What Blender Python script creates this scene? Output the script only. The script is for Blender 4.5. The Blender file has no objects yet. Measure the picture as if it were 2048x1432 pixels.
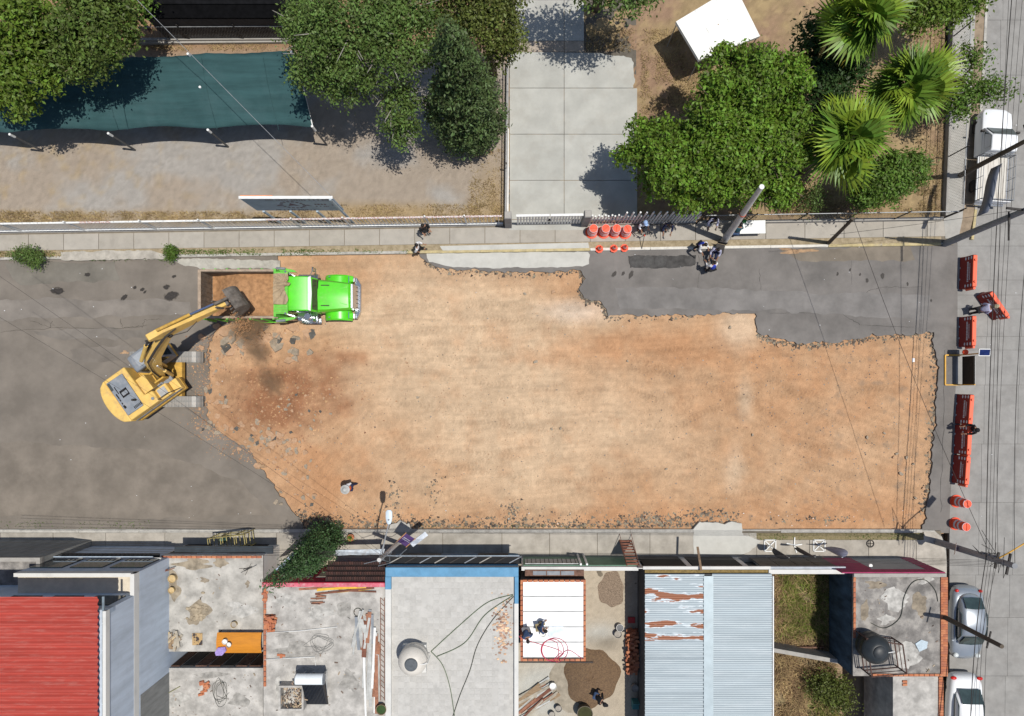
import bpy, bmesh, math, random
import numpy as np
from mathutils import Vector, Matrix
# ---------------------------------------------------------------- camera, light, exposure
SC = bpy.context.scene
COL = SC.collection
S, H, CX, CY = 35.0, 39.0, 1040.0, 780.0      # drone height 39 m, 35 px of the photo to the metre on the ground
cam = bpy.data.cameras.new('drone_camera')
cam.sensor_width = 36.0
cam.lens = 36.0 * (S * H) / 2048.0
cam.shift_x = -(CX - 1024) / 2048.0
cam.shift_y = (CY - 716) / 2048.0
cam.clip_start, cam.clip_end = 0.5, 2000
camo = bpy.data.objects.new('drone_camera', cam)
COL.objects.link(camo); camo.location = (0, 0, H)
SC.camera = camo
SHX, SHY = -0.26, 0.03                        # shadow of a 1 m post
sdir = Vector((SHX, SHY, -1.0)).normalized()
ELEV = math.asin(-sdir.z)
AZ = math.atan2(-sdir.x, -sdir.y)             # clockwise from +Y
W = bpy.data.worlds.new('World'); SC.world = W; W.use_nodes = True
nt = W.node_tree
sky = nt.nodes.new('ShaderNodeTexSky'); sky.sky_type = 'NISHITA'; sky.sun_disc = False
sky.sun_elevation = ELEV; sky.sun_rotation = AZ
nt.links.new(sky.outputs[0], nt.nodes['Background'].inputs[0])
nt.nodes['Background'].inputs[1].default_value = 0.09
sl = bpy.data.lights.new('sun', 'SUN'); sl.energy = 4.15; sl.angle = math.radians(0.53); sl.color = (1.0, 0.965, 0.90)
so = bpy.data.objects.new('sun', sl); COL.objects.link(so)
so.rotation_euler = sdir.to_track_quat('-Z', 'Y').to_euler(); so.location = (20, 0, 60)
SC.view_settings.view_transform = 'Standard'; SC.view_settings.look = 'None'
SC.view_settings.exposure = 0.0; SC.view_settings.gamma = 1.0
SC.view_settings.use_curve_mapping = False
SC.cycles.max_bounces = 6; SC.cycles.diffuse_bounces = 3; SC.cycles.glossy_bounces = 3
SC.cycles.transparent_max_bounces = 8; SC.cycles.volume_bounces = 1
SC.cycles.use_denoising = True
PI = math.pi
RND = random.Random(7)
NP = np.random.default_rng(11)

def P(px, py, z=0.0):
    k = (H - z) / H / S
    return ((px - CX) * k, (CY - py) * k)
def P3(px, py, z=0.0):
    x, y = P(px, py, z); return (x, y, z)

# ---------------------------------------------------------------- materials
MATS = {}
def M(name, col, rough=0.8, var=0.18, scale=3.0, bump=0.0, bscale=60.0, metal=0.0, col2=None, stretch=(1, 1, 1),
      spec=0.3, grime=0.0, grime_col=(0.10, 0.085, 0.07), gscale=1.2, coat=0.0, island=0.0, trans=0.0, lo=0.35, hi=0.65, gstr=None):
    if name in MATS: return MATS[name]
    m = bpy.data.materials.new(name); m.use_nodes = True
    n, l = m.node_tree.nodes, m.node_tree.links
    b = n['Principled BSDF']
    b.inputs['Roughness'].default_value = rough; b.inputs['Metallic'].default_value = metal
    b.inputs['Specular IOR Level'].default_value = spec
    b.inputs['Coat Weight'].default_value = coat
    tc = n.new('ShaderNodeTexCoord'); mp = n.new('ShaderNodeMapping'); mp.inputs['Scale'].default_value = stretch
    l.new(tc.outputs['Object'], mp.inputs[0])
    nz = n.new('ShaderNodeTexNoise'); nz.inputs['Scale'].default_value = scale; nz.inputs['Detail'].default_value = 7
    nz.inputs['Roughness'].default_value = 0.62
    l.new(mp.outputs[0], nz.inputs[0])
    cr = n.new('ShaderNodeValToRGB')
    c2 = col2 if col2 else tuple(min(1, c * (1 + var)) for c in col)
    c1 = col if col2 else tuple(c * (1 - var) for c in col)
    cr.color_ramp.elements[0].color = (*c1, 1); cr.color_ramp.elements[1].color = (*c2, 1)
    cr.color_ramp.elements[0].position = lo; cr.color_ramp.elements[1].position = hi
    l.new(nz.outputs[0], cr.inputs[0])
    out = cr.outputs[0]
    if grime > 0:
        g = n.new('ShaderNodeTexNoise'); g.inputs['Scale'].default_value = gscale; g.inputs['Detail'].default_value = 9
        g.inputs['Roughness'].default_value = 0.7
        gm = n.new('ShaderNodeMapping'); gm.inputs['Scale'].default_value = gstr or (1, 1, 1); l.new(tc.outputs['Object'], gm.inputs[0]); l.new(gm.outputs[0], g.inputs[0])
        r = n.new('ShaderNodeValToRGB'); r.color_ramp.elements[0].position = 0.5; r.color_ramp.elements[1].position = 0.72
        r.color_ramp.elements[0].color = (0, 0, 0, 1); r.color_ramp.elements[1].color = (grime, grime, grime, 1)
        l.new(g.outputs[0], r.inputs[0])
        mx = n.new('ShaderNodeMix'); mx.data_type = 'RGBA'
        l.new(r.outputs[0], mx.inputs[0]); l.new(out, mx.inputs[6]); mx.inputs[7].default_value = (*grime_col, 1)
        out = mx.outputs[2]
    if island > 0:
        ge = n.new('ShaderNodeNewGeometry')
        hs = n.new('ShaderNodeHueSaturation')
        mr = n.new('ShaderNodeMapRange'); mr.inputs[3].default_value = 1 - island; mr.inputs[4].default_value = 1 + island
        l.new(ge.outputs['Random Per Island'], mr.inputs[0]); l.new(mr.outputs[0], hs.inputs['Value'])
        mr2 = n.new('ShaderNodeMapRange'); mr2.inputs[3].default_value = 0.5 - 0.05 * island; mr2.inputs[4].default_value = 0.5 + 0.03 * island
        l.new(ge.outputs['Random Per Island'], mr2.inputs[0]); l.new(mr2.outputs[0], hs.inputs['Hue'])
        l.new(out, hs.inputs['Color']); out = hs.outputs[0]
    l.new(out, b.inputs['Base Color'])
    if bump > 0:
        bn = n.new('ShaderNodeTexNoise'); bn.inputs['Scale'].default_value = bscale; bn.inputs['Detail'].default_value = 4
        l.new(mp.outputs[0], bn.inputs[0])
        bp = n.new('ShaderNodeBump'); bp.inputs['Strength'].default_value = bump; bp.inputs['Distance'].default_value = 0.03
        l.new(bn.outputs[0], bp.inputs['Height']); l.new(bp.outputs[0], b.inputs['Normal'])
    if trans > 0:
        t = n.new('ShaderNodeBsdfTranslucent'); l.new(out, t.inputs[0])
        ms = n.new('ShaderNodeMixShader'); ms.inputs[0].default_value = trans
        l.new(b.outputs[0], ms.inputs[1]); l.new(t.outputs[0], ms.inputs[2])
        l.new(ms.outputs[0], n['Material Output'].inputs[0])
    MATS[name] = m
    return m
def plain(name, col, rough=0.6, metal=0.0, coat=0.0, spec=0.4):
    return M(name, col, rough, 0.08, 6.0, metal=metal, coat=coat, spec=spec)
def glass(name, col=(0.02, 0.03, 0.035), rough=0.08):
    return M(name, col, rough, 0.1, 2.0, spec=0.6)

# ---------------------------------------------------------------- mesh helpers
class MB:
    def __init__(s): s.v = []; s.f = []
    def add(s, vs, fs, T=None):
        o = len(s.v)
        if T is not None: vs = [tuple(T @ Vector(v)) for v in vs]
        s.v.extend(vs); s.f.extend([tuple(i + o for i in f) for f in fs]); return s
    def box(s, x0, x1, y0, y1, z0, z1, T=None):
        return s.add([(x0, y0, z0), (x1, y0, z0), (x1, y1, z0), (x0, y1, z0), (x0, y0, z1), (x1, y0, z1), (x1, y1, z1), (x0, y1, z1)],
                     [(3, 2, 1, 0), (4, 5, 6, 7), (0, 1, 5, 4), (1, 2, 6, 5), (2, 3, 7, 6), (3, 0, 4, 7)], T)
    def bar(s, p0, p1, w, h=None, up=(0, 0, 1)):           # a square bar from p0 to p1
        h = h or w
        a, b = Vector(p0), Vector(p1); d = b - a; L = d.length
        if L < 1e-6: return s
        d.normalize(); u = Vector(up)
        if abs(d.dot(u)) > 0.98: u = Vector((1, 0, 0))
        y = u.cross(d).normalized(); z = d.cross(y)
        T = Matrix((( d.x, y.x, z.x, a.x), (d.y, y.y, z.y, a.y), (d.z, y.z, z.z, a.z), (0, 0, 0, 1)))
        return s.box(0, L, -w / 2, w / 2, -h / 2, h / 2, T)
    def cyl(s, p0, p1, r0, r1=None, n=10, cap=True):
        r1 = r0 if r1 is None else r1
        a, b = Vector(p0), Vector(p1); d = (b - a).normalized()
        u = Vector((0, 0, 1)) if abs(d.z) < 0.95 else Vector((1, 0, 0))
        y = u.cross(d).normalized(); z = d.cross(y)
        vs = []
        for c, r in ((a, r0), (b, r1)):
            for i in range(n):
                t = 2 * PI * i / n; vs.append(tuple(c + y * (math.cos(t) * r) + z * (math.sin(t) * r)))
        fs = [(i, (i + 1) % n, n + (i + 1) % n, n + i) for i in range(n)]
        if cap: fs += [tuple(range(n - 1, -1, -1)), tuple(range(n, 2 * n))]
        return s.add(vs, fs)
    def tube(s, pts, r, n=6, closed=False):
        pts = [Vector(p) for p in pts]; m = len(pts); vs = []
        rr = r if isinstance(r, (list, tuple)) else [r] * m
        for k, p in enumerate(pts):
            a = pts[k - 1] if (k > 0 or closed) else p; b = pts[(k + 1) % m] if (k < m - 1 or closed) else p
            d = (b - a)
            d = d.normalized() if d.length > 1e-9 else Vector((1, 0, 0))
            u = Vector((0, 0, 1)) if abs(d.z) < 0.9 else Vector((1, 0, 0))
            y = u.cross(d).normalized(); z = d.cross(y)
            for i in range(n):
                t = 2 * PI * i / n; vs.append(tuple(p + y * (math.cos(t) * rr[k]) + z * (math.sin(t) * rr[k])))
        fs = []
        for k in range(m if closed else m - 1):
            q = (k + 1) % m
            for i in range(n): fs.append((k * n + i, k * n + (i + 1) % n, q * n + (i + 1) % n, q * n + i))
        if not closed: fs += [tuple(range(n - 1, -1, -1)), tuple(range((m - 1) * n, m * n))]
        return s.add(vs, fs)
    def prism(s, poly, z0, z1):
        n = len(poly)
        area = sum(poly[i][0] * poly[(i + 1) % n][1] - poly[(i + 1) % n][0] * poly[i][1] for i in range(n))
        if area < 0: poly = poly[::-1]
        vs = [(x, y, z0) for x, y in poly] + [(x, y, z1) for x, y in poly]
        fs = [tuple(range(n - 1, -1, -1)), tuple(range(n, 2 * n))] + [(i, (i + 1) % n, n + (i + 1) % n, n + i) for i in range(n)]
        return s.add(vs, fs)
    def lathe(s, prof, c=(0, 0, 0), n=20, cap=True):
        vs = [(c[0] + r * math.cos(2 * PI * i / n), c[1] + r * math.sin(2 * PI * i / n), c[2] + z) for r, z in prof for i in range(n)]
        fs = [(k * n + i, k * n + (i + 1) % n, (k + 1) * n + (i + 1) % n, (k + 1) * n + i) for k in range(len(prof) - 1) for i in range(n)]
        if cap: fs += [tuple(range(n - 1, -1, -1)), tuple(range((len(prof) - 1) * n, len(prof) * n))]
        return s.add(vs, fs)
    def side(s, prof, y0, y1, T=None):                     # an xz outline swept along y
        n = len(prof)
        area = sum(prof[i][0] * prof[(i + 1) % n][1] - prof[(i + 1) % n][0] * prof[i][1] for i in range(n))
        if area < 0: prof = prof[::-1]
        vs = [(x, y1, z) for x, z in prof] + [(x, y0, z) for x, z in prof]
        fs = [tuple(range(n - 1, -1, -1)), tuple(range(n, 2 * n))] + [(i, (i + 1) % n, n + (i + 1) % n, n + i) for i in range(n)]
        return s.add(vs, fs, T)
    def loft(s, secs, cap=True):                           # list of rings with equal counts
        n = len(secs[0]); vs = [tuple(p) for r in secs for p in r]
        fs = [(k * n + i, k * n + (i + 1) % n, (k + 1) * n + (i + 1) % n, (k + 1) * n + i) for k in range(len(secs) - 1) for i in range(n)]
        if cap: fs += [tuple(range(n - 1, -1, -1)), tuple(range((len(secs) - 1) * n, len(secs) * n))]
        return s.add(vs, fs)
    def sphere(s, c, r, n=10, m=6):
        rx, ry, rz = r if isinstance(r, (tuple, list)) else (r, r, r)
        vs = [(c[0], c[1], c[2] + rz)]
        for j in range(1, m):
            p = PI * j / m
            for i in range(n):
                t = 2 * PI * i / n; vs.append((c[0] + rx * math.sin(p) * math.cos(t), c[1] + ry * math.sin(p) * math.sin(t), c[2] + rz * math.cos(p)))
        vs.append((c[0], c[1], c[2] - rz)); L = len(vs) - 1
        fs = [(0, 1 + i, 1 + (i + 1) % n) for i in range(n)]
        for j in range(m - 2):
            for i in range(n):
                a, b = 1 + j * n + i, 1 + j * n + (i + 1) % n; fs.append((a, a + n, b + n, b))
        fs += [(L, 1 + (m - 2) * n + (i + 1) % n, 1 + (m - 2) * n + i) for i in range(n)]
        return s.add(vs, fs)
    def mesh(s, name):
        me = bpy.data.meshes.new(name); me.from_pydata(s.v, [], s.f); me.update(); return me
    def build(s, name, mat, parent=None, smooth=False, bevel=0.0, label=None):
        me = s.mesh(name); me.materials.append(mat)
        if smooth is True: me.polygons.foreach_set('use_smooth', [True] * len(me.polygons))
        o = bpy.data.objects.new(name, me); COL.objects.link(o)
        if parent: o.parent = parent
        if bevel > 0:
            b = o.modifiers.new('bevel', 'BEVEL'); b.width = bevel; b.segments = 2; b.limit_method = 'ANGLE'; b.angle_limit = 0.6
        if smooth == 'auto' or (bevel > 0 and not smooth):
            me.polygons.foreach_set('use_smooth', [True] * len(me.polygons))
            try: me.set_sharp_from_angle(angle=0.6)
            except Exception: pass
        if label: o['label'] = label
        return o
def link(name, me, parent=None, loc=None, rot=None, scale=None):
    o = bpy.data.objects.new(name, me); COL.objects.link(o)
    if parent: o.parent = parent
    if loc is not None: o.location = loc
    if rot is not None: o.rotation_euler = rot
    if scale is not None: o.scale = scale
    return o
def tag(o, label, cat, group=None):
    o['label'] = label; o['category'] = cat
    if group: o['group'] = group
    return o
def struct(o): o['kind'] = 'structure'; return o
def stuff(o, label, cat):
    o['kind'] = 'stuff'; o['label'] = label; o['category'] = cat; return o
def thing(name, label, cat, loc=(0, 0, 0), rz=0.0, group=None):
    o = bpy.data.objects.new(name, None); COL.objects.link(o); o.empty_display_size = 0.3
    o.location = loc; o.rotation_euler = (0, 0, rz)
    return tag(o, label, cat, group)
def dup(root, loc, rz, label=None):
    r = root.copy(); COL.objects.link(r); r.location = loc; r.rotation_euler = (0, 0, rz)
    if label: r['label'] = label
    for ch in list(root.children):
        c = ch.copy(); COL.objects.link(c); c.parent = r
        for g in list(ch.children):
            d = g.copy(); COL.objects.link(d); d.parent = c
    return r
def npmesh(name, V, F, mat):
    me = bpy.data.meshes.new(name); V = np.asarray(V, np.float32); F = np.asarray(F, np.int32)
    k = F.shape[1]
    me.vertices.add(len(V)); me.vertices.foreach_set('co', V.ravel())
    me.loops.add(F.size); me.loops.foreach_set('vertex_index', F.ravel())
    me.polygons.add(len(F)); me.polygons.foreach_set('loop_start', np.arange(0, F.size, k, dtype=np.int32))
    me.polygons.foreach_set('loop_total', np.full(len(F), k, np.int32))
    me.update(calc_edges=True); me.materials.append(mat); return me
# value noise
_perm = NP.random((64, 64))
def vnoise(x, y):
    xi, yi = np.floor(x).astype(int), np.floor(y).astype(int); fx, fy = x - xi, y - yi
    fx = fx * fx * (3 - 2 * fx); fy = fy * fy * (3 - 2 * fy)
    g = lambda a, b: _perm[a % 64, b % 64]
    return (g(xi, yi) * (1 - fx) + g(xi + 1, yi) * fx) * (1 - fy) + (g(xi, yi + 1) * (1 - fx) + g(xi + 1, yi + 1) * fx) * fy
def fbm(x, y, o=5):
    v = 0; a = 0.5
    for i in range(o): v = v + a * vnoise(x * 2 ** i + 13.7 * i, y * 2 ** i + 7.3 * i); a *= 0.5
    return v
def jag(poly, step=0.16, amp=0.07, seed=1, keep=()):
    """px outline -> metres, resampled with a broken edge; keep: edge indices left straight"""
    r = random.Random(seed); out = []; pts = [P(*p) for p in poly]; n = len(pts)
    for i in range(n):
        a, b = pts[i], pts[(i + 1) % n]; out.append(a)
        if i in keep: continue
        L = math.hypot(b[0] - a[0], b[1] - a[1]); k = int(L / step)
        nx, ny = -(b[1] - a[1]) / max(L, 1e-6), (b[0] - a[0]) / max(L, 1e-6); w = 0
        for j in range(1, k):
            t = j / k; w = w * 0.55 + r.gauss(0, amp)
            out.append((a[0] + (b[0] - a[0]) * t + nx * w, a[1] + (b[1] - a[1]) * t + ny * w))
    return out
def sheet(name, poly, z0, z1, mat):
    return struct(MB().prism(poly, z0, z1).build(name, mat))
def quadpx(a, b, c, d, z=0): return [P(*a, z), P(*b, z), P(*c, z), P(*d, z)]
# ================================================================ GROUND
m_earth = M('earth', (0.30, 0.21, 0.14), 0.95, 0.25, 0.8, bump=0.4, bscale=8)
struct(MB().add([(-160, -160, -0.6), (160, -160, -0.6), (160, 160, -0.6), (-160, 160, -0.6)], [(0, 1, 2, 3)]).build('ground', m_earth))

def attr_material(name, rough=0.95, fine=26.0, famt=0.22, bump=0.6, bscale=14.0):
    m = bpy.data.materials.new(name); m.use_nodes = True
    n, l = m.node_tree.nodes, m.node_tree.links; b = n['Principled BSDF']
    b.inputs['Roughness'].default_value = rough; b.inputs['Specular IOR Level'].default_value = 0.15
    a = n.new('ShaderNodeAttribute'); a.attribute_name = 'soil'
    tc = n.new('ShaderNodeTexCoord')
    nz = n.new('ShaderNodeTexNoise'); nz.inputs['Scale'].default_value = fine; nz.inputs['Detail'].default_value = 8; nz.inputs['Roughness'].default_value = 0.75
    l.new(tc.outputs['Object'], nz.inputs[0])
    mr = n.new('ShaderNodeMapRange'); mr.inputs[1].default_value = 0.3; mr.inputs[2].default_value = 0.7
    mr.inputs[3].default_value = 1 - famt; mr.inputs[4].default_value = 1 + famt
    l.new(nz.outputs[0], mr.inputs[0])
    hs = n.new('ShaderNodeHueSaturation'); l.new(mr.outputs[0], hs.inputs['Value']); l.new(a.outputs[0], hs.inputs['Color'])
    l.new(hs.outputs[0], b.inputs['Base Color'])
    bn = n.new('ShaderNodeTexNoise'); bn.inputs['Scale'].default_value = bscale; bn.inputs['Detail'].default_value = 8
    l.new(tc.outputs['Object'], bn.inputs[0])
    bp = n.new('ShaderNodeBump'); bp.inputs['Strength'].default_value = bump; bp.inputs['Distance'].default_value = 0.05
    l.new(bn.outputs[0], bp.inputs['Height']); l.new(bp.outputs[0], b.inputs['Normal'])
    return m
def px_arrays(X, Y): return X * S + CX, CY - Y * S
def blob(PX, PY, cx, cy, rx, ry, ang=0.0):
    c, s = math.cos(ang), math.sin(ang); dx, dy = PX - cx, PY - cy
    u, v = (dx * c + dy * s) / rx, (-dx * s + dy * c) / ry
    return np.exp(-(u * u + v * v))
def lerp(A, c, w): return A * (1 - w[..., None]) + np.array(c) * w[..., None]
def grid_soil(name, x0, x1, y0, y1, step, hfun, cfun, mat):
    nx, ny = int((x1 - x0) / step) + 1, int((y1 - y0) / step) + 1
    X, Y = np.meshgrid(np.linspace(x0, x1, nx), np.linspace(y0, y1, ny))
    Z = hfun(X, Y); C = cfun(X, Y)
    V = np.stack([X, Y, Z], -1).reshape(-1, 3)
    I = np.arange(nx * ny).reshape(ny, nx)
    F = np.stack([I[:-1, :-1], I[:-1, 1:], I[1:, 1:], I[1:, :-1]], -1).reshape(-1, 4)
    me = npmesh(name, V, F, mat)
    at = me.color_attributes.new('soil', 'FLOAT_COLOR', 'POINT')
    at.data.foreach_set('color', np.concatenate([np.clip(C, 0, 1), np.ones(C.shape[:2] + (1,))], -1).astype(np.float32).ravel())
    me.polygons.foreach_set('use_smooth', [True] * len(me.polygons))
    o = bpy.data.objects.new(name, me); COL.objects.link(o)
    return o
# ---- excavated dirt
def streaks(PX, PY, o):
    wr = np.clip((PX - 1150) / 450, 0, 1) * np.clip((PY - 690) / 160, 0, 1); wl = np.clip((900 - PX) / 200, 0, 1) * np.clip((PY - 760) / 120, 0, 1); out = 0
    wob = 70 * fbm(PX / 260.0, PY / 260.0, 3)
    for a, w in ((-0.06, (1 - wr) * (1 - wl)), (0.36, wr), (-0.75, wl * .8)):
        c, s = math.cos(a), math.sin(a); u = PX * c + PY * s; v = -PX * s + PY * c + wob
        out = out + w * (.7 * (fbm(u / 90 + o, v / 5.0 + 2 * o, 4) - 0.5) + .22 * (fbm(u / 120 + o, v / 40 + o, 4) - .5))
    return out
TRK = [((700, 600), (1200, 592), -18), ((720, 640), (1480, 655), 25), ((660, 700), (1500, 742), -30), ((700, 760), (1850, 800), 40), ((720, 860), (1830, 1010), -25), ((860, 1000), (1840, 880), 35), ((1050, 640), (1850, 900), 45), ((640, 900), (1300, 1010), 20), ((1150, 1020), (1860, 720), -50), ((780, 960), (1700, 700), -30), ((1300, 660), (1860, 1020), -20)]
def tracks(PX, PY):
    out = np.zeros(PX.shape)
    for (a, b, bow) in TRK:
        d = np.array(b, float) - a; Ln = np.hypot(*d); d /= Ln; nx_, ny_ = -d[1], d[0]
        u = (PX - a[0]) * d[0] + (PY - a[1]) * d[1]; v = (PX - a[0]) * nx_ + (PY - a[1]) * ny_ - bow * np.sin(np.pi * np.clip(u / Ln, 0, 1))
        on = np.clip(u / 60, 0, 1) * np.clip((Ln - u) / 60, 0, 1) * np.clip(fbm(u / 70.0, v / 70.0 + 5, 3) * 3.4 - 1.2, 0, 1)
        for off in (-31, 31):
            w = np.exp(-((v - off) / 7.5) ** 4); out = out + on * w * (.55 + .45 * np.sign(np.sin(u * .8 + np.abs(v - off) * .5)))
    return np.clip(out, 0, 1.3)
def dirt_h(X, Y):
    PX, PY = px_arrays(X, Y)
    z = -0.11 + 0.06 * (fbm(X * 0.5, Y * 0.5) - 0.5) + 0.05 * streaks(PX, PY, 40) - 0.035 * tracks(PX, PY) + 0.05 * (fbm(X * 4, Y * 4) - 0.5)
    z = z + blob(PX, PY, 545, 800, 110, 75) * (0.45 + 0.5 * (fbm(X * 1.5, Y * 1.5) - 0.5))
    z = z + blob(PX, PY, 530, 690, 90, 35) * 0.15
    z = z + blob(PX, PY, 560, 890, 70, 35, 0.4) * 0.15
    return z
def dirt_c(X, Y):
    PX, PY = px_arrays(X, Y)
    n1, n2 = fbm(X * 0.33 + 9, Y * 0.33), fbm(X * 1.1, Y * 1.1 + 31)
    C = np.zeros(X.shape + (3,)); C[:] = (0.448, 0.274, 0.156)
    pale = np.clip(blob(PX, PY, 960, 780, 190, 330, -0.5) * 1.15 + blob(PX, PY, 930, 640, 330, 40) * 0.9 + blob(PX, PY, 850, 640, 120, 50) * 0.6
                   + blob(PX, PY, 1180, 850, 380, 90, 0.25) * 0.45 + (n1 - 0.5) * 1.1, 0, 1)
    C = lerp(C, (0.53, 0.383, 0.25), pale * 0.95)
    org = np.clip(blob(PX, PY, 1290, 690, 230, 45) + blob(PX, PY, 1650, 800, 250, 150) * 0.45 + blob(PX, PY, 1120, 1040, 420, 25) * 0.8
                  + blob(PX, PY, 1600, 1030, 330, 35) * 0.8 + blob(PX, PY, 640, 960, 100, 80) * 1.0 + (n2 - 0.52) * 1.6, 0, 1)
    C = lerp(C, (0.425, 0.215, 0.105), org * 0.65)
    C = lerp(C, (0.56, 0.42, 0.29), np.clip(blob(PX, PY, 1478, 655, 42, 45) * 1.5 + blob(PX, PY, 1492, 800, 16, 40) + blob(PX, PY, 1470, 940, 22, 50) - 0.25 * n2, 0, 1) * 0.75)
    C = lerp(C, (0.58, 0.47, 0.37), np.clip(blob(PX, PY, 1150, 622, 70, 24) * 1.3 - 0.3 * n2, 0, 1) * 0.7)
    fresh = np.clip((blob(PX, PY, 570, 800, 120, 62) * 1.25 + blob(PX, PY, 620, 770, 90, 55) * 0.6 + blob(PX, PY, 690, 715, 70, 18) * 0.55) * (0.1 + 1.75 * n2) - 0.14, 0, 1)
    C = lerp(C, (0.255, 0.118, 0.06), fresh * 0.9)
    st = streaks(PX, PY, 17)
    C = C * (1 + 0.42 * st + 0.35 * (fbm(X * .9 + 70, Y * 1.4, 5) - .5) - 0.14 * tracks(PX, PY))[..., None] * (1 + 0.4 * (fbm(X * 5, Y * 5) - 0.5))[..., None]
    grey = np.clip((fbm(X * 2.2 + 50, Y * 2.2) - 0.60) * 5, 0, 1) * np.clip((PX - 1300) / 500 + blob(PX, PY, 1300, 1040, 500, 30), 0, 1)
    C = lerp(C, (0.22, 0.17, 0.125), grey * 0.55)
    edge = np.clip((PX - 1835) / 30, 0, 1) * np.clip(fbm(X * 3, Y * 3) * 2.4 - 0.9, 0, 1)
    return lerp(C, (0.16, 0.12, 0.085), edge * 0.6)
dx0, dy0 = P(370, 1068); dx1, dy1 = P(1890, 505)
struct(grid_soil('excavated_dirt', dx0, dx1, dy0, dy1, 0.068, dirt_h, dirt_c, attr_material('dirt', fine=30, famt=0.24, bump=1.0)))

# ---- asphalt
m_asph = M('asphalt', (0.184, 0.16, 0.134), 0.9, 0.17, 0.55, bump=0.5, bscale=90, grime=0.55, grime_col=(0.15, 0.132, 0.113), gscale=0.35)
left = [(-500, 512), (555, 512), (548, 600), (525, 640), (440, 650), (418, 690), (420, 760), (412, 830), (445, 868), (500, 903), (530, 945), (548, 975), (575, 1010), (600, 1035), (615, 1066), (-500, 1066)]
sheet('asphalt_road', jag(left, 0.14, 0.06, 3, keep=(0, 14, 15)), -0.35, 0.0, m_asph)
right = [(838, 508), (1915, 486), (1915, 690), (1898, 1066), (1838, 1066), (1852, 1030), (1862, 960), (1870, 860), (1877, 740), (1868, 664), (1800, 670), (1740, 672), (1700, 681), (1640, 686), (1590, 684), (1545, 676), (1514, 664), (1511, 627), (1480, 627),
         (1400, 630), (1330, 631), (1260, 629), (1216, 634), (1203, 604), (1168, 596), (1158, 577), (1171, 557), (1160, 540), (1120, 541), (1050, 546), (960, 541), (880, 536), (850, 520)]
m_asph2 = M('asphalt_worn', (0.176, 0.162, 0.150), 0.9, 0.17, 0.6, bump=0.5, bscale=90, grime=0.5, grime_col=(0.09, 0.085, 0.08), gscale=0.5)
sheet('asphalt_lane', jag(right, 0.14, 0.045, 5, keep=(0, 1, 2, 3, 17)), -0.35, 0.003, m_asph2)
# dusty soil spilled over the asphalt by the digger: thin ragged film
m_spill = M('spilled_soil', (0.34, 0.22, 0.13), 0.95, 0.3, 2.5, bump=0.7, bscale=20)
for i, (cx, cy, rx, ry) in enumerate([(250, 705, 7, 3), (520, 932, 9, 6), (1590, 502, 30, 5)]):
    r = random.Random(i); pts = []
    for k in range(40):
        t = 2 * PI * k / 40; q = 1 + 0.35 * math.sin(3 * t + i) + r.uniform(-.3, .3)
        pts.append(P(cx + rx * q * math.cos(t), cy + ry * q * math.sin(t)))
    struct(MB().prism(pts, -0.05, 0.012 + 0.002 * i).build('soil_spill', m_spill))
# oil and water stains lying on the asphalt
m_stain = M('oil_stain', (0.04, 0.034, 0.03), 0.6, 0.3, 3)
def soft_edge(m, sc=1.3):                      # ragged, feathered rim of a stain
    n, l = m.node_tree.nodes, m.node_tree.links; tc = n.new('ShaderNodeTexCoord'); ln = n.new('ShaderNodeVectorMath'); ln.operation = 'LENGTH'; l.new(tc.outputs['Object'], ln.inputs[0])
    oi = n.new('ShaderNodeObjectInfo'); ad = n.new('ShaderNodeVectorMath'); l.new(tc.outputs['Object'], ad.inputs[0]); l.new(oi.outputs['Location'], ad.inputs[1])
    nz = n.new('ShaderNodeTexNoise'); nz.inputs['Scale'].default_value = sc; nz.inputs['Detail'].default_value = 5; l.new(ad.outputs[0], nz.inputs[0])
    a = n.new('ShaderNodeMath'); a.operation = 'MULTIPLY_ADD'; l.new(nz.outputs[0], a.inputs[0]); a.inputs[1].default_value = 1.5; l.new(ln.outputs['Value'], a.inputs[2])
    mr = n.new('ShaderNodeMapRange'); mr.inputs[1].default_value = 1.45; mr.inputs[2].default_value = 1.85; mr.inputs[3].default_value = .92; mr.inputs[4].default_value = 0; l.new(a.outputs[0], mr.inputs[0]); l.new(mr.outputs[0], n['Principled BSDF'].inputs['Alpha'])
soft_edge(m_stain)
for i, (cx, cy, rx, ry) in enumerate([(115, 582, 13, 7), (175, 549, 6, 4), (342, 592, 15, 9), (333, 574, 7, 5), (348, 553, 5, 3), (285, 579, 5, 3), (270, 575, 4, 3), (248, 595, 8, 4), (290, 584, 4, 2), (1228, 548, 7, 4), (1246, 547, 5, 3), (1262, 549, 9, 4), (1700, 540, 4, 2), (1675, 548, 4, 2), (1720, 549, 3, 2), (1765, 552, 6, 4), (1734, 561, 5, 3), (1815, 568, 4, 2), (1862, 601, 3, 2)]):
    o = struct(MB().add([(1.7 * math.cos(2 * PI * k / 24), 1.7 * math.sin(2 * PI * k / 24), 0) for k in range(24)], [tuple(range(24))]).build('oil_stain', m_stain))
    o.location = (*P(cx, cy), .0095 + .0002 * i); o.scale = (rx / S, ry / S, 1); o.rotation_euler = (0, 0, i * .1)
# dark patched asphalt and round plates by the verge
pt = struct(MB().prism(jag([(1256, 512), (1392, 510), (1390, 530), (1340, 537), (1260, 536)], 0.12, 0.02, 9), -0.01, 0.008).build('asphalt_patch', M('patch', (0.055, 0.052, 0.05), 0.8, 0.35, 2.5)))
for x in (1271, 1296, 1321):
    MB().lathe([(0.33, 0.0), (0.33, 0.012), (0.29, 0.014), (0.27, 0.011), (0.0, 0.012)], (*P(x, 522), 0), 24, cap=False).build('manhole_cover', M('manhole', (0.045, 0.043, 0.042), 0.6, 0.3, 6), pt)
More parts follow.
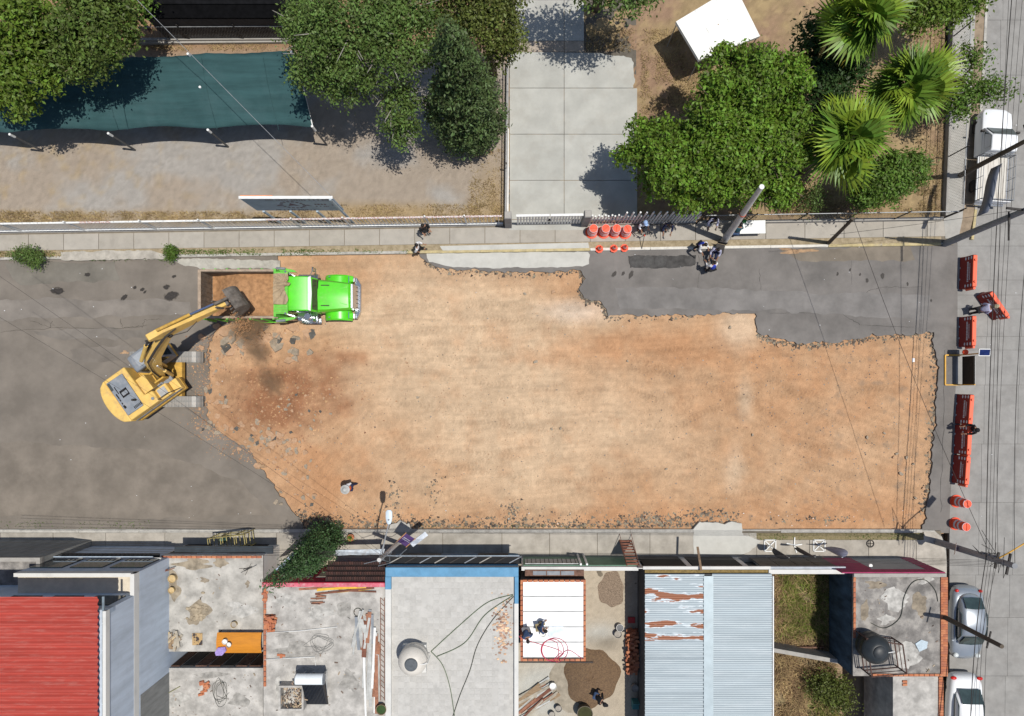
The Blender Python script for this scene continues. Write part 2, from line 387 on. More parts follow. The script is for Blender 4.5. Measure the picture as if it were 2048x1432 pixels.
# repaired strips of slightly different tone
for i, (q, c) in enumerate([([(-60, 602), (150, 598), (380, 604), (384, 628), (150, 634), (-60, 640)], (.205, .182, .158)), ([(66, 662), (170, 656), (292, 660), (296, 676), (120, 680)], (.18, .16, .138)), ([(-60, 880), (300, 900), (480, 960), (545, 1030), (200, 1040), (-60, 1030)], (.192, .165, .136)), ([(1230, 575), (1500, 580), (1860, 590), (1860, 640), (1530, 620), (1240, 618)], (.19, .178, .168)), ([(1560, 500), (1820, 492), (1830, 520), (1600, 522)], (.20, .17, .135)), ([(10, 525), (230, 524), (240, 560), (40, 570)], (.17, .155, .13)), ([(140, 700), (260, 690), (250, 720), (150, 730)], (.186, .163, .139))]):
    struct(MB().prism(jag(q, .3, .05, 60 + i), -.01, .0035 + .0006 * i + (.003 if q[0][0] > 1000 else 0)).build('asphalt_patch', M('asphalt_strip_%d' % i, c, .92, .2, .7, bump=.5, bscale=90, grime=.5, grime_col=tuple(k * .8 for k in c), gscale=.5)))
# cracks in the asphalt
m_crack = M('crack', (0.03, 0.028, 0.026), 0.95, 0.2, 5)
def crack(pts, w=0.012, seed=0):
    r = random.Random(seed); L = []
    for (a, b) in zip(pts[:-1], pts[1:]):
        for k in range(10): L.append((a[0] + (b[0] - a[0]) * k / 10 + r.gauss(0, 0.9), a[1] + (b[1] - a[1]) * k / 10 + r.gauss(0, 0.9)))
    mb = MB(); q = [P(*p) for p in L]
    for a, b in zip(q[:-1], q[1:]): mb.bar((*a, 0.004), (*b, 0.004), w * r.uniform(0.5, 1.6), 0.008)
    struct(mb.build('road_crack', m_crack))
crack([(0, 664), (110, 655), (240, 657), (300, 650)], seed=1); crack([(240, 638), (245, 655), (285, 655), (290, 640), (330, 638)], 0.01, 2)
crack([(60, 640), (100, 654), (105, 640)], 0.01, 8)
crack([(1515, 600), (1640, 592), (1720, 588), (1765, 575), (1850, 574)], seed=3); crack([(1540, 626), (1680, 626), (1720, 650), (1840, 655)], seed=4)
crack([(1398, 512), (1396, 600)], 0.01, 5); crack([(1518, 540), (1525, 595), (1500, 600)], 0.01, 6); crack([(1700, 480), (1705, 580)], 0.008, 7)
crack([(1890, 700), (1885, 900), (1880, 1040)], 0.012, 11)

# ---- concrete side street, slab by slab
m_slab = [M('street_concrete_%d' % i, c, 0.88, 0.13, 1.2, bump=0.35, bscale=70, grime=0.4, grime_col=(0.17, 0.155, 0.14), gscale=0.8) for i, c in
          enumerate([(0.268, 0.258, 0.242), (0.276, 0.266, 0.25), (0.262, 0.252, 0.236), (0.272, 0.262, 0.245)])]
street = struct(MB().box(*[P(1900, 0)[0], 60, -60, 60], -0.5, -0.03).build('side_street', M('joint_dirt', (0.09, 0.08, 0.07), 0.95)))
ys = [-420, -300, -190, -75, 40, 150, 262, 330, 448, 492, 560, 590, 618, 673, 700, 770, 888, 1005, 1150, 1235, 1352, 1470, 1590, 1720]
xs = [1912, 1972, 2040, 2150, 2260, 2400, 2600]
for j in range(len(ys) - 1):
    sk = (ys[j] - 700) * -0.045
    for i in range(len(xs) - 1):
        r = RND.random()
        x0, x1 = xs[i] + sk, xs[i + 1] + sk
        if i == 0: x0 = 1914 if ys[j] < 690 else 1899
        g = 0.22
        if 1 <= i <= 3 and r < 0.3: continue_j = 1
        mb = MB().prism(quadpx((x0 + g, ys[j] + g), (x1 - g, ys[j] + g), (x1 - g - 1, ys[j + 1] - g), (x0 + g - (1 if i else 0), ys[j + 1] - g)), -0.2, -0.004 + RND.uniform(-.002, .002))
        mb.build('street_slab', RND.choice(m_slab), street)

# ---- north pavement: panels, verge, kerb
def ny(x, off): return off - 0.0155 * x
m_walk = [M('pavement_%d' % i, c, 0.9, 0.1, 2.0, bump=0.3, bscale=80, grime=0.3, grime_col=(0.25, 0.22, 0.18), gscale=1.0) for i, c in
          enumerate([(0.36, 0.33, 0.285), (0.375, 0.345, 0.30), (0.345, 0.315, 0.27)])]
nw = struct(MB().prism([P(-400, ny(-400, 467)), P(1905, ny(1905, 467)), P(1905, ny(1905, 520)), P(-400, ny(-400, 520))], -0.3, 0.09).build('north_pavement', M('pavement_bed', (0.2, 0.17, 0.13), 0.95)))
x = -360.0; k = 0
while x < 1880:
    w = 70 if x < 1500 else (78 if x < 1700 else 88)
    if x + w > 1895: w = 1895 - x
    b0, b1 = ny(x, 471), ny(x, 502.5)
    MB().prism(quadpx((x + .6, b0), (x + w - .6, ny(x + w, 471)), (x + w - .6, ny(x + w, 502.5)), (x + .6, b1)), -0.1, 0.125 + RND.uniform(-.004, .004)).build('pavement_panel', m_walk[k % 3], nw)
    x += w; k += 1
m_verge = M('verge_earth', (0.24, 0.19, 0.115), 0.95, 0.3, 5, bump=0.6, bscale=30, col2=(0.37, 0.30, 0.2))
sheet('verge_soil', [P(-400, ny(-400, 503)), P(1880, ny(1880, 503)), P(1880, ny(1880, 515)), P(-400, ny(-400, 515))], 0.05, 0.115, m_verge)
m_kerbw = M('kerb_concrete', (0.42, 0.40, 0.36), 0.9, 0.15, 3, bump=0.3, grime=0.5, gscale=2)
m_kerby = M('kerb_yellow', (0.44, 0.36, 0.19), 0.85, 0.2, 4, grime=0.6, grime_col=(0.35, 0.31, 0.26), gscale=3)
m_kerbp = M('kerb_white', (0.62, 0.59, 0.53), 0.85, 0.1, 4, grime=0.5, grime_col=(0.32, 0.29, 0.25), gscale=3)
ker = struct(MB().prism([P(-400, ny(-400, 515.3)), P(1890, ny(1890, 515.3)), P(1890, ny(1890, 518.7)), P(-400, ny(-400, 518.7))], -0.2, 0.12).build('north_kerb', m_kerbw))
kx = [(-390, 0), (130, 0), (260, 0), (395, 0), (520, 0), (640, 0), (760, 0), (815, 1), (960, 1), (1070, 1), (1180, 2), (1300, 2), (1420, 2), (1540, 2), (1655, 1), (1760, 1), (1880, 1)]
for (a, c), (b, _) in zip(kx[:-1], kx[1:]):
    MB().prism(quadpx((a + .4, ny(a, 515)), (b - .4, ny(b, 515)), (b - .4, ny(b, 520.5)), (a + .4, ny(a, 520.5))), -0.1, 0.13).build('kerb_stone', (m_kerbw, m_kerby, m_kerbp)[c], ker, bevel=0.015)
m_apron = M('apron_concrete', (0.47, 0.46, 0.42), 0.9, 0.07, 1.5, bump=0.2, grime=0.3, grime_col=(0.33, 0.31, 0.27))
# concrete apron at the gate and gutter strips
sheet('gate_apron', jag([(853, 507), (1176, 504), (1180, 510), (1178, 528), (1165, 533), (1000, 537), (900, 533), (858, 524)], 0.2, 0.02, 21), -0.2, 0.014, m_apron)
sheet('gate_ramp', quadpx((880, 493), (1176, 486), (1178, 497), (886, 502)), 0.1, 0.134, m_apron)
sheet('gutter_strip', jag([(120, 516.5), (345, 520), (365, 530), (400, 538), (560, 536), (560, 521), (350, 516)], 0.15, 0.03, 8), -0.1, 0.018, M('gutter', (0.40, 0.38, 0.33), 0.9, 0.15, 2, grime=0.5))
sheet('verge_slab', jag([(125, 504), (310, 503), (345, 513), (330, 519), (126, 521)], 0.15, 0.025, 12), 0.02, 0.138, M('verge_slab', (0.38, 0.35, 0.3), 0.9, 0.2, 2, grime=0.4))
# bare dark soil strips along the broken edges
m_soil_d = M('dark_soil', (0.15, 0.115, 0.08), 0.95, 0.4, 6, bump=0.8, bscale=25)
# ---- pavement running up the side street, with verge and kerb
sheet('east_pavement', [P(*p) for p in [(1888, 478), (1914, 478), (1922, 440), (1925, 400), (1940, 200), (1952, -60), (1905, -60), (1893, 200), (1884, 430)]], -0.2, 0.128, M('pavement_east', (0.35, 0.335, 0.305), 0.9, 0.12, 1.5, bump=0.3, grime=0.4, grime_col=(0.28, 0.3, 0.29)))
sheet('east_verge', [P(*p) for p in [(1914, 478), (1936, 470), (1948, 420), (1952, 350), (1962, 160), (1972, -60), (1952, -60), (1940, 200), (1925, 400), (1922, 440)]], -0.2, 0.10, M('verge_brown', (0.26, 0.20, 0.14), 0.95, 0.2, 3, bump=0.4))
ek = [(1942, 480), (1949, 420), (1953, 350), (1957, 260), (1963, 160), (1968, 60), (1973, -60)]
ker = struct(MB().tube([(*P(*p), 0.0) for p in ek], 0.06, 4).build('east_kerb', m_kerbw))
for i, (a, b) in enumerate(zip(ek[:-1], ek[1:])):
    pa, pb = P(*a), P(*b)
    MB().bar((*pa, 0.06), (*pb, 0.06), 0.15, 0.16).build('kerb_stone', m_kerby if i < 1 else m_kerbw, ker, bevel=0.012)
# ---- south pavement
m_sw = [M('south_walk_%d' % i, c, 0.9, 0.16, 1.6, bump=0.3, bscale=60, grime=0.5, grime_col=(0.2, 0.175, 0.14), gscale=0.9) for i, c in enumerate([(0.37, 0.335, 0.285), (0.40, 0.365, 0.315), (0.345, 0.315, 0.27)])]
sp = struct(MB().prism([P(-400, 1061), P(1880, 1061), P(1884, 1180), P(-400, 1180)], -0.3, 0.09).build('south_pavement', M('pavement_bed2', (0.16, 0.135, 0.1), 0.95)))
x = -350.0; k = 0
while x < 1850:
    w = RND.choice([95, 105, 118])
    if x + w > 1855: w = 1870 - x
    t0 = 1079 if x > 1490 else 1065
    MB().prism(quadpx((x + .5, t0), (x + w - .5, t0), (x + w - .5, 1128), (x + .5, 1128)), -0.1, 0.125 + RND.uniform(-.006, .006)).build('pavement_panel', RND.choice(m_sw), sp)
    x += w; k += 1
sheet('south_verge', quadpx((1487, 1065.5), (1845, 1065.5), (1845, 1078.5), (1520, 1078.5)), 0.0, 0.118, M('verge_green', (0.17, 0.145, 0.07), 0.95, 0.3, 8, col2=(0.26, 0.21, 0.12), bump=0.7, bscale=40))
ker = struct(MB().prism(quadpx((-400, 1058.5), (1840, 1058.5), (1840, 1061.5), (-400, 1061.5)), -0.2, 0.11).build('south_kerb', m_kerbw))
x = -380
while x < 1830:
    w = RND.choice([120, 140, 160]); w = min(w, 1842 - x)
    if not 1385 < x + w / 2 < 1485:
        MB().prism(quadpx((x + .3, 1058), (x + w - .3, 1058), (x + w - .3, 1064.5), (x + .3, 1064.5)), -0.1, 0.13).build('kerb_stone', m_kerbw, ker, bevel=0.012)
    x += w
sheet('house_ramp', jag([(1385, 1058), (1398, 1043), (1440, 1046), (1448, 1048), (1462, 1042), (1482, 1046), (1486, 1070), (1500, 1073), (1520, 1082), (1500, 1100), (1480, 1108), (1386, 1108)], 0.15, 0.02, 31), -0.1, 0.142, m_apron)
sheet('broken_ramp', jag([(775, 1062), (780, 1050), (800, 1040), (818, 1046), (826, 1062)], 0.1, 0.03, 33), -0.1, 0.05, m_kerbw)
sheet('corner_ramp', [P(*p) for p in [(1845, 1062), (1868, 1064), (1880, 1075), (1886, 1095), (1890, 1120), (1890, 1170), (1845, 1170)]], -0.2, 0.131, m_sw[1])
mb = MB().tube([(*P(*p), 0.06) for p in [(1838, 1061), (1866, 1062), (1880, 1074), (1888, 1095), (1890, 1130), (1884, 1300), (1876, 1500)]], 0.075, 5)
struct(mb.build('corner_kerb', m_kerbw))
# street side pavement south of the corner
sheet('side_pavement', quadpx((1780, 1120), (1886, 1120), (1876, 1600), (1780, 1600)), -0.2, 0.122, m_sw[2])

# ================================================================ NORTH YARDS
def gravel_c(X, Y):
    PX, PY = px_arrays(X, Y); n1, n2 = fbm(X * 0.45 + 3, Y * 0.45), fbm(X * 1.8, Y * 1.8 + 9)
    C = np.zeros(X.shape + (3,)); C[:] = (0.33, 0.305, 0.275)
    C = lerp(C, (0.32, 0.26, 0.2), np.clip((n1 - 0.42) * 5 + blob(PX, PY, 60, 350, 140, 110) + blob(PX, PY, 900, 330, 200, 120) + blob(PX, PY, 760, 380, 120, 60) * .5, 0, 1) * 0.85)
    C = lerp(C, (0.36, 0.27, 0.15), np.clip((n2 - 0.56) * 6, 0, 1) * np.clip(1 - PX / 700, 0, 1) * 0.6)
    C = lerp(C, (0.33, 0.235, 0.12), np.clip(blob(PX, PY, 300, 436, 900, 16) + blob(PX, PY, 760, 420, 200, 18) + blob(PX, PY, 985, 400, 40, 80) - 0.35 + n2 * 0.3, 0, 1) * 0.8)
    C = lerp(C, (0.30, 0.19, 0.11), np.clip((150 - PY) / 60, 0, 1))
    return C * (0.75 + 0.5 * fbm(X * 6, Y * 6))[..., None]
gx0, gy0 = P(-350, 468); gx1, gy1 = P(1012, -250)
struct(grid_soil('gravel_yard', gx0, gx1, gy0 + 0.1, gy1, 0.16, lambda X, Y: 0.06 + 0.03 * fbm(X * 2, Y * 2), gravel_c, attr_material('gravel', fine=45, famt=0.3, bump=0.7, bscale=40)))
def lawn_c(X, Y):
    PX, PY = px_arrays(X, Y); n1, n2 = fbm(X * 0.6 + 3, Y * 0.6), fbm(X * 2.5, Y * 2.5 + 9)
    C = np.zeros(X.shape + (3,)); C[:] = (0.31, 0.225, 0.125)
    C = lerp(C, (0.29, 0.19, 0.125), np.clip((n1 - 0.42) * 4 + blob(PX, PY, 1305, 170, 40, 60), 0, 1))
    C = lerp(C, (0.40, 0.295, 0.155), np.clip((n2 - 0.5) * 4, 0, 1) * 0.8)
    return C * (0.7 + 0.6 * fbm(X * 7, Y * 7))[..., None]
lx0, ly0 = P(1012, 466); lx1, ly1 = P(1888, -250)
struct(grid_soil('dry_lawn', lx0, lx1, ly0 + 0.45, ly1, 0.16, lambda X, Y: 0.05 + 0.05 * fbm(X * 2, Y * 2), lawn_c, attr_material('lawn', fine=50, famt=0.35, bump=0.8, bscale=40)))
m_drive = [M('driveway_%d' % i, c, 0.88, 0.1, 0.8, bump=0.25, bscale=70, grime=0.55, grime_col=(0.31, 0.285, 0.245), gscale=0.6) for i, c in enumerate([(0.40, 0.395, 0.36), (0.412, 0.407, 0.372), (0.388, 0.383, 0.348)])]
drv = struct(MB().prism(quadpx((1016, 462), (1272, 462), (1272, -200), (1016, -200)), -0.2, 0.075).build('driveway', M('driveway_joint', (0.12, 0.105, 0.085), 0.95)))
rows = [440, 362, 270, 178, 106]
for j in range(4):
    for i, (a, b) in enumerate([(1019, 1128), (1128, 1274)]):
        q = [(a + .5, rows[j + 1] + .5), (b - .5, rows[j + 1] + .5), (b - .5, rows[j] - .5), (a + .5, rows[j] - .5)]
        poly = [P(*p) for p in q]
        if i == 1 and j == 3: poly = jag([(1128.5, 107), (1200, 108), (1215, 112), (1262, 118), (1267, 128), (1266, 177.5), (1128.5, 177.5)], 0.15, 0.035, 4, keep=(0, 5, 6))
        MB().prism(poly, -0.1, 0.125 + RND.uniform(-.003, .003)).build('driveway_slab', RND.choice(m_drive), drv)
MB().prism(quadpx((1019, 440.5), (1170, 440.5), (1170, 461), (1019, 461)), -0.1, 0.124).build('driveway_slab', m_drive[0], drv)
for a, b, c, d, i in [(1028, 1128, 84, 106, 3), (1128, 1168, 84, 106, 3), (1030, 1128, 2, 84, 0), (1128, 1168, 2, 84, 1), (1030, 1168, -150, 2, 2)]:
    MB().prism(quadpx((a + .5, c + .5), (b - .5, c + .5), (b - .5, d - .5), (a + .5, d - .5)), -0.1, 0.12).build('driveway_slab', m_drive[i] if i < 3 else M('driveway_brown', (0.36, 0.30, 0.24), 0.95, 0.15, 4), drv)
# ---- grass and weeds (stuff)
def blades(name, regions, mat, label, hmin=0.05, hmax=0.2, w=0.012, lean=0.6):
    V, F = [], []
    for (x0, y0, x1, y1, n, zb) in regions:
        n = int(n); px = NP.uniform(x0, x1, n); py = NP.uniform(y0, y1, n)
        keep = fbm((px) / 25.0, (py) / 25.0) + NP.normal(0, .08, n) > 0.42; px, py = px[keep], py[keep]; n = len(px)
        X, Y = (px - CX) / S, (CY - py) / S
        t = NP.uniform(0, 2 * PI, n); h = NP.uniform(hmin, hmax, n); L = h * NP.uniform(0.3, 1.0, n) * lean * 2
        dx, dy = np.cos(t), np.sin(t)
        b = np.stack([X, Y, np.full(n, zb)], -1)
        side = np.stack([-dy, dx, np.zeros(n)], -1) * (w * NP.uniform(.6, 1.8, n))[:, None]
        tip = b + np.stack([dx * L, dy * L, h], -1)
        base = len(V) * 0
        V.append(np.stack([b - side, b + side, tip], 1).reshape(-1, 3))
    V = np.concatenate(V); F = np.arange(len(V)).reshape(-1, 3)
    o = bpy.data.objects.new(name, npmesh(name, V, F, mat)); COL.objects.link(o)
    return stuff(o, label, 'grass')
m_dry = M('dry_grass', (0.40, 0.30, 0.15), 0.9, 0.3, 1.0, island=0.4, trans=0.2)
m_grn = M('green_grass', (0.10, 0.17, 0.03), 0.8, 0.3, 1.0, island=0.5, trans=0.25)
blades('dry_grass', [(-20, 424, 560, 446, 9000, .07), (560, 410, 1005, 446, 7000, .07), (940, 300, 1008, 440, 2500, .07), (-20, 503, 130, 515, 700, .11), (300, 84, 560, 102, 1500, .07)], m_dry, 'low dry yellow grass along the inside of the white fence')
blades('dry_grass', [(1172, 60, 1420, 104, 3500, .08), (1282, 104, 1420, 230, 6000, .08), (1560, 380, 1880, 430, 6000, .08), (1830, 60, 1885, 430, 3500, .08)], m_dry, 'dry straw coloured lawn grass beside the concrete driveway')
blades('green_grass', [(340, 500, 640, 511, 1500, .115), (-10, 503, 130, 516, 500, .11), (640, 500, 820, 507, 300, .11), (150, 516, 340, 522, 300, .05)], m_grn, 'green weeds growing on the verge between pavement and kerb', 0.04, 0.14, 0.016)
blades('green_grass', [(1490, 1066, 1845, 1078, 700, .118), (840, 1050, 1240, 1057, 800, -.12), (0, 1040, 300, 1062, 500, 0.0)], m_grn, 'thin green weeds along the kerb in front of the houses', 0.03, 0.1, 0.012)
# ================================================================ TREES
def leaf_mesh(name, lobes, n, size, mat, origin, clump=14, spread=0.30, shell=0.72, upbias=0.5, aspect=0.55, low=-0.5, seed=1, subl=0):
    """lobes: (x, y, z, rx, ry, rz) in metres around origin; every leaf is its own little bent blade"""
    g = np.random.default_rng(seed)
    if subl:
        new = []
        for l in lobes:
            k = max(4, int(subl * (l[3] * l[4] + l[3] * l[5] + l[4] * l[5]) / 3)); ks = 0
            for i in range(k):
                d = g.normal(size=3); d /= np.linalg.norm(d)
                if d[2] < -.35: d[2] *= -1
                q = g.uniform(.72, 1.05); m_ = min(l[3:6]); rr_ = g.uniform(.34, .58) * (m_ * .6 + .35)
                new.append((l[0] + d[0] * l[3] * q * .86, l[1] + d[1] * l[4] * q * .86, l[2] + d[2] * l[5] * q * .86, rr_, rr_, rr_ * .8))
        lobes = [(l[0], l[1], l[2], l[3] * .86, l[4] * .86, l[5] * .86) for l in lobes] + new
    wts = np.array([l[3] * l[4] + l[3] * l[5] + l[4] * l[5] for l in lobes]); wts = wts / wts.sum()
    Vs = []
    for l, w in zip(lobes, wts):
        k = max(3, int(n * 1.2 * w / clump))
        d = g.normal(size=(k, 3)); d /= np.linalg.norm(d, axis=1)[:, None]
        bad = d[:, 2] < low; d[bad, 2] *= -1
        th, ph = np.arctan2(d[:, 1], d[:, 0]), d[:, 2]
        bump = 0.80 + 0.38 * vnoise(th * 2.1 + seed + 20, ph * 3.3 + 20 + l[0]) - 0.12 * vnoise(th * 6 + 50, ph * 8 + 9)
        r = bump * (shell + (1 - shell) * g.random(k) ** 0.6)
        c = np.array(l[:3]) - np.array(origin) + d * r[:, None] * np.array(l[3:6])
        p = np.repeat(c, clump, 0) + g.normal(size=(k * clump, 3)) * spread * np.array([1, 1, 0.7])
        out = np.repeat(d, clump, 0); m = len(p)
        nr = out * 0.6 + np.array([0, 0, upbias]) + g.normal(size=(m, 3)) * 0.6; nr /= np.linalg.norm(nr, axis=1)[:, None]
        t = np.cross(nr, g.normal(size=(m, 3))); t /= np.linalg.norm(t, axis=1)[:, None] + 1e-9
        b = np.cross(nr, t); s = size * .88 * g.uniform(0.45, 1.45, m)[:, None]
        Vs.append(np.stack([p - t * s * .5, p + b * s * aspect * .5 - nr * s * .08, p + t * s * .55 - nr * s * .14, p - b * s * aspect * .5 - nr * s * .08], 1).reshape(-1, 3))
    V = np.concatenate(Vs); F = np.arange(len(V)).reshape(-1, 4)
    return npmesh(name, V, F, mat)
def limb_mesh(base_r, h, lobes, origin, seed=1, wig=0.15, fork=0.4, nb=0):
    r = random.Random(seed); mb = MB(); top = Vector((0, 0, h * fork))
    pts = [Vector((0, 0, -0.15))] + [Vector((r.gauss(0, wig) * .4, r.gauss(0, wig) * .4, h * fork * t)) for t in (.35, .7)] + [top]
    mb.tube(pts, [base_r * 1.25, base_r, base_r * .85, base_r * .75], 9)
    for l in lobes:
        e = Vector(l[:3]) - Vector(origin); mid = top.lerp(e, .5) + Vector((r.gauss(0, wig), r.gauss(0, wig), r.uniform(-.1, .35)))
        mb.tube([top - Vector((0, 0, .2)), mid, e], [base_r * .5, base_r * .33, base_r * .12], 6)
        for q in range(5 + nb):
            a = r.uniform(0, 2 * PI); b = r.uniform(-.2, 1)
            tip = e + Vector((math.cos(a) * l[3] * .85, math.sin(a) * l[4] * .85, b * l[5] * .8))
            st = mid.lerp(e, r.uniform(.2, .9))
            mb.tube([st, st.lerp(tip, .5) + Vector((r.gauss(0, .1), r.gauss(0, .1), .15)), tip], [base_r * .2, base_r * .13, base_r * .04], 5)
    return mb
def L(px, py, z, rx, ry, rz): x, y = P(px, py, z); return (x, y, z, rx, ry, rz)
m_bark = M('bark', (0.17, 0.125, 0.09), 0.95, 0.35, 6, bump=0.8, bscale=20, stretch=(1, 1, .2))
m_barkg = M('bark_grey', (0.27, 0.25, 0.22), 0.95, 0.3, 6, bump=0.6, bscale=20)
def leafm(name, col, island=0.45, trans=0.28, rough=0.55): return M(name, col, rough, 0.25, 0.9, island=island, trans=trans, spec=0.35)
def tree(name, label, base, h, lobes, n, size, leaf, bark=None, trunk_r=0.2, seed=1, group=None, nb=0, **kw):
    kw.setdefault('subl', 3.0 if h > 3 else 0); kw.setdefault('upbias', .32)
    bx, by = base; t = thing(name, label, 'tree', (bx, by, 0.05), 0, group)
    o = (bx, by, 0.05)
    limb_mesh(trunk_r, h, lobes, o, seed, nb=nb).build('trunk', bark or m_bark, t, smooth=True)
    link('crown', leaf_mesh('crown', lobes, n, size, leaf, o, seed=seed, **kw), t)
    return t
lf_yel = leafm('leaf_yellowgreen', (0.125, 0.195, 0.024)); lf_mid = leafm('leaf_green', (0.10, 0.175, 0.025)); lf_oliv = leafm('leaf_olive', (0.118, 0.145, 0.03))
lf_fic = leafm('leaf_ficus', (0.125, 0.215, 0.022), 0.55); lf_con = leafm('leaf_cypress', (0.072, 0.112, 0.034), 0.5, 0.15); lf_gry = leafm('leaf_greyish', (0.11, 0.175, 0.04), 0.5)
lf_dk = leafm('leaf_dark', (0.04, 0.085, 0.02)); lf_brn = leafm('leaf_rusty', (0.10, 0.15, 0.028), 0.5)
tree('broadleaf_tree', 'yellow-green broadleaf tree at the left edge over the shade canopy', P(95, 190), 7, [L(30, 60, 6.2, 2.4, 2.3, 1.9), L(60, 150, 5.6, 1.7, 1.5, 1.4), L(25, 205, 4.6, 1.3, 1.0, 1.1), L(-40, 110, 5.5, 2, 2.4, 1.6), L(85, 115, 5.2, 1.2, 1.2, 1.2)], 15000, 0.24, lf_yel, seed=2, trunk_r=.2, clump=12, spread=.16)
tree('broadleaf_tree', 'rounded green tree with rusty tinges over the canopy\'s left half', P(240, 130), 7, [L(190, 60, 6.4, 2.0, 1.9, 1.7), L(180, 125, 5.6, 1.7, 1.15, 1.3), L(228, 40, 5.8, 1.2, 1.2, 1.2), L(145, 90, 5.6, 1.3, 1.6, 1.2)], 15000, 0.20, lf_brn, seed=3, trunk_r=.2, clump=18, spread=.2)
tree('broadleaf_tree', 'bright green sapling crown beside the top left black roof', P(300, 60), 5, [L(262, 15, 4.4, 1.0, 1.0, .9)], 1800, 0.2, lf_mid, seed=31, trunk_r=.09)
tree('broadleaf_tree', 'large thin-leaved tree with bare grey twigs at the canopy\'s right end', P(735, 190), 8, [L(700, 60, 7.2, 2.9, 2.4, 1.8), L(640, 110, 6.2, 1.8, 2.1, 1.4), L(790, 100, 6.6, 2.1, 2.3, 1.5), L(700, 170, 5.4, 2.3, 1.2, 1.2), L(800, 210, 4.8, 1.3, 1.6, 1.0), L(805, 265, 3.8, .9, .75, .6), L(610, 60, 6.4, 1.5, 1.8, 1.2), L(820, 10, 6.8, 1.8, 1.2, 1.2)], 34000, 0.17, lf_gry, m_barkg, .26, seed=4, nb=9, clump=16, spread=.2, shell=.5)
# conifer: stacked tiers
def cone_tree(name, label, base, h, r0, leaf, n, size, seed, z0=0.4, lean=(0, 0), group=None):
    t = thing(name, label, 'tree', (*base, 0.05), 0, group)
    MB().cyl((0, 0, -.1), (lean[0] * .9, lean[1] * .9, h * .93), r0 * .1, .03, 8).build('trunk', m_bark, t, smooth=True)
    lobes = []; r = random.Random(seed); k = 16
    for i in range(k):
        f = i / (k - 1); rr = r0 * (1 - f) ** .75 * (.55 + .45 * min(1, f * 5 + .3)) + .12
        z = z0 + (h - z0) * f
        m = 3 if rr > .5 else 1
        for q in range(m):
            a = r.uniform(0, 6.28); d = rr * .35 if m > 1 else 0
            lobes.append((lean[0] * f + d * math.cos(a), lean[1] * f + d * math.sin(a), z, rr * .8, rr * .8, (h / k) * 1.2))
    link('crown', leaf_mesh('crown', lobes, n, size, leaf, (0, 0, 0), clump=22, spread=.17, shell=.55, aspect=.45, low=-.9, seed=seed), t)
    return t
cone_tree('cypress_tree', 'tall dark green conifer beside the driveway fence', P(938, 266), 11.6, 2.2, lf_con, 30000, 0.20, 5, z0=1.2)
tree('broadleaf_tree', 'dense olive tree above the conifer at the driveway\'s top left', P(985, 150), 8, [L(965, 20, 7, 2.1, 2.2, 2), L(1010, 60, 6, 1.0, 1.6, 1.3), L(920, 10, 6.6, 1.5, 2, 1.6), L(1000, 120, 4.5, 0.75, .8, .8)], 17000, 0.17, lf_oliv, seed=6, trunk_r=.25, clump=18, spread=.2)
tree('broadleaf_tree', 'tree at the top edge casting shade on the driveway', P(1190, 20), 7, [L(1235, -10, 6, 1.7, .8, 1.2), L(1190, -60, 6, 2.4, 1.5, 1.5), L(1280, -45, 5.5, 1.8, 1.4, 1.2)], 7000, 0.2, lf_gry, seed=7, trunk_r=.2, shell=.5)
tree('ficus_tree', 'big bright green broadleaf tree between driveway and palms', P(1420, 320), 7, [L(1390, 320, 5.2, 2.9, 2.4, 2.0), L(1318, 305, 4.6, 2.0, 2.1, 1.5), L(1450, 250, 5.6, 2.6, 2.4, 1.9), L(1530, 170, 5.8, 2.2, 1.9, 1.6), L(1560, 280, 5.0, 1.5, 2.6, 1.5), L(1460, 370, 4.6, 2.4, 1.3, 1.4), L(1330, 370, 4.0, 1.7, 1.0, 1.2), L(1440, 130, 5.2, 1.2, .9, 1.0), L(1560, 385, 4.2, 1.2, 1.0, 1.1)], 56000, 0.21, lf_fic, seed=8, trunk_r=.3, clump=10, spread=.13, subl=4.2)
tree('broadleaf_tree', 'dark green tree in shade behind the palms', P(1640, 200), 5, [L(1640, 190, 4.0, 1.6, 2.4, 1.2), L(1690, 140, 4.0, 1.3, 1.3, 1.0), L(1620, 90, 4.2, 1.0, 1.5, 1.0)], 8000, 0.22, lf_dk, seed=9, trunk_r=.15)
tree('broadleaf_tree', 'round leafy tree beneath the lowest palm by the corner', P(1770, 370), 4, [L(1770, 360, 3.2, 1.9, 1.4, 1.1), L(1735, 385, 2.8, 1.2, .8, .8), L(1820, 340, 2.9, 1.1, 1.2, .8)], 11000, 0.18, lf_mid, seed=10, trunk_r=.13, clump=16, spread=.2)
tree('broadleaf_tree', 'green tree at the top edge left of the side street', P(1830, 60), 5.5, [L(1850, 15, 4.6, 1.9, 1.3, 1.2), L(1910, 10, 4.2, 1.2, .9, .8)], 7500, 0.19, lf_yel, seed=11, trunk_r=.15, shell=.55)
tree('roadside_tree', 'sparse tree with bare twigs leaning over the white pickup', P(1890, 180), 4, [L(1935, 195, 3.4, 1.2, 1.0, .7), L(1985, 180, 3.4, 1.0, .8, .5), L(1905, 215, 3.0, .8, .7, .5), L(1940, 120, 4.0, 1.0, 1.0, .4)], 3400, 0.17, lf_mid, m_bark, .12, seed=12, nb=9, shell=.4, clump=12)
tree('shrub', 'small green shrub in front of the round leafy corner tree', P(1625, 395), 1.2, [L(1620, 395, .9, .7, .8, .5)], 900, 0.13, lf_gry, seed=13, trunk_r=.04, shell=.4)
tree('shrub', 'bushy weed on the verge at the far left', P(62, 514), 1.0, [L(52, 510, .6, .8, .45, .4), L(72, 518, .5, .4, .5, .35)], 2600, 0.10, lf_gry, seed=14, trunk_r=.03, clump=10, spread=.14)
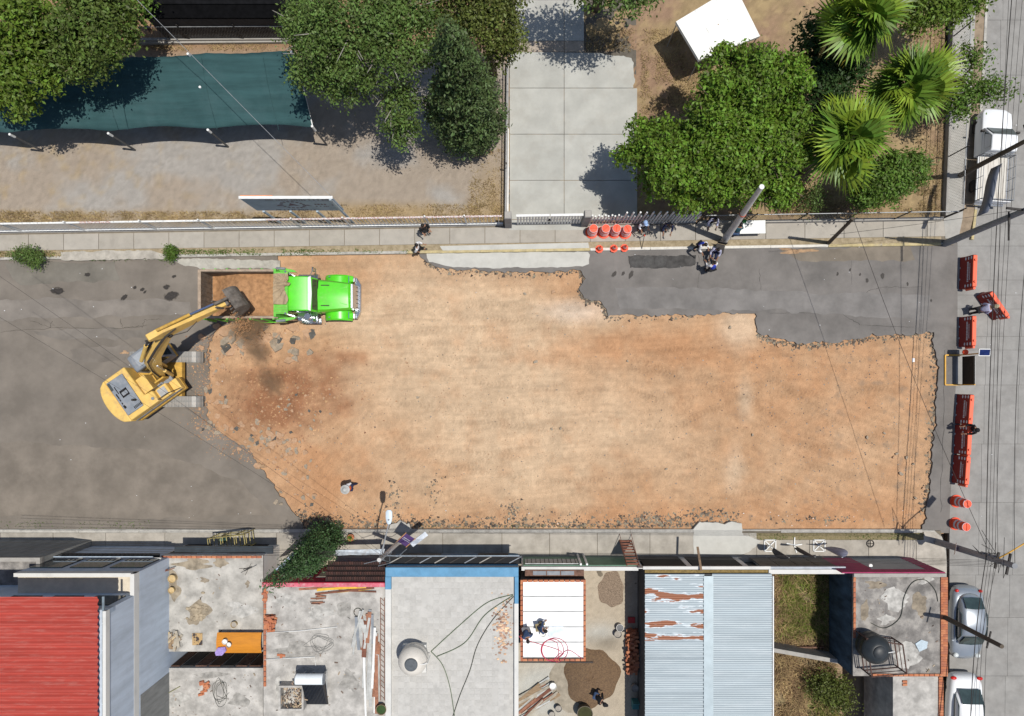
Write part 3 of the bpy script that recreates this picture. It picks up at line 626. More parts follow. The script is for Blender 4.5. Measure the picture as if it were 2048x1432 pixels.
tree('shrub', 'small green weed clump on the verge behind the dump truck', P(342, 508), .7, [L(342, 506, .45, .32, .42, .35)], 1300, 0.09, lf_mid, seed=15, trunk_r=.02, clump=10, spread=.1)
tree('shrub', 'low sprawling bush in the walled weedy lot, lower half', P(1660, 1375), 1.4, [L(1655, 1375, 1.0, 1.1, .8, .6), L(1680, 1395, .9, .6, .8, .5)], 4200, 0.13, lf_oliv, seed=16, trunk_r=.05, shell=.4)

# ---- fan palms
def fan_mesh(R, pet, seed, mat, droop=0.35):
    r = random.Random(seed); V, F = [], []
    n = 30
    mb = MB()
    c = Vector((pet, 0, 0))
    mb.bar((0, 0, 0), (pet, 0, 0.02), 0.045, 0.03)
    for i in range(n):
        a = math.radians(-128 + 256 * i / (n - 1)); Ln = R * (0.72 + 0.28 * math.cos(a * .65)) * r.uniform(.9, 1.06)
        d = Vector((math.cos(a), math.sin(a), 0)); s = Vector((-d.y, d.x, 0)); w = R * 0.062
        p1 = c + d * Ln * .45 + Vector((0, 0, .08 - abs(math.sin(a)) * .05 + (.03 if i % 2 else -.03)))
        tip = c + d * Ln + Vector((r.gauss(0, .02), r.gauss(0, .02), -droop * R * r.uniform(.3, .8)))
        k = len(mb.v); mb.v += [tuple(c), tuple(p1 - s * w), tuple(tip), tuple(p1 + s * w)]; mb.f += [(k, k + 1, k + 2, k + 3)]
    me = mb.mesh('frond'); me.materials.append(mat); return me
m_fr = [leafm('frond_%d' % i, c, .3, .25, .42) for i, c in enumerate([(0.15, 0.25, 0.03), (0.21, 0.30, 0.03), (0.11, 0.2, 0.025), (0.36, 0.28, 0.04)])]
m_dead = M('dead_frond', (0.20, 0.155, 0.105), 0.95, 0.3, 3, island=.4)
fans = [fan_mesh(1.15, .75, 1, m_fr[0]), fan_mesh(1.05, .9, 2, m_fr[1]), fan_mesh(1.2, .6, 3, m_fr[2]), fan_mesh(.95, .8, 4, m_fr[3], .5)]
deadm = fan_mesh(.9, .4, 5, m_dead, 1.1)
def palm(label, top_px, h, n, seed, sc=1.0, skirt=True):
    r = random.Random(seed); x, y = P(*top_px, h)
    t = thing('fan_palm', label, 'palm', (x, y, 0.05), 0, 'fan palms in the corner garden')
    MB().tube([(r.gauss(0, .1), r.gauss(0, .1), h * f) for f in (-.02, .3, .6, .95)], [.24, .19, .17, .2], 10).build('trunk', m_bark, t, smooth=True)
    for i in range(n):
        f = i / n; a = i * 2.39996 + r.uniform(-.2, .2); el = math.radians(66 - 98 * f ** .8 + r.uniform(-16, 16))
        me = fans[3] if (f > .82 and r.random() < .55) else fans[r.randrange(3)]
        s = sc * r.uniform(.7, 1.1)
        link('frond', me, t, (0, 0, h), (r.uniform(-1.3, 1.3), -el, a), (s, s * r.uniform(.75, 1.1), s))
    if skirt:
        for i in range(14):
            a = r.uniform(0, 6.28)
            link('dead_frond', deadm, t, (0, 0, h - r.uniform(.25, 1.6)), (r.uniform(-.4, .4), math.radians(r.uniform(52, 76)), a), (sc * .95,) * 3)
    return t
palm('uppermost fan palm, cut by the top edge, shaggy dead skirt', (1722, 35), 7.2, 34, 1, 1.3)
palm('fan palm on the right, close to the side street fence', (1812, 175), 5.2, 34, 2, 1.3)
palm('lowest fan palm, yellow-tipped fronds beside the big tree', (1690, 280), 5.4, 36, 3, 1.4)
# agave rosettes
m_aga = leafm('agave', (0.13, 0.19, 0.06), .3, .1, .5)
def rosette(name, label, px, n, Ln, mat, z=.05, group=None):
    x, y = P(*px); t = thing(name, label, 'plant', (x, y, z), 0, group); r = random.Random(int(px[0]))
    mb = MB()
    for i in range(n):
        a = i * 2.4; el = math.radians(r.uniform(15, 75)); l = Ln * r.uniform(.7, 1.1); d = Vector((math.cos(a) * math.cos(el), math.sin(a) * math.cos(el), math.sin(el)))
        s = Vector((-math.sin(a), math.cos(a), 0)); w = Ln * .055
        k = len(mb.v); m1 = d * l * .5; mb.v += [tuple(-s * w * .6), tuple(m1 - s * w), tuple(d * l - Vector((0, 0, l * .2))), tuple(m1 + s * w), tuple(s * w * .6)]; mb.f += [(k, k + 1, k + 2, k + 3, k + 4)]
    mb.build('leaves', mat, t); return t
rosette('agave_plant', 'spiky pale yucca behind the round corner tree', (1805, 335), 40, .95, m_aga)
rosette('agave_plant', 'spiky yucca nearest the side street fence', (1845, 330), 36, .8, m_aga)

# ================================================================ FENCES AND GATE
m_white = M('white_paint', (0.72, 0.72, 0.70), 0.6, 0.08, 5, grime=0.35, grime_col=(0.4, 0.36, 0.3), gscale=3)
m_pinkr = M('reddish_rail', (0.45, 0.24, 0.2), 0.8, 0.3, 8)
m_gpost = M('grey_pillar', (0.24, 0.23, 0.225), 0.85, 0.15, 3, bump=.2)
m_conc = M('weathered_concrete', (0.36, 0.34, 0.31), 0.92, 0.18, 2, bump=.4, grime=.5, gscale=2)
FY = lambda x: ny(x, 468)
fence = thing('picket_fence', 'long white picket fence along the gravel yard', 'fence')
def fpt(px, z): return (P(px, FY(px))[0], P(px, FY(px))[1] + 0.06, z)
Hf = 2.05
pk = MB().box(-.017, .017, -.012, .012, 0, Hf - .1).mesh('picket'); pk.materials.append(m_white)
x = -60.0
while x < 1004:
    p = fpt(x, .19); link('picket', pk, fence, p, (0, 0, 0), (1, 1, RND.uniform(.97, 1.02))); x += 7.2
MB().bar(fpt(-80, .1), fpt(1006, .1), .14, .18).build('plinth', m_conc, fence)
for a, b, c in [(-80, 205, 0), (205, 265, 1), (265, 560, 0), (560, 850, 1), (850, 1006, 1)]:
    MB().bar(fpt(a, Hf), fpt(b, Hf), .09, .06).build('top_rail', (m_white, m_pinkr)[c] if c == 0 else M('patched_rail', (0.66, 0.62, 0.6), .8, .1, 14, col2=(0.42, 0.25, 0.22), stretch=(1, 1, 1), lo=.45, hi=.55), fence)
MB().bar(fpt(-80, .45), fpt(1006, .45), .10, .05).build('lower_rail', m_white, fence)
for x in (55, 180, 322, 433, 608, 705, 860, 935):
    MB().bar(fpt(x, 0), fpt(x, Hf + .25), .075).build('post', m_white, fence)
# gate with its two pillars
gate = thing('driveway_gate', 'white double-leaf barred gate closing the concrete driveway', 'gate')
def gpt(px, z, dy=0): return (P(px, ny(px, 470))[0], P(px, ny(px, 470))[1] + .1 + dy, z)
for a, b in [(1033, 1096), (1098, 1160)]:
    lf = MB().bar(gpt(a, 2.1), gpt(b, 2.1), .12, .12).build('gate_leaf', m_white, gate); MB().bar(gpt(a, .25), gpt(b, .25), .06, .14).build('bottom_rail', m_gpost, lf)
    n = 11
    for i in range(n):
        q = a + (b - a) * (i + .5) / n
        MB().bar(gpt(q, .25), gpt(q, 2.05), .10, .05, up=(0, 1, 0)).build('bar', m_white, lf)
MB().cyl(gpt(1097, 1.1, -.06), gpt(1097, 1.1, .05), .09, n=8).build('lock_box', M('dark_metal', (0.05, 0.05, 0.052), .5, .2, 4, metal=.6), gate)
for px, cap in ((1017, 0), (1168, 1)):
    g = tag(MB().box(*(gpt(px, 0)[0] - .19, gpt(px, 0)[0] + .19), gpt(px, 0)[1] - .2, gpt(px, 0)[1] + .2, 0, 2.3).build('gate_pillar', m_gpost, bevel=.02),
            'dark grey gate pillar ' + ('left' if cap == 0 else 'right') + ' of the driveway gate', 'pillar')
    MB().box(gpt(px, 0)[0] - .16, gpt(px, 0)[0] + .16, gpt(px, 0)[1] - .17, gpt(px, 0)[1] + .17, 2.3, 2.36).build('cap', m_conc, g)
# tall pickets right of the gate
f2 = thing('picket_fence', 'white fence of spaced round pickets, uneven heights, right of the gate', 'fence')
x = 1178; i = 0
while x < 1386:
    hh = 1.75 if i % 2 else (1.95 if i < 9 else 2.45)
    MB().cyl(gpt(x, .15), gpt(x, hh), .05, n=8).build('picket', m_white, f2); x += 6.3; i += 1
MB().bar(gpt(1174, .9), gpt(1390, .9), .04, .05).build('rail', m_white, f2)
MB().bar(gpt(1174, .1), gpt(1390, .1), .16, .22).build('plinth', m_conc, f2)
# wall and chain-link fence towards the corner and up the side street
m_wire = M('galvanised', (0.33, 0.34, 0.35), .5, .2, 4, metal=.5)
m_wd = M('dark_post', (0.045, 0.04, 0.037), .8, .2, 4)
def chain(label, pts, h, step=.32, postn=6, low=.45, sag=0):
    t = thing('chain_link_fence', label, 'fence'); m = MB()
    for (a, b) in zip(pts[:-1], pts[1:]):
        A, B = Vector((*P(*a), 0)), Vector((*P(*b), 0)); Ln = (B - A).length
        MB().bar(A + Vector((0, 0, low / 2)), B + Vector((0, 0, low / 2)), .14, low).build('base_wall', m_conc, t)
        MB().cyl(A + Vector((0, 0, h)), B + Vector((0, 0, h)), .025, n=6).build('top_rail', m_wire, t)
        k = max(2, int(Ln / 2.6))
        for i in range(k + 1):
            p = A.lerp(B, i / k); MB().cyl(p, p + Vector((0, 0, h + .25)), .035, n=6).build('post', m_wd, t)
        d = (B - A).normalized(); n = int(Ln / .16)
        for i in range(n):
            p = A + d * (i * .16)
            for s in (1, -1):
                q = p + d * (s * (h - low) * .55)
                t0, t1 = (q - A).dot(d), 0
                if 0 <= t0 <= Ln: m.bar(p + Vector((0, 0, low)), q + Vector((0, 0, h)), .006)
    w = m.build('wire_mesh', m_wire, t); w['kind'] = 'stuff'
    return t
chain('chain-link fence on a low wall between table and street corner', [(1392, 448), (1878, 440)], 1.9)
chain('chain-link fence running up beside the side street pavement', [(1884, 436), (1893, 200), (1903, -40)], 1.9)
chain('chain-link fence behind the shade canopy at the top', [(280, 86), (600, 84)], 1.7)
chain('white-railed fence between conifer and driveway', [(1012, 448), (1016, 130)], 1.2)
# ---- driveway side kerb in white
tag(MB().bar((*P(1015, 452), .2), (*P(1016, 262), .2), .12, .35).build('low_wall', m_white), 'low white wall edging the driveway below the conifer', 'wall')
# ================================================================ SHADE CANOPY
can = thing('shade_canopy', 'long dark teal shade-cloth carport canopy on white posts', 'canopy')
zc = 2.6
def canopy_pts():
    nx, nyy = 97, 17; V = []
    tl, tr, bl, br = (-110, 128), (588, 99), (-190, 268), (625, 252)
    piers = [(-190, 268), (20, 267), (217, 265), (416, 258), (625, 252)]
    for j in range(nyy):
        v = j / (nyy - 1)
        for i in range(nx):
            u = i / (nx - 1); px = (tl[0] + (tr[0] - tl[0]) * u) * (1 - v) + (bl[0] + (br[0] - bl[0]) * u) * v
            py = (tl[1] + (tr[1] - tl[1]) * u) * (1 - v) + (bl[1] + (br[1] - bl[1]) * u) * v
            w = (px + 190) % 202 / 202; py -= math.sin(PI * w) * 9 * v ** 4
            z = zc + .35 * math.sin(PI * v) * .6 - .16 * math.sin(PI * w) ** .7 + .035 * math.sin(px * .05 + py * .12) + .02 * math.sin(px * .21 - py * .09) + .1 * (1 - v)
            x, y = P(px, py, zc + .1); V.append((x, y, z))
    F = [(j * nx + i, (j + 1) * nx + i, (j + 1) * nx + i + 1, j * nx + i + 1) for j in range(nyy - 1) for i in range(nx - 1)]
    return V, F
V, F = canopy_pts()
m_can = M('teal_shade_cloth', (0.031, 0.075, 0.078), 0.9, .16, 1.0, bump=.15, bscale=120, spec=.2, stretch=(.3, 3, 1), grime=.45, grime_col=(.06, .11, .115), gscale=.5)
mb = MB(); mb.add(V, F); o = mb.build('cloth', m_can, can, smooth=True); sm = o.modifiers.new('thick', 'SOLIDIFY'); sm.thickness = .015
for q_ in (217, 245, 416, 540):
    MB().tube([(*P(q_ + (v_ - .5) * (30 if q_ != 245 else 12), 112 + v_ * 145, zc + .2), zc + .36 * math.sin(PI * v_) * .6 + .1 * (1 - v_) + .012) for v_ in [k / 12 for k in range(13)]], .012, 4).build('seam', m_can, can)
for px, py in [(20, 269), (217, 267), (416, 260), (627, 256), (585, 108), (404, 178), (380, 112), (190, 120)]:
    x, y = P(px, py, zc)
    MB().cyl((x, y, 0), (x, y, zc + (.22 if py < 260 else .02)), .055, n=10).build('post', M('canopy_post', (.10, .10, .10), .7), can); MB().cyl((x, y, zc - .35), (x, y, zc + (.26 if py < 260 else .04)), .065, n=10).build('post_cap', m_white, can)
MB().bar((*P(590, 106, zc), zc + .1), (*P(626, 254, zc), zc + .02), .05).build('end_beam', m_white, can)
# black roof behind the yard
bl = thing('dark_shed', 'long building with a black flat roof at the top left edge', 'building')
x0, y0 = P(290, 36, 2.6); x1, y1 = P(560, -60, 2.6)
MB().box(x0, x1 + 1, y0 + .05, y1, 0, 2.5).build('wall', m_wd, bl)
MB().box(x0 - .05, x1 + 1.05, y0, y1, 2.5, 2.62).build('roof', M('black_roof', (.004, .004, .0045), .9, .3, 3, spec=.05), bl)
MB().box(x0 - .05, x1 + 1.05, y0 + .7, y0 + .9, 2.62, 2.7).build('ridge_strip', M('black_strip', (.009, .009, .01), .9, .3, 3, spec=.05), bl)
tag(MB().bar((*P(285, 90), .15), (*P(600, 87), .15), .12, .3).build('low_wall', m_conc), 'low pale kerb wall behind the teal canopy', 'wall')
# ================================================================ SIGNBOARD
sg = thing('signboard', 'large grey signboard on four slanted-looking posts behind the white fence', 'sign')
zt, zb = 4.9, 2.65
m_sgn = M('sign_face', (0.30, 0.37, 0.44), .7, .12, 1.5); m_sgm = M('sign_mark', (0.14, 0.10, 0.12), .8, .1, 4); m_post = M('steel_post', (0.36, 0.43, 0.48), .6, .12, 4)
by = P(0, 444)[1]; bxs = [P(q, 444)[0] for q in (562, 612, 662, 708)]
MB().box(bxs[0] - .35, bxs[-1] + .1, by - .04, by + .04, zb, zt).build('panel', m_sgn, sg)
MB().box(bxs[0] - .38, bxs[-1] + .13, by - .06, by + .08, zt, zt + .06).build('top_edge', m_white, sg)
MB().box(bxs[0] - .3, bxs[0] + 1.3, by + .081, by + .12, zt - .02, zt + .05).build('orange_strip', M('orange_strip', (.7, .22, .06), .7), sg)
for i, b in enumerate(bxs): MB().box(b - .06, b + .06, by - .12, by - .042, 0, zt if i == 3 else zb).build('post', m_post, sg)
cxs, czs = (bxs[0] + bxs[-1]) / 2 - .15, (zt + zb) / 2                      # eagle-like round crest with wings, then lines of lettering
cr = MB(); yf = by - .045
for k in range(16):
    a0, a1 = 2 * PI * k / 16, 2 * PI * (k + .62) / 16
    cr.add([(cxs + .5 * math.cos(a0), yf, czs + .5 * math.sin(a0)), (cxs + .66 * math.cos(a0), yf, czs + .66 * math.sin(a0)), (cxs + .66 * math.cos(a1), yf, czs + .66 * math.sin(a1)), (cxs + .5 * math.cos(a1), yf, czs + .5 * math.sin(a1))], [(0, 1, 2, 3)])
for s in (1, -1): cr.add([(cxs + s * .55, yf, czs - .1), (cxs + s * 1.05, yf, czs + .2), (cxs + s * .75, yf, czs), (cxs + s * .95, yf, czs - .25)], [(0, 1, 2, 3)])
cr.add([(cxs - .28, yf, czs - .2), (cxs - .05, yf, czs + .32), (cxs + .12, yf, czs + .1), (cxs + .3, yf, czs - .25), (cxs, yf, czs - .1)], [(0, 1, 2, 3, 4)])
cr.build('crest', m_sgm, sg)
tx = MB(); r = random.Random(3)
def textline(mb, x0, x1, z, h, yy, r):
    x = x0
    while x < x1:
        w = r.uniform(.3, .7) * h; mb.add([(x, yy, z), (x + w, yy, z), (x + w, yy, z + h), (x, yy, z + h)], [(0, 1, 2, 3)]); x += w + h * (.25 if r.random() < .8 else .9)
textline(tx, cxs - 1.1, cxs + 2.2, zt - .3, .16, yf, r); textline(tx, cxs - 1.2, cxs + .9, zb + .1, .14, yf, r)
textline(tx, cxs + 1.15, cxs + 1.7, czs, .2, yf, r); textline(tx, cxs + 1.1, cxs + 1.8, czs - .35, .14, yf, r); textline(tx, cxs + 2.0, cxs + 2.7, czs - .1, .14, yf, r)
tx.build('lettering', m_sgm, sg)
# ================================================================ WHITE TENT
zt2 = 2.7
cs = [P(*q, zt2) for q in ((1352, 43), (1398, 120), (1520, 72), (1470, -28))]
tent = thing('tent_canopy', 'white square flat-topped canopy tent set at an angle on the dry lawn', 'tent')
m_tent = M('white_tarp', (0.80, 0.80, 0.765), .6, .03, 2, spec=.2)
cc = (sum(c[0] for c in cs) / 4, sum(c[1] for c in cs) / 4)
secs = []
for f, z in ((1, zt2 - .22), (1.0, zt2), (.5, zt2 + .10), (.02, zt2 + .14)):
    secs.append([(cc[0] + (c[0] - cc[0]) * f, cc[1] + (c[1] - cc[1]) * f, z) for c in cs])
MB().loft(secs, cap=False).build('roof_tarp', m_tent, tent)
for c in cs: MB().cyl((cc[0] + (c[0] - cc[0]) * .96, cc[1] + (c[1] - cc[1]) * .96, 0), (cc[0] + (c[0] - cc[0]) * .96, cc[1] + (c[1] - cc[1]) * .96, zt2 - .02), .03, n=8).build('leg', m_wire, tent)
for f in (.32, .66):
    a = Vector((*cs[0], zt2)).lerp(Vector((*cs[3], zt2)), f); b = Vector((*cs[1], zt2)).lerp(Vector((*cs[2], zt2)), f)
    m = (a + b) / 2; m.z = zt2 + .125
    MB().tube([a + Vector((0, 0, .006)), m, b + Vector((0, 0, .006))], .012, 5).build('seam', M('tent_seam', (.55, .55, .52), .7), tent)
# ================================================================ EXCAVATOR
m_cy = M('digger_yellow', (0.70, 0.46, 0.13), .45, .1, 2.5, grime=.75, grime_col=(.40, .27, .15), gscale=1.9, spec=.4, bump=.05)
m_cyd = M('digger_yellow_worn', (0.52, 0.31, 0.06), .55, .2, 4, grime=.5, grime_col=(.25, .16, .09), gscale=3)
m_dg = M('digger_grey', (0.215, 0.235, 0.26), .6, .15, 3, grime=.35, grime_col=(.36, .29, .22), gscale=3)
m_blk = M('black_gap', (0.012, 0.012, 0.013), .8, .2, 3)
m_shoe = M('track_steel', (0.29, 0.28, 0.26), .55, .22, 5, metal=.2, grime=.45, grime_col=(.33, .24, .17), gscale=4)
m_stl = M('bucket_steel', (0.125, 0.108, 0.092), .7, .4, 4, metal=.0, grime=.8, grime_col=(.10, .075, .055), gscale=2.5)
m_chr = M('chrome_rod', (0.55, 0.57, 0.6), .18, .05, 4, metal=.9)
m_brw = M('cab_window', (0.17, 0.09, 0.05), .15, .2, 3, spec=.6)
m_gls = glass('dark_glass')
exc = thing('excavator', 'yellow crawler excavator swinging its bucket over the green dump truck', 'excavator', (-19.95, .62, 0))
HD = math.radians(35.5)
def up(o):
    o.rotation_euler = (0, 0, HD)
    if o.name.split('.')[0] in ('boom', 'stick', 'bucket', 'boom_cylinder', 'cylinder_rod', 'stick_cylinder', 'bucket_cylinder', 'bucket_link', 'hydraulic_hoses', 'boom_pin'): o.scale = (.925, .9, 1)
    return o
# tracks (along the street)
TL, TR_, TH = 1.98, .42, .85
shoe = MB().box(-.1, .1, -.30, .30, -.02, .02).box(-.015, .015, -.30, .30, .02, .045).mesh('track_shoe'); shoe.materials.append(m_shoe)
for s in (1, -1):
    yc = s * 1.25 - .02
    tr = MB().side([(-TL + .35, .1), (TL - .35, .1), (TL - .1, .42), (TL - .35, .76), (-TL + .35, .76), (-TL + .1, .42)], yc - .2, yc + .2).build('track', m_wd, exc)
    Lst = 2 * (TL - TR_); per = 2 * Lst + 2 * PI * TR_; n = 46
    for i in range(n):
        d = per * i / n
        if d < Lst: x, z, a = -Lst / 2 + d, 2 * TR_, 0
        elif d < Lst + PI * TR_: q = (d - Lst) / TR_; x, z, a = Lst / 2 + TR_ * math.sin(q), TR_ + TR_ * math.cos(q), q
        elif d < 2 * Lst + PI * TR_: x, z, a = Lst / 2 - (d - Lst - PI * TR_), 0, PI
        else: q = (d - 2 * Lst - PI * TR_) / TR_; x, z, a = -Lst / 2 - TR_ * math.sin(q), TR_ - TR_ * math.cos(q), PI + q
        link('track_shoe', shoe, tr, (x, yc, z + .03), (0, a, 0))
MB().box(-1.0, 1.0, -1.0, 1.0, .35, .75).box(-.55, .55, -1.3, 1.3, .4, .7).build('undercarriage', m_cyd, exc, bevel=.04)
MB().cyl((0, 0, .7), (0, 0, 1.08), .62, n=24).build('slew_ring', m_wd, exc)
# house
up(MB().prism([(-2.15, -1.3), (.95, -1.3), (.95, -.55), (.1, -.5), (-.15, -.1), (-.15, .5), (1.55, .5), (1.55, 1.32), (-2.15, 1.32)], 1.05, 1.3).build('deck', m_cyd, exc, bevel=.02))
up(MB().prism([(-2.1, -1.28), (-.25, -1.28), (-.25, -.62), (-.75, -.55), (-.75, 1.30), (-2.1, 1.30)], 1.3, 2.3).build('engine_house', m_cy, exc, bevel=.06))
up(MB().prism([(-.75, -.5), (-.2, -.5), (-.2, .42), (-.75, .42)], 1.3, 2.12).build('pump_cover', m_cy, exc, bevel=.03))
# curved counterweight
cw = []
for i in range(15):
    t = -1 + 2 * i / 14; cw.append((-2.1 - .62 * (1 - t * t) ** .5 * 1.0 - .05, -1.3 + (t + 1) * 1.3))
up(MB().prism([(-2.1, -1.3)] + cw + [(-2.1, 1.3)], 1.05, 2.28).build('counterweight', m_cy, exc, bevel=.09))
hood = up(MB().prism([(-2.05, -1.0), (-1.05, -1.02), (-1.0, 1.05), (-2.02, 1.08)], 2.3, 2.40).build('engine_hood', m_dg, exc, bevel=.04))
vent = MB()
for i in range(7): vent.box(-1.35 + i * .0, -1.1, -.85, -.83, 2.395, 2.404)
for (a, b, c, d) in [(-1.68, -1.25, -.1, .0), (-1.68, -1.62, -.1, .32), (-1.30, -1.25, -.1, .32)]:
    MB().box(a, b, c, d, 2.39, 2.408).build('vent', m_blk, hood)
MB().box(-1.68, -1.25, .2, .32, 2.39, 2.408).build('vent', m_blk, hood)
for i in range(6): MB().box(-1.5 + i * .08, -1.455 + i * .08, -.93, -.78, 2.39, 2.408).build('vent', m_blk, hood)
for i, (x, y, w, h) in enumerate([(-1.92, .15, .07, .3), (-1.92, -.1, .06, .14), (-1.93, -.3, .06, .12), (-1.95, -.52, .10, .2), (-1.86, -.55, .04, .1), (-1.78, .45, .05, .45)]):
    MB().box(x, x + w, y - h / 2, y + h / 2, 2.39, 2.408).build('vent', m_blk, hood)
MB().box(-2.0, -1.85, .55, 1.0, 2.39, 2.41).build('vent', M('dark_panel', (.05, .06, .065), .6), hood)
MB().cyl((-1.2, -.55, 2.38), (-1.2, -.55, 2.75), .06, n=10).build('exhaust_pipe', m_wd, hood)
# right-hand tank and tool boxes
up(MB().box(-.25, .45, -1.28, -.6, 1.3, 2.05).build('fuel_tank', m_cy, exc, bevel=.05))
up(MB().box(-.15, .32, -1.15, -.7, 2.05, 2.075).build('non_slip_plate', M('silver_plate', (.5, .49, .46), .4, .15, 5, metal=.4), exc))
up(MB().box(.47, .93, -1.28, -.6, 1.3, 1.72).build('tool_box', m_cy, exc, bevel=.04))
up(MB().cyl((-.45, -1.0, 2.28), (-.45, -1.0, 2.345), .085, n=14).build('filler_cap', m_dg, exc))
hr = MB().tube([(-.2, -1.24, 2.05), (-.2, -1.24, 2.45), (.4, -1.24, 2.4), (.9, -1.24, 1.75)], .02, 6).tube([(-.2, -.64, 2.05), (-.2, -.64, 2.4), (.4, -.64, 2.3)], .02, 6)
up(hr.build('handrail', m_wd, exc))
up(MB().bar((-2.1, -1.31, 1.75), (.9, -1.31, 1.75), .02, .14).build('side_stripe', m_dg, exc))
# pit between boom and tank with hoses
up(MB().box(-.2, .7, -.55, -.3, 1.3, 1.5).cyl((.1, -.45, 1.5), (.1, -.2, 1.7), .1, n=8).cyl((.35, -.45, 1.4), (.35, -.1, 1.6), .08, n=8).build('valve_block', m_dg, exc))
# cab
cab = up(MB().side([(-.1, 1.3), (-.1, 2.9), (.1, 3.02), (1.15, 3.02), (1.4, 2.75), (1.62, 1.9), (1.55, 1.3)], .42, 1.34).build('cab', m_dg, exc, bevel=.05))
MB().side([(.05, 2.02), (.05, 2.8), (1.1, 2.86), (1.36, 2.62), (1.48, 2.02)], 1.335, 1.352).build('window', m_brw, cab)
MB().side([(.05, 2.02), (.05, 2.8), (1.1, 2.86), (1.36, 2.62), (1.48, 2.02)], .41, .424).build('window', m_gls, cab)
MB().add([(1.19, .5, 3.0), (1.19, 1.26, 3.0), (1.43, 1.26, 2.75), (1.43, .5, 2.75)], [(0, 1, 2, 3)]).add([(1.435, .5, 2.72), (1.435, 1.26, 2.72), (1.645, 1.26, 1.92), (1.645, .5, 1.92)], [(0, 1, 2, 3)]).build('windscreen', m_gls, cab)
MB().box(.25, .95, .55, 1.2, 3.02, 3.05).build('roof_hatch', M('hatch_grey', (.30, .32, .34), .5, .12, 4, grime=.3, grime_col=(.4, .33, .25)), cab, bevel=.01)
MB().tube([(1.0, 1.36, 2.2), (1.1, 1.6, 2.4), (1.25, 1.6, 2.4)], .015, 5).build('mirror_arm', m_wd, cab)
MB().box(1.1, 1.18, 1.45, 1.68, 2.2, 2.6).build('mirror', m_wd, cab, bevel=.01)
# boom, stick, bucket in the x-z plane of the house; yb = centre line
yb = -.02
def arm(name, prof, w, mat, bevel=.03): return up(MB().side(prof, yb - w / 2, yb + w / 2).build(name, mat, exc, bevel=bevel))
foot, knee, tip = (.35, 1.75), (1.75, 4.75), (3.95, 6.25)
arm('boom', [(.15, 1.6), (.55, 1.55), (1.55, 3.35), (2.2, 4.35), (4.05, 5.98), (4.1, 6.3), (3.85, 6.42), (1.85, 5.15), (1.2, 4.3), (.25, 1.95)], .36, m_cy)
up(MB().box(.0, .6, yb - .33, yb - .23, 1.25, 2.1).box(.0, .6, yb + .23, yb + .33, 1.25, 2.1).build('boom_foot', m_cyd, exc, bevel=.03))
for s in (1, -1):
    y = yb + s * .34
    up(MB().cyl((.85, y, 1.45), (1.25, y, 2.85), .095, n=12).build('boom_cylinder', m_cy, exc, smooth='auto'))
    up(MB().cyl((1.25, y, 2.85), (1.62, y, 4.1), .05, n=10).build('cylinder_rod', m_chr, exc, smooth='auto'))
up(MB().cyl((1.5, yb + .05, 5.05), (2.75, yb + .05, 6.35), .10, n=12).build('stick_cylinder', m_cy, exc, smooth='auto'))
up(MB().cyl((2.75, yb + .05, 6.35), (3.45, yb + .05, 7.0), .055, n=10).build('cylinder_rod', m_wd, exc, smooth='auto'))
bend = up(MB().cyl((4.0, yb - .26, 6.15), (4.0, yb + .26, 6.15), .12, n=12).build('boom_pin', m_wd, exc, smooth='auto'))
# stick: rear lobe (3.35,7.15), pivot (4.0,6.15), nose (7.0,4.9)
arm('stick', [(3.28, 7.02), (3.42, 7.22), (4.15, 6.98), (5.6, 5.98), (7.1, 5.06), (7.12, 4.84), (6.98, 4.8), (5.0, 5.55), (4.1, 5.92), (3.85, 6.05)], .36, m_cy)
up(MB().cyl((4.0, yb + .02, 7.22), (5.55, yb + .02, 6.42), .085, n=12).build('bucket_cylinder', m_cyd, exc, smooth='auto'))
up(MB().cyl((5.55, yb + .02, 6.42), (6.65, yb + .02, 5.75), .05, n=10).build('cylinder_rod', M('blue_rod', (.16, .22, .38), .25, .1, 4, metal=.6), exc, smooth='auto'))
up(MB().bar((6.65, yb - .2, 5.72), (6.72, yb - .2, 4.98), .07, .12).bar((6.65, yb + .2, 5.72), (6.72, yb + .2, 4.98), .07, .12).bar((6.65, yb, 5.72), (7.3, yb, 5.35), .14, .12).build('bucket_link', m_stl, exc, bevel=.015))
hz = MB()
for q in (-.26, -.21, -.17, .18, .22, .26): hz.tube([(.4, q + yb, 1.9), (1.0, q + yb, 3.6), (1.7, q + yb, 5.0), (2.9, q + yb, 5.9), (3.9, q + yb * .5, 6.5), (4.6, q * .8 + yb, 6.55)], .03, 5)
up(hz.build('hydraulic_hoses', m_wd, exc))
up(MB().tube([(4.05, yb - .2, 6.0), (4.6, yb - .3, 5.55), (5.4, yb - .24, 5.75)], .022, 5).build('hydraulic_hoses', m_wd, exc))
# bucket: open scoop, mouth turned down and back
pr = []
for i in range(11):
    a = math.radians(84 - 202 * i / 10); pr.append((7.05 + .62 * math.cos(a) + .12, 4.42 + .66 * math.sin(a)))
hw = .62
bk = MB(); n = len(pr)
for s in (1, -1): bk.add([(x, yb + s * hw, z) for x, z in pr], [tuple(range(n))])
bk.add([(x, yb - hw, z) for x, z in pr] + [(x, yb + hw, z) for x, z in pr], [(i, i + 1, n + i + 1, n + i) for i in range(n - 1)])
bo = up(bk.build('bucket', m_stl, exc)); so_ = bo.modifiers.new('t', 'SOLIDIFY'); so_.thickness = .045; so_.offset = 0
for i in range(5):
    y = yb - .5 + i * .25; x, z = pr[-1]
    MB().side([(x + .04, z - .05), (x - .28, z - .09), (x - .02, z + .06)], y - .05, y + .05).build('bucket_tooth', m_stl, bo)
MB().box(6.95, 7.15, yb - .22, yb + .22, 4.85, 5.12).build('hinge_plate', m_stl, bo, bevel=.02)
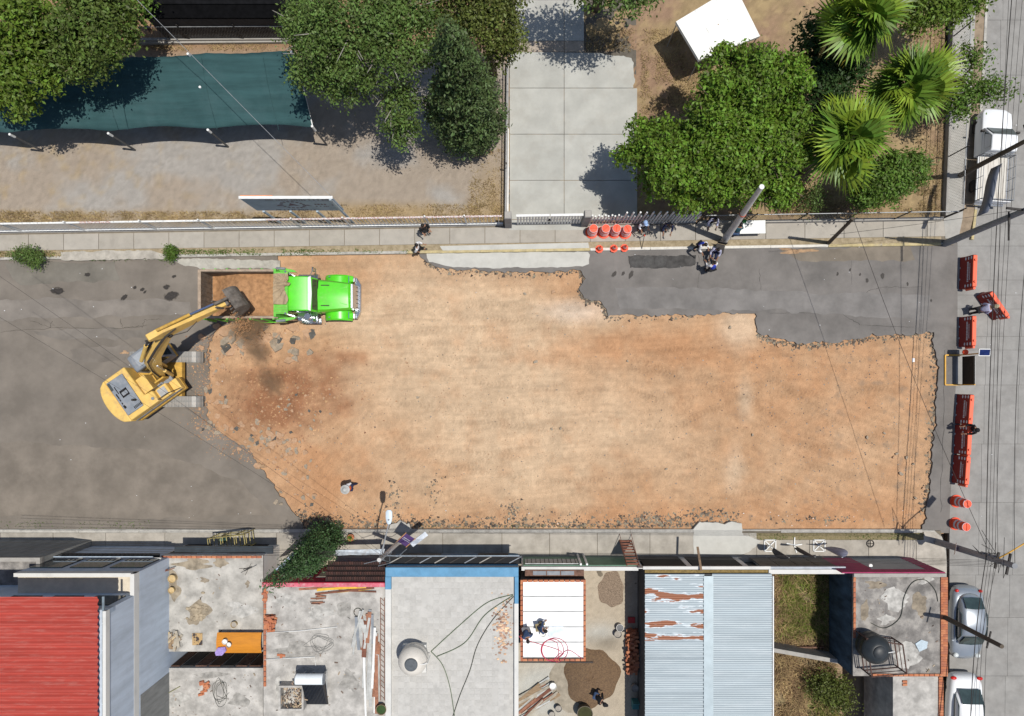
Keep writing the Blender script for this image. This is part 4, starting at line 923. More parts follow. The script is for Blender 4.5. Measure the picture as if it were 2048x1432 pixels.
for k in (-.3, 0, .3): MB().bar((7.2, yb + k, 5.09), (7.72, yb + k, 4.75), .05, .08).build('wear_strip', m_stl, bo)

# ================================================================ DUMP TRUCK  (x forward, y left, origin at rear axle centre on the ground)
m_gr = M('lime_paint', (0.085, 0.58, 0.014), .34, .1, 2, spec=.5, coat=.4, grime=.4, grime_col=(.22, .46, .09), gscale=2.5)
m_grd = M('lime_dusty', (0.13, 0.50, 0.06), .5, .15, 4, grime=.6, grime_col=(.35, .36, .16), gscale=4)
m_rub = M('tyre_rubber', (0.022, 0.021, 0.02), .9, .3, 6, grime=.3, grime_col=(.2, .13, .08))
m_bed = M('bed_steel', (0.15, 0.125, 0.10), .8, .3, 3, grime=.5, grime_col=(.3, .19, .11), gscale=2)
trk = thing('dump_truck', 'lime green long-nosed dump truck being loaded with soil', 'truck', (-17.1, 5.13, 0))
# bed 0..4.1
Zb, Zt = 1.15, 2.55
bed = MB().box(0, 4.1, -1.22, 1.22, Zb - .1, Zb).build('bed_floor', m_bed, trk)
for s in (1, -1):
    w = MB().box(0, 4.15, s * 1.22 - .05, s * 1.22 + .05, Zb - .1, Zt).build('bed_side', m_bed, trk)
    MB().box(0, 4.2, s * 1.25 - .06, s * 1.25 + .06, Zt, Zt + .08).build('rim_rail', M('bed_rim', (.34, .26, .19), .7, .2, 4), w, bevel=.015)
    for i in range(7): MB().box(.15 + i * .62, .25 + i * .62, s * 1.27, s * 1.36, Zb - .1, Zt).build('side_rib', m_grd, w)
    MB().side([(2.6, Zb - .1), (4.2, Zb - .1), (4.2, Zb + .35)], s * 1.36, s * 1.40).build('side_panel', m_gr, w)
tg = MB().box(-.06, .04, -1.22, 1.22, Zb, Zt).build('tailgate', m_bed, trk)
MB().box(-.08, .08, -1.28, 1.28, Zt, Zt + .07).build('rim_rail', MATS['bed_rim'], tg)
for i in range(9): MB().box(.041, .075, -1.1 + i * .26, -1.04 + i * .26, Zb, Zt - .05).build('tailgate_rib', m_bed, tg)
MB().box(4.1, 4.22, -1.26, 1.26, Zb, Zt + .45).build('headboard', m_grd, trk)
for s in (1, -1):
    MB().prism([(3.95, s * 1.26), (4.15, s * 1.5), (4.95, s * 1.32), (5.1, s * 1.2), (4.2, s * 1.24)], 2.2, 2.32).build('bed_wing', m_grd, trk, bevel=.02)
    MB().cyl((4.0, s * 1.42, 2.3), (4.5, s * 1.38, 2.36), .07, n=10).build('wing_roller', m_dg, trk, smooth='auto')
# half-cab protector with folded tarp
pro = MB().box(4.15, 4.85, -1.12, 1.12, 2.95, 3.02).build('cab_protector', m_grd, trk, bevel=.02)
for i in range(4):
    MB().box(4.18, 4.82, -1.05 + i * .14, -1.04 + i * .14, 3.02, 3.028).build('rib', M('rust_line', (.25, .16, .06), .8), pro)
tp = MB(); r = random.Random(5); nxx, nyy = 17, 27
for j in range(nyy):
    for i in range(nxx):
        u, v = i / (nxx - 1), j / (nyy - 1)
        ex = .1 * math.sin(v * 9) + (.22 if abs(v - .66) < .06 else 0) * (u > .6)
        x = 4.08 + u * (.74 + ex); y = -.62 + v * 1.62
        an = math.atan2(y - .45, x - 4.95); z = 3.13 + .035 * math.sin(an * 17) + .035 * math.sin(u * 7 + v * 5) + .02 * r.random()
        if u < .06: z -= .25
        tp.v.append((x, y, z))
tp.f = [(j * nxx + i, j * nxx + i + 1, (j + 1) * nxx + i + 1, (j + 1) * nxx + i) for j in range(nyy - 1) for i in range(nxx - 1)]
tp.build('folded_tarp', M('tan_tarp', (.36, .27, .17), .9, .12, 4), trk)
# soil load, rough heap
so_l = MB(); nx2, ny2 = 41, 25
for j in range(ny2):
    for i in range(nx2):
        x = .08 + 4.0 * i / (nx2 - 1); y = -1.16 + 2.32 * j / (ny2 - 1)
        f = min(1, max(0, (x - .25) / 1.6)); z = Zb + .06 + f * (.75 + .3 * (1 - (y / 1.2) ** 2)) + .12 * (fbm(np.array([x * 2.5]), np.array([y * 2.5]))[0] - .5) + .06 * (fbm(np.array([x * 9]), np.array([y * 9]))[0] - .5)
        so_l.v.append((x, y, z))
so_l.f = [(j * nx2 + i, j * nx2 + i + 1, (j + 1) * nx2 + i + 1, (j + 1) * nx2 + i) for j in range(ny2 - 1) for i in range(nx2 - 1)]
m_load = M('load_soil', (0.38, 0.205, 0.098), .95, .25, 4, bump=.9, bscale=18)
tag(so_l.build('soil_load', m_load, smooth=True), 'orange-brown soil heaped inside the dump truck bed', 'soil').location = (-17.1, 5.13, 0)
# chassis
MB().box(.3, 7.9, -.45, -.3, .75, 1.0).box(.3, 7.9, .3, .45, .75, 1.0).build('chassis', m_wd, trk)
whm = MB().lathe([(.2, -.14), (.46, -.15), (.52, -.10), (.52, .10), (.46, .15), (.2, .14)], n=22).mesh('wheel'); whm.materials.append(m_rub)
hubm = MB().lathe([(.0, .02), (.12, .04), (.24, .1), (.29, .12), (.3, -.12)], n=18, cap=False).mesh('rim'); hubm.materials.append(m_dg)
for x in (.9, 2.15):
    for s in (1, -1):
        for d in (0, .3):
            w = link('wheel', whm, trk, (x, s * (1.05 - d), .52), (PI / 2, 0, 0)); link('rim', hubm, w, (0, 0, 0), (PI if s > 0 else 0, 0, 0))
for s in (1, -1):
    w = link('wheel', whm, trk, (6.95, s * 1.02, .52), (PI / 2, 0, 0)); link('rim', hubm, w, (0, 0, 0), (PI if s > 0 else 0, 0, 0))
# cab
cabn = MB().side([(4.4, 1.0), (4.4, 2.62), (4.6, 2.78), (5.75, 2.80), (5.92, 2.70), (6.12, 2.0), (6.12, 1.0)], -.92, .92).build('cab', m_gr, trk, bevel=.06)
MB().add([(5.93, -.82, 2.64), (5.93, .82, 2.64), (6.14, .82, 2.02), (6.14, -.82, 2.02)], [(3, 2, 1, 0)]).build('windscreen', M('cab_glass', (.06, .045, .035), .12, .2, 3, spec=.6), cabn)
vis = MB().prism([(5.82, -.86), (5.98, -.93), (6.04, 0), (5.98, .93), (5.82, .86)], 2.73, 2.77).build('sun_visor', m_white, cabn, bevel=.01)
for s in (1, -1):
    MB().side([(4.75, 2.0), (4.75, 2.55), (5.7, 2.6), (5.95, 2.0)], s * .925, s * .932).build('window', m_gls, cabn)
    MB().cyl((4.62, s * .72, 2.75), (4.62, s * .72, 2.80), .05, n=8).build('roof_bolt', m_dg, cabn)
    MB().tube([(5.85, s * .95, 2.5), (6.05, s * 1.3, 2.6), (6.0, s * 1.45, 2.5), (6.0, s * 1.45, 1.9), (5.9, s * .95, 1.7)], .022, 6).build('mirror_bracket', m_chr, trk)
    MB().box(5.92, 6.0, s * 1.36 - .1, s * 1.36 + .1, 1.95, 2.4).build('mirror', m_chr, trk, bevel=.02)
    MB().lathe([(.05, 0), (.07, .2), (.07, 1.7), (.05, 2.1)], (4.75, s * 1.1, 1.0), 10).build('exhaust_stack', m_chr, trk, smooth='auto')
# hood, tapering to the grille
hd = []
for x, w, z in ((6.1, .87, 2.0), (6.5, .86, 1.99), (7.3, .78, 1.92), (7.75, .72, 1.83), (7.86, .70, 1.70)):
    hd.append([(x, -w, 1.0), (x, w, 1.0), (x, w, z - .18), (x, w * .88, z - .03), (x, w * .3, z + .035), (x, 0, z + .05), (x, -w * .3, z + .035), (x, -w * .88, z - .03), (x, -w, z - .18)])
hood = MB().loft(hd).build('hood', m_gr, trk, smooth='auto')
for s in (1, -1):
    MB().bar((6.25, s * .08, 2.045), (7.7, s * .5, 1.875), .035, .02).build('hood_crease', m_gr, hood)
    MB().bar((6.3, s * .55, 2.0), (6.75, s * .55, 1.985), .05, .03).build('hood_louvre', m_wd, hood)
MB().bar((6.06, -.93, 2.03), (6.06, .93, 2.03), .05, .03).build('cowl_strip', m_chr, hood)
MB().bar((6.1, -.9, 2.01), (6.16, .9, 2.01), .03, .02).build('cowl_gap', m_blk, hood)
for s in (1, -1):
    fd = []
    for k in range(9):
        a = math.radians(168 - k * 19.5); x = 6.95 + .78 * math.cos(a); z = .62 + .72 * math.sin(a)
        fd.append([(x, s * .72, z), (x, s * 1.18, z - .02), (x, s * 1.26, z - .09), (x, s * 1.26, z - .14), (x, s * .72, z - .05)])
    MB().loft(fd).build('fender', m_gr, trk, smooth='auto')
    hb = MB().box(7.62, 7.86, s * 1.02 - .16, s * 1.02 + .16, .95, 1.2).build('headlight', m_gr, trk, bevel=.03)
    MB().box(7.862, 7.88, s * 1.02 - .12, s * 1.02 + .12, .98, 1.17).build('lens', m_chr, hb)
    MB().box(7.60, 7.64, s * .98 - .18, s * .98 + .18, 1.2, 1.225).build('blue_strip', M('blue_chrome', (.2, .28, .45), .2, .1, 3, metal=.6), trk)
    MB().cyl((6.6, s * 1.12, 1.33), (6.6, s * 1.12, 1.42), .04, n=8).build('marker_light', m_chr, trk)
gl = MB().side([(7.86, .85), (7.86, 1.80), (7.98, 1.76), (8.1, .85)], -.66, .66).build('grille', m_chr, trk, bevel=.02)
for i in range(6): MB().bar((7.90, -.55 + i * .22, 1.80), (8.1, -.55 + i * .22, 1.0), .025, .03).build('grille_bar', m_wd, gl)
MB().prism([(7.98, -1.15), (8.18, -.75), (8.2, .75), (7.98, 1.15), (7.86, 1.15), (7.86, -1.15)], .55, .85).build('bumper', m_chr, trk, bevel=.03)
# fuel tanks, steps, air cleaner
MB().cyl((4.75, -1.05, .75), (5.85, -1.05, .75), .3, n=16).build('fuel_tank', m_chr, trk, smooth='auto')
MB().cyl((4.75, 1.05, .75), (5.85, 1.05, .75), .3, n=16).build('fuel_tank', m_chr, trk, smooth='auto')
MB().box(5.0, 5.9, -1.42, -1.12, .45, .5).box(5.0, 5.9, -1.42, -1.12, 1.1, 1.14).build('step', m_chr, trk)
MB().cyl((5.55, -1.12, 1.2), (5.55, -1.12, 1.95), .17, n=14).build('air_cleaner', m_chr, trk, smooth='auto')
# ================================================================ CARS
m_silv = M('silver_paint', (.36, .39, .42), .3, .04, 2, metal=.55, coat=.5); m_carw = M('white_car_paint', (.78, .79, .80), .3, .03, 2, coat=.5)
m_red = M('tail_red', (.55, .02, .015), .25, .1, 3); m_wind = M('car_glass', (.035, .055, .055), .06, .2, 3, spec=.7)
cwm = MB().lathe([(.12, -.1), (.28, -.1), (.32, -.06), (.32, .06), (.28, .1), (.12, .1)], n=20).mesh('wheel'); cwm.materials.append(m_rub)
crm = MB().lathe([(0, .04), (.06, .06), (.18, .085), (.22, .09), (.23, -.08)], n=10, cap=False).mesh('rim'); crm.materials.append(m_chr)
def ring(x, w, z0, z1, tw, n=3):               # half-round car section
    return [(x, -w, z0), (x, w, z0), (x, w * 1.02, (z0 + z1) * .5), (x, w * .97, z1 - .1), (x, tw, z1 - .02), (x, 0, z1 + .01), (x, -tw, z1 - .02), (x, -w * .97, z1 - .1), (x, -w * 1.02, (z0 + z1) * .5)]
def car(name, label, px, rz, body, cabin, mat, wb, kind):
    t = thing(name, label, 'car', (*P(*px), 0), rz); t.scale = (1.03, 1.1, 1.03)
    bo = MB().loft([ring(x, w, .25, z, tw) for x, w, z, tw in body]).build('body', mat, t, smooth=True)
    s_ = bo.modifiers.new('s', 'SUBSURF'); s_.levels = s_.render_levels = 2
    cb = [[(x, -w, z0), (x, w, z0), (x, w * .92, (z0 + z1) / 2), (x, tw, z1 - .03), (x, tw * .5, z1), (x, 0, z1 + .015), (x, -tw * .5, z1), (x, -tw, z1 - .03), (x, -w * .92, (z0 + z1) / 2)] for x, w, z0, z1, tw in cabin]
    co = MB().loft(cb).build('roof', mat, t, smooth=True)
    s_ = co.modifiers.new('s', 'SUBSURF'); s_.levels = s_.render_levels = 2
    for x in wb:
        for s in (1, -1):
            w = link('wheel', cwm, t, (x, s * .74, .32), (PI / 2, 0, 0)); link('rim', crm, w, (0, 0, .0), (PI if s > 0 else 0, 0, 0))
    return t
def panel(name, pts, mat, parent, off=.0):
    V = [Vector(p) for p in pts]; n = (V[1] - V[0]).cross(V[2] - V[0]).normalized() * off
    c = sum(V, Vector()) / len(V)
    m = MB(); k = len(V)
    m.add([tuple(v + n) for v in V] + [tuple(v - n * .3) for v in V], [tuple(range(k))] + [(i, (i + 1) % k, k + (i + 1) % k, k + i)[::-1] for i in range(k)])
    return m.build(name, mat, parent)
RZ = -PI / 2 - .02
btl = car('rounded_car', 'silver rounded retro compact car parked by the brick corner', (1917, 1238), RZ,
          [(-2.03, .35, .55, .2), (-1.9, .7, .82, .4), (-1.4, .84, .98, .5), (-.6, .86, 1.0, .6), (.5, .86, .98, .6), (1.3, .83, .92, .5), (1.85, .66, .76, .35), (2.03, .35, .5, .2)],
          [(-1.72, .4, .78, .92, .3), (-1.25, .72, .9, 1.3, .5), (-.5, .76, .92, 1.5, .56), (.2, .76, .92, 1.5, .56), (.75, .72, .92, 1.25, .5), (1.1, .6, .88, .95, .4)], m_silv, (-1.25, 1.25), 'b')
panel('windscreen', [(.52, -.52, 1.39), (.98, -.60, 1.04), (1.02, 0, 1.06), (.98, .60, 1.04), (.52, .52, 1.39), (.50, 0, 1.43)], m_wind, btl, .03)
panel('rear_window', [(-1.0, .46, 1.40), (-1.5, .46, 1.10), (-1.53, 0, 1.11), (-1.5, -.46, 1.10), (-1.0, -.46, 1.40), (-.98, 0, 1.43)], m_wind, btl, .03)
for s in (1, -1):
    panel('side_window', [(-.95, s * .69, 1.02), (-.1, s * .735, 1.02), (-.1, s * .655, 1.36), (-.65, s * .65, 1.34)][::s], m_wind, btl, .035)
    panel('side_window', [(-.03, s * .735, 1.02), (.8, s * .70, 1.02), (.45, s * .65, 1.33), (-.03, s * .655, 1.36)][::s], m_wind, btl, .035)
    MB().sphere((1.72, s * .55, .74), (.13, .14, .1), 14, 8).build('headlight', M('lamp_lens', (.6, .63, .62), .15, .05, 3), btl, smooth=True)
    MB().sphere((-1.80, s * .60, .80), (.09, .1, .08), 12, 6).build('taillight', m_red, btl, smooth=True)
    MB().box(.75, .85, s * .85, s * .98, .98, 1.1).build('mirror', m_silv, btl, bevel=.03)
sed = car('sedan', 'white sedan parked below the silver car, cut by the frame', (1911, 1415), RZ,
          [(-2.15, .55, .6, .4), (-2.05, .74, .98, .5), (-1.6, .83, 1.08, .6), (-.6, .86, 1.0, .65), (.6, .86, .98, .65), (1.5, .83, .92, .6), (2.1, .7, .78, .45), (2.25, .5, .55, .3)],
          [(-1.55, .66, .95, 1.05, .5), (-1.0, .74, .95, 1.36, .55), (-.3, .76, .95, 1.47, .58), (.3, .76, .95, 1.46, .58), (.8, .72, .95, 1.22, .54), (1.2, .66, .9, .96, .5)], m_carw, (-1.3, 1.4), 's')
panel('rear_window', [(-.82, .5, 1.42), (-1.5, .56, 1.11), (-1.5, -.56, 1.11), (-.82, -.5, 1.42)], m_wind, sed, .03)
panel('windscreen', [(.45, -.54, 1.41), (1.12, -.62, 1.0), (1.12, .62, 1.0), (.45, .54, 1.41)], m_wind, sed, .03)
for s in (1, -1):
    panel('side_window', [(-1.2, s * .68, 1.05), (.9, s * .71, 1.04), (.4, s * .65, 1.34), (-.7, s * .65, 1.36)][::s], m_wind, sed, .035)
    MB().sphere((-2.0, s * .66, .88), (.1, .16, .1), 12, 6).build('taillight', m_red, sed, smooth=True)
# ---- white pickup with stake bed, nose up the street
pk_ = thing('pickup_truck', 'white pickup with a caged wooden bed parked up the side street', 'truck', (*P(1968, 322, 0), 0), PI / 2 - .06)
MB().loft([ring(x, w, .35, z, tw) for x, w, z, tw in [(.0, .84, 1.1, .6), (1.0, .86, 1.1, .65), (1.6, .86, 1.08, .65), (2.35, .82, 1.0, .6), (2.62, .62, .82, .45)]]).build('body', m_carw, pk_, smooth='auto', bevel=.03)
MB().loft([[(x, -w, z0), (x, w, z0), (x, tw, z1 - .05), (x, tw * .8, z1), (x, -tw * .8, z1), (x, -tw, z1 - .05)] for x, w, z0, z1, tw in [(.02, .82, 1.0, 1.62, .70), (.15, .83, 1.0, 1.7, .71), (.85, .83, 1.0, 1.7, .70), (1.45, .82, 1.0, 1.12, .74)]]).build('cab', m_carw, pk_, smooth='auto', bevel=.03)
panel('windscreen', [(.93, -.62, 1.64), (1.42, -.72, 1.16), (1.42, .72, 1.16), (.93, .62, 1.64)], m_wind, pk_, .015)
for s in (1, -1):
    panel('side_window', [(.25, s * .80, 1.16), (1.2, s * .80, 1.14), (.85, s * .73, 1.58), (.25, s * .74, 1.6)][::s], m_wind, pk_, .02)
    MB().box(1.15, 1.25, s * .88, s * 1.06, 1.15, 1.3).build('mirror', m_wd, pk_)
    for x in (-1.6, 1.75):
        w = link('wheel', cwm, pk_, (x, s * .74, .34), (PI / 2, 0, 0), (1.08,) * 3); link('rim', crm, w, (0, 0, 0), (PI if s > 0 else 0, 0, 0))
bedp = MB().box(-2.55, -.05, -.86, .86, .72, .8).build('bed_floor', m_carw, pk_)
m_wpl = M('worn_white_plank', (.62, .59, .53), .85, .12, 3, col2=(.36, .31, .26), stretch=(.4, 6, 1), lo=.45, hi=.75)
for i in range(6): MB().box(-2.52, -.08, -.8 + i * .27, -.8 + i * .27 + .255, .8, .83).build('bed_plank', m_wpl, bedp)
cg = MB()
for s in (1, -1):
    for k, z in enumerate((.95, 1.15, 1.35)): cg.bar((-2.55, s * .88, z), (-.05, s * .88, z), .02)
    for i in range(5): cg.bar((-2.55 + i * .62, s * .88, .75), (-2.55 + i * .62, s * .88, 1.37), .022)
for x in (-2.55, -.05):
    for z in (1.0, 1.2, 1.36): cg.bar((x, -.88, z), (x, .88, z), .03)
    for i in range(5): cg.bar((x, -.88 + i * .44, .75), (x, -.88 + i * .44, 1.37), .03)
cg.build('stake_cage', m_dg, pk_)
MB().box(-2.72, -2.6, -.8, .8, .45, .62).build('rear_bumper', m_chr, pk_)
MB().box(-2.62, -2.58, -.86, .86, .72, 1.15).build('tailgate', m_carw, pk_)
# ================================================================ HOUSES ON THE SOUTH SIDE
m_roofc = M('roof_concrete', (.385, .365, .33), .92, .28, 1.4, bump=.3, bscale=25, grime=.85, grime_col=(.25, .235, .21), gscale=.8)
m_roofc2 = M('roof_concrete_pale', (.40, .38, .35), .92, .28, 1.7, bump=.3, bscale=20, grime=.9, grime_col=(.27, .255, .235), gscale=1.0)
m_roofd = M('roof_concrete_dark', (.22, .205, .19), .93, .4, 1.6, bump=.4, bscale=20, grime=.6, grime_col=(.40, .37, .32), gscale=1.6)
m_roofq = M('roof_tiles_pale', (.46, .445, .415), .9, .14, 2.2, bump=.25, bscale=30, grime=.6, grime_col=(.36, .345, .32), gscale=1.1)
m_wallb = M('wall_blue_grey', (.46, .52, .60), .85, .12, .8, stretch=(3, 3, .4), grime=.35, grime_col=(.33, .36, .40), gscale=1.4)
m_wallw = M('wall_white', (.60, .59, .56), .85, .12, 1.2, grime=.4, grime_col=(.4, .37, .33))
m_cemt = M('raw_cement', (.22, .22, .21), .92, .2, 1.5, stretch=(2, 2, .5))
m_pink = M('wall_crimson', (.40, .025, .055), .75, .2, 1.5, grime=.3, grime_col=(.25, .02, .04))
m_pinkp = M('parapet_pink', (.55, .13, .17), .8, .2, 3, grime=.6, grime_col=(.6, .5, .48), gscale=4)
m_blue = M('trim_blue', (.105, .26, .41), .7, .12, 2, grime=.25, grime_col=(.22, .42, .6))
m_brick = [M('brick_%d' % i, c, .9, .2, 5, bump=.3, bscale=40) for i, c in enumerate([(.44, .155, .075), (.50, .2, .1), (.38, .14, .08)])]
m_adobe = M('brick_wall_face', (.16, .09, .065), .95, .35, 5, bump=.5)
def rect(x0, y0, x1, y1, z): a, b = P(x0, y1, z), P(x1, y0, z); return a[0], b[0], a[1], b[1]     # X0,X1,Y0,Y1
brm = []
for m in m_brick:
    me = MB().box(-.12, .12, -.06, .06, 0, .062).mesh('brick'); me.materials.append(m); brm.append(me)
def brick_row(parent, a, b, z, w=.25, across=False):
    A, B = Vector((*a, z)), Vector((*b, z)); d = B - A; n = max(1, int(d.length / w)); an = math.atan2(d.y, d.x) + (PI / 2 if across else 0)
    for i in range(n):
        p = A + d * ((i + .5) / n); link('brick', RND.choice(brm), parent, p + Vector((0, 0, RND.uniform(0, .006))), (0, 0, an + RND.gauss(0, .03)))
def house(name, label, r, h, wall, roof, par=.0, pw=.15, pmat=None, sides='nsew', z0=0.0):
    X0, X1, Y0, Y1 = r; t = thing(name, label, 'house')
    MB().box(X0 + .02, X1 - .02, Y0 + .02, Y1 - .02, z0, h - .12).build('wall', wall, t)
    MB().box(X0, X1, Y0, Y1, h - .12, h).build('roof', roof, t)
    if par:
        pm = pmat or wall
        for s in sides:
            q = {'n': (X0, X1, Y1 - pw, Y1), 's': (X0, X1, Y0, Y0 + pw), 'w': (X0, X0 + pw, Y0 + (pw if 's' in sides else 0), Y1 - (pw if 'n' in sides else 0)), 'e': (X1 - pw, X1, Y0 + (pw if 's' in sides else 0), Y1 - (pw if 'n' in sides else 0))}[s]
            MB().box(*q, h, h + par).build('parapet', pm, t)
    return t, (X0, X1, Y0, Y1)
def facade(t, X0, X1, Y, h, openings, frame=None):
    for (a, b, z0, z1, mat) in openings:
        w = MB().box(X0 + a, X0 + b, Y, Y + .05, z0, z1).build('door' if z0 < .3 else 'window', mat, t)
        MB().box(X0 + a - .06, X0 + b + .06, Y, Y + .035, z1, z1 + .08).build('lintel', frame or m_conc, w)
def corrugated(parent, X0, X1, Y0, Y1, z, mat, pitch=.2, amp=.028, sheet_n=4, slope=0.0, name='roof_sheet', along='x', zfun=None):
    y = Y1; k = 0
    while y > Y0 + .02:
        ye = max(Y0, y - pitch * sheet_n); seg = sheet_n * 8; mb = MB(); nn = seg + 1
        for i in range(nn):
            yy = y - (y - ye) * i / seg; zz = z + amp * math.cos(2 * PI * (yy / pitch)) + .004 * (k % 2)
            mb.v += [(X0 + RND.uniform(-.01, .01) * (i == 0), yy, zz), (X1, yy, zz + slope * (X1 - X0))]
        mb.f = [(2 * i, 2 * i + 1, 2 * i + 3, 2 * i + 2)[::-1] for i in range(seg)]
        mb.build(name, mat, parent, smooth=True); y = ye; k += 1
# ---- A red-roofed two-storey building
m_redr = M('red_sheet', (.385, .058, .042), .7, .12, 1.0, stretch=(.25, 6, 1), grime=.35, grime_col=(.48, .26, .22), gscale=1.0, gstr=(1.2, 9, 1))
Xw = -18.66
A = thing('two_storey_building', 'tall blue-grey building with a red corrugated roof at lower left', 'building')
MB().box(-24.6, Xw, -30, -8.9, 0, 5.5).build('wall', m_wallb, A)
MB().box(-24.6, Xw - .02, -10.1, -8.9, 5.5, 5.56).build('terrace_floor', M('terrace', (.60, .53, .42), .85, .1, 3), A)
MB().box(-24.6, Xw, -9.08, -8.9, 5.56, 5.85).build('terrace_parapet', m_wallw, A)
MB().box(Xw - .2, Xw + .004, -30, -8.9, 5.56, 6.0).build('terrace_parapet', m_wallw, A)
MB().box(-40, Xw - .005, -30, -9.95, 0.0, 8.15).build('upper_wall', m_wallb, A)
MB().box(-40, Xw + .02, -10.15, -9.93, 7.6, 8.05).build('cornice', M('cornice_blue', (.30, .36, .44), .7, .15, 2), A)
MB().box(Xw - .12, Xw + .03, -30, -9.95, 8.0, 8.3).build('roof_kerb', m_wallw, A)
MB().box(Xw + .002, Xw + .012, -30, -15.0, 0, 5.45).build('bare_cement', m_cemt, A)
z = 8.35
xr = P(196, 0, z)[0]
corrugated(A, -40, xr, -26, P(0, 1193, z)[1], z, m_redr, .30, .055, 4)
for i in range(7):
    y1 = P(0, 1196, z)[1] - i * 1.22
    MB().box(xr + .06, Xw - .14, y1 - 1.19, y1, 8.1, 8.16).build('gutter_pane', M('clerestory', (.16, .2, .23), .35, .3, 2), A)
for i in range(6):                                         # balcony windows along the street front
    xa = -30.5 + i * 2.0
    if xa < -24.6: continue
    w = MB().box(xa, xa + 1.6, -8.9, -8.84, 3.2, 4.9).build('window', m_gls, A); MB().box(xa - .05, xa + 1.65, -8.9, -8.80, 3.1, 3.2).build('sill', m_wallw, w)
    w = MB().box(xa + .1, xa + 1.5, -9.95, -9.9, 6.1, 7.5).build('window', m_gls, A)
bal = MB().box(-24.5, -19.2, -8.9, -8.7, 2.6, 2.7).build('balcony', m_blk, A)
for i in range(22): MB().bar((-24.4 + i * .23, -8.72, 2.7), (-24.4 + i * .23, -8.72, 3.3), .03).build('baluster', m_wd, bal)
MB().bar((-24.5, -8.72, 3.3), (-19.2, -8.72, 3.3), .05).build('handrail', M('rail_blue', (.35, .42, .5), .5), bal)
t0, _ = house('flat_roof_annex', 'small grey flat-roofed annex at the left frame edge', rect(-160, 1114, 84, 1172, 4.2), 4.2, m_cemt, m_roofd, .15, .2, m_conc, 'ne', 0)
# ---- B concrete-roofed house with an inner stairwell
hB = 2.7
B, rb = house('house', 'house with bare pale concrete roof beside the blue-grey wall', rect(322, 1111, 526, 1303, hB), hB, m_wallw, m_roofc, .0)
brick_row(B, (rb[0] + .05, rb[3] - .07), (rb[1] - .05, rb[3] - .07), hB + .002, .26)
MB().box(rb[0], rb[0] + .22, rb[2], rb[3] - .14, hB, hB + .25).build('parapet', m_conc, B)
facade(B, rb[0], rb[1], rb[3] - .03, hB, [(.2, 1.6, .12, 2.2, m_wd), (2.0, 3.0, 1.0, 2.1, m_gls), (3.4, 4.8, .12, 2.2, m_wd)])
MB().box(rb[0] + .4, rb[1] + .3, rb[3] - .05, rb[3] + .35, 2.0, 2.08).build('awning', M('awning_dark', (.03, .04, .05), .7), B)
X0, X1, Y0, Y1 = rect(262, 1336, 526, 1620, hB)
MB().box(X0, X1, Y0, Y1, 0, hB).build('rear_wing', m_roofc2, B)
brick_row(B, (X0 + .25, Y1 - .3), (X0 + .25, Y1 - 3.4), hB + .002, .25)
MB().box(rb[0], rb[1], Y1, rb[2], 0, .2).build('stairwell_floor', m_cemt, B)
for i in range(7):
    xa = rb[0] + .3 + i * .72
    MB().box(xa, xa + .6, Y1 + .003, Y1 + .05, .3, 2.5).build('shutter', [M('shutter_brown', (.10, .05, .03), .8, .3, 4), m_wd, m_adobe][i % 3], B)
# ---- C house with crimson parapet
hC = 3.0
C, rc = house('house', 'house with stained concrete roof and a crimson front parapet', rect(527, 1164, 771, 1640, hC), hC, m_wallw, m_roofc2, 0)
MB().box(rc[0], rc[1], rc[3] - .2, rc[3], hC, hC + .22).build('parapet', m_pinkp, C)
MB().box(rc[0], rc[1] - .02, rc[3], rc[3] + .03, 0, hC + .2).build('front_wall', m_pink, C)
fy = P(0, 1108, 0)[1]
brick_row(C, (rc[0] + .09, rc[3] - .3), (rc[0] + .09, rc[3] - 5.5), hC + .002, .27)
# brown tiled lean-to, tile by tile
lean = MB().add([(P(650, 0, hC)[0], rc[3] + .04, hC - .02), (P(770, 0, hC)[0], rc[3] + .04, hC - .02), (P(770, 0, 2.6)[0], P(0, 1124, 2.6)[1], 2.45), (P(657, 0, 2.6)[0], P(0, 1124, 2.6)[1], 2.45)], [(0, 3, 2, 1)]).build('lean_to_roof', M('tile_bed', (.03, .02, .018), .9), C)
m_tile = [M('roof_tile_%d' % i, c, .8, .25, 5) for i, c in enumerate([(.055, .028, .024), (.07, .034, .028), (.045, .025, .023)])]
tl = []
for m in m_tile:
    mb = MB(); n = 7
    for i in range(n):
        a = PI * i / (n - 1); mb.v += [(.062 * math.cos(a), .16, .05 * math.sin(a)), (.055 * math.cos(a), -.16, .045 * math.sin(a) - .02)]
    mb.f = [(2 * i, 2 * i + 1, 2 * i + 3, 2 * i + 2) for i in range(n - 1)]; me = mb.mesh('roof_tile'); me.materials.append(m); tl.append(me)
xa, xb = P(650, 0, hC)[0], P(770, 0, hC)[0]; ya, yb_ = rc[3] + .04, P(0, 1124, 2.6)[1]; nt_ = int((xb - xa) / .125)
for i in range(nt_):
    for j in range(4):
        f = (j + .5) / 4; link('roof_tile', RND.choice(tl), lean, (xa + .06 + i * .125 + .02 * f, ya + (yb_ - ya) * f, hC + .01 - .55 * f), (-math.atan2(.55, yb_ - ya) + .08, 0, PI + RND.gauss(0, .02)))
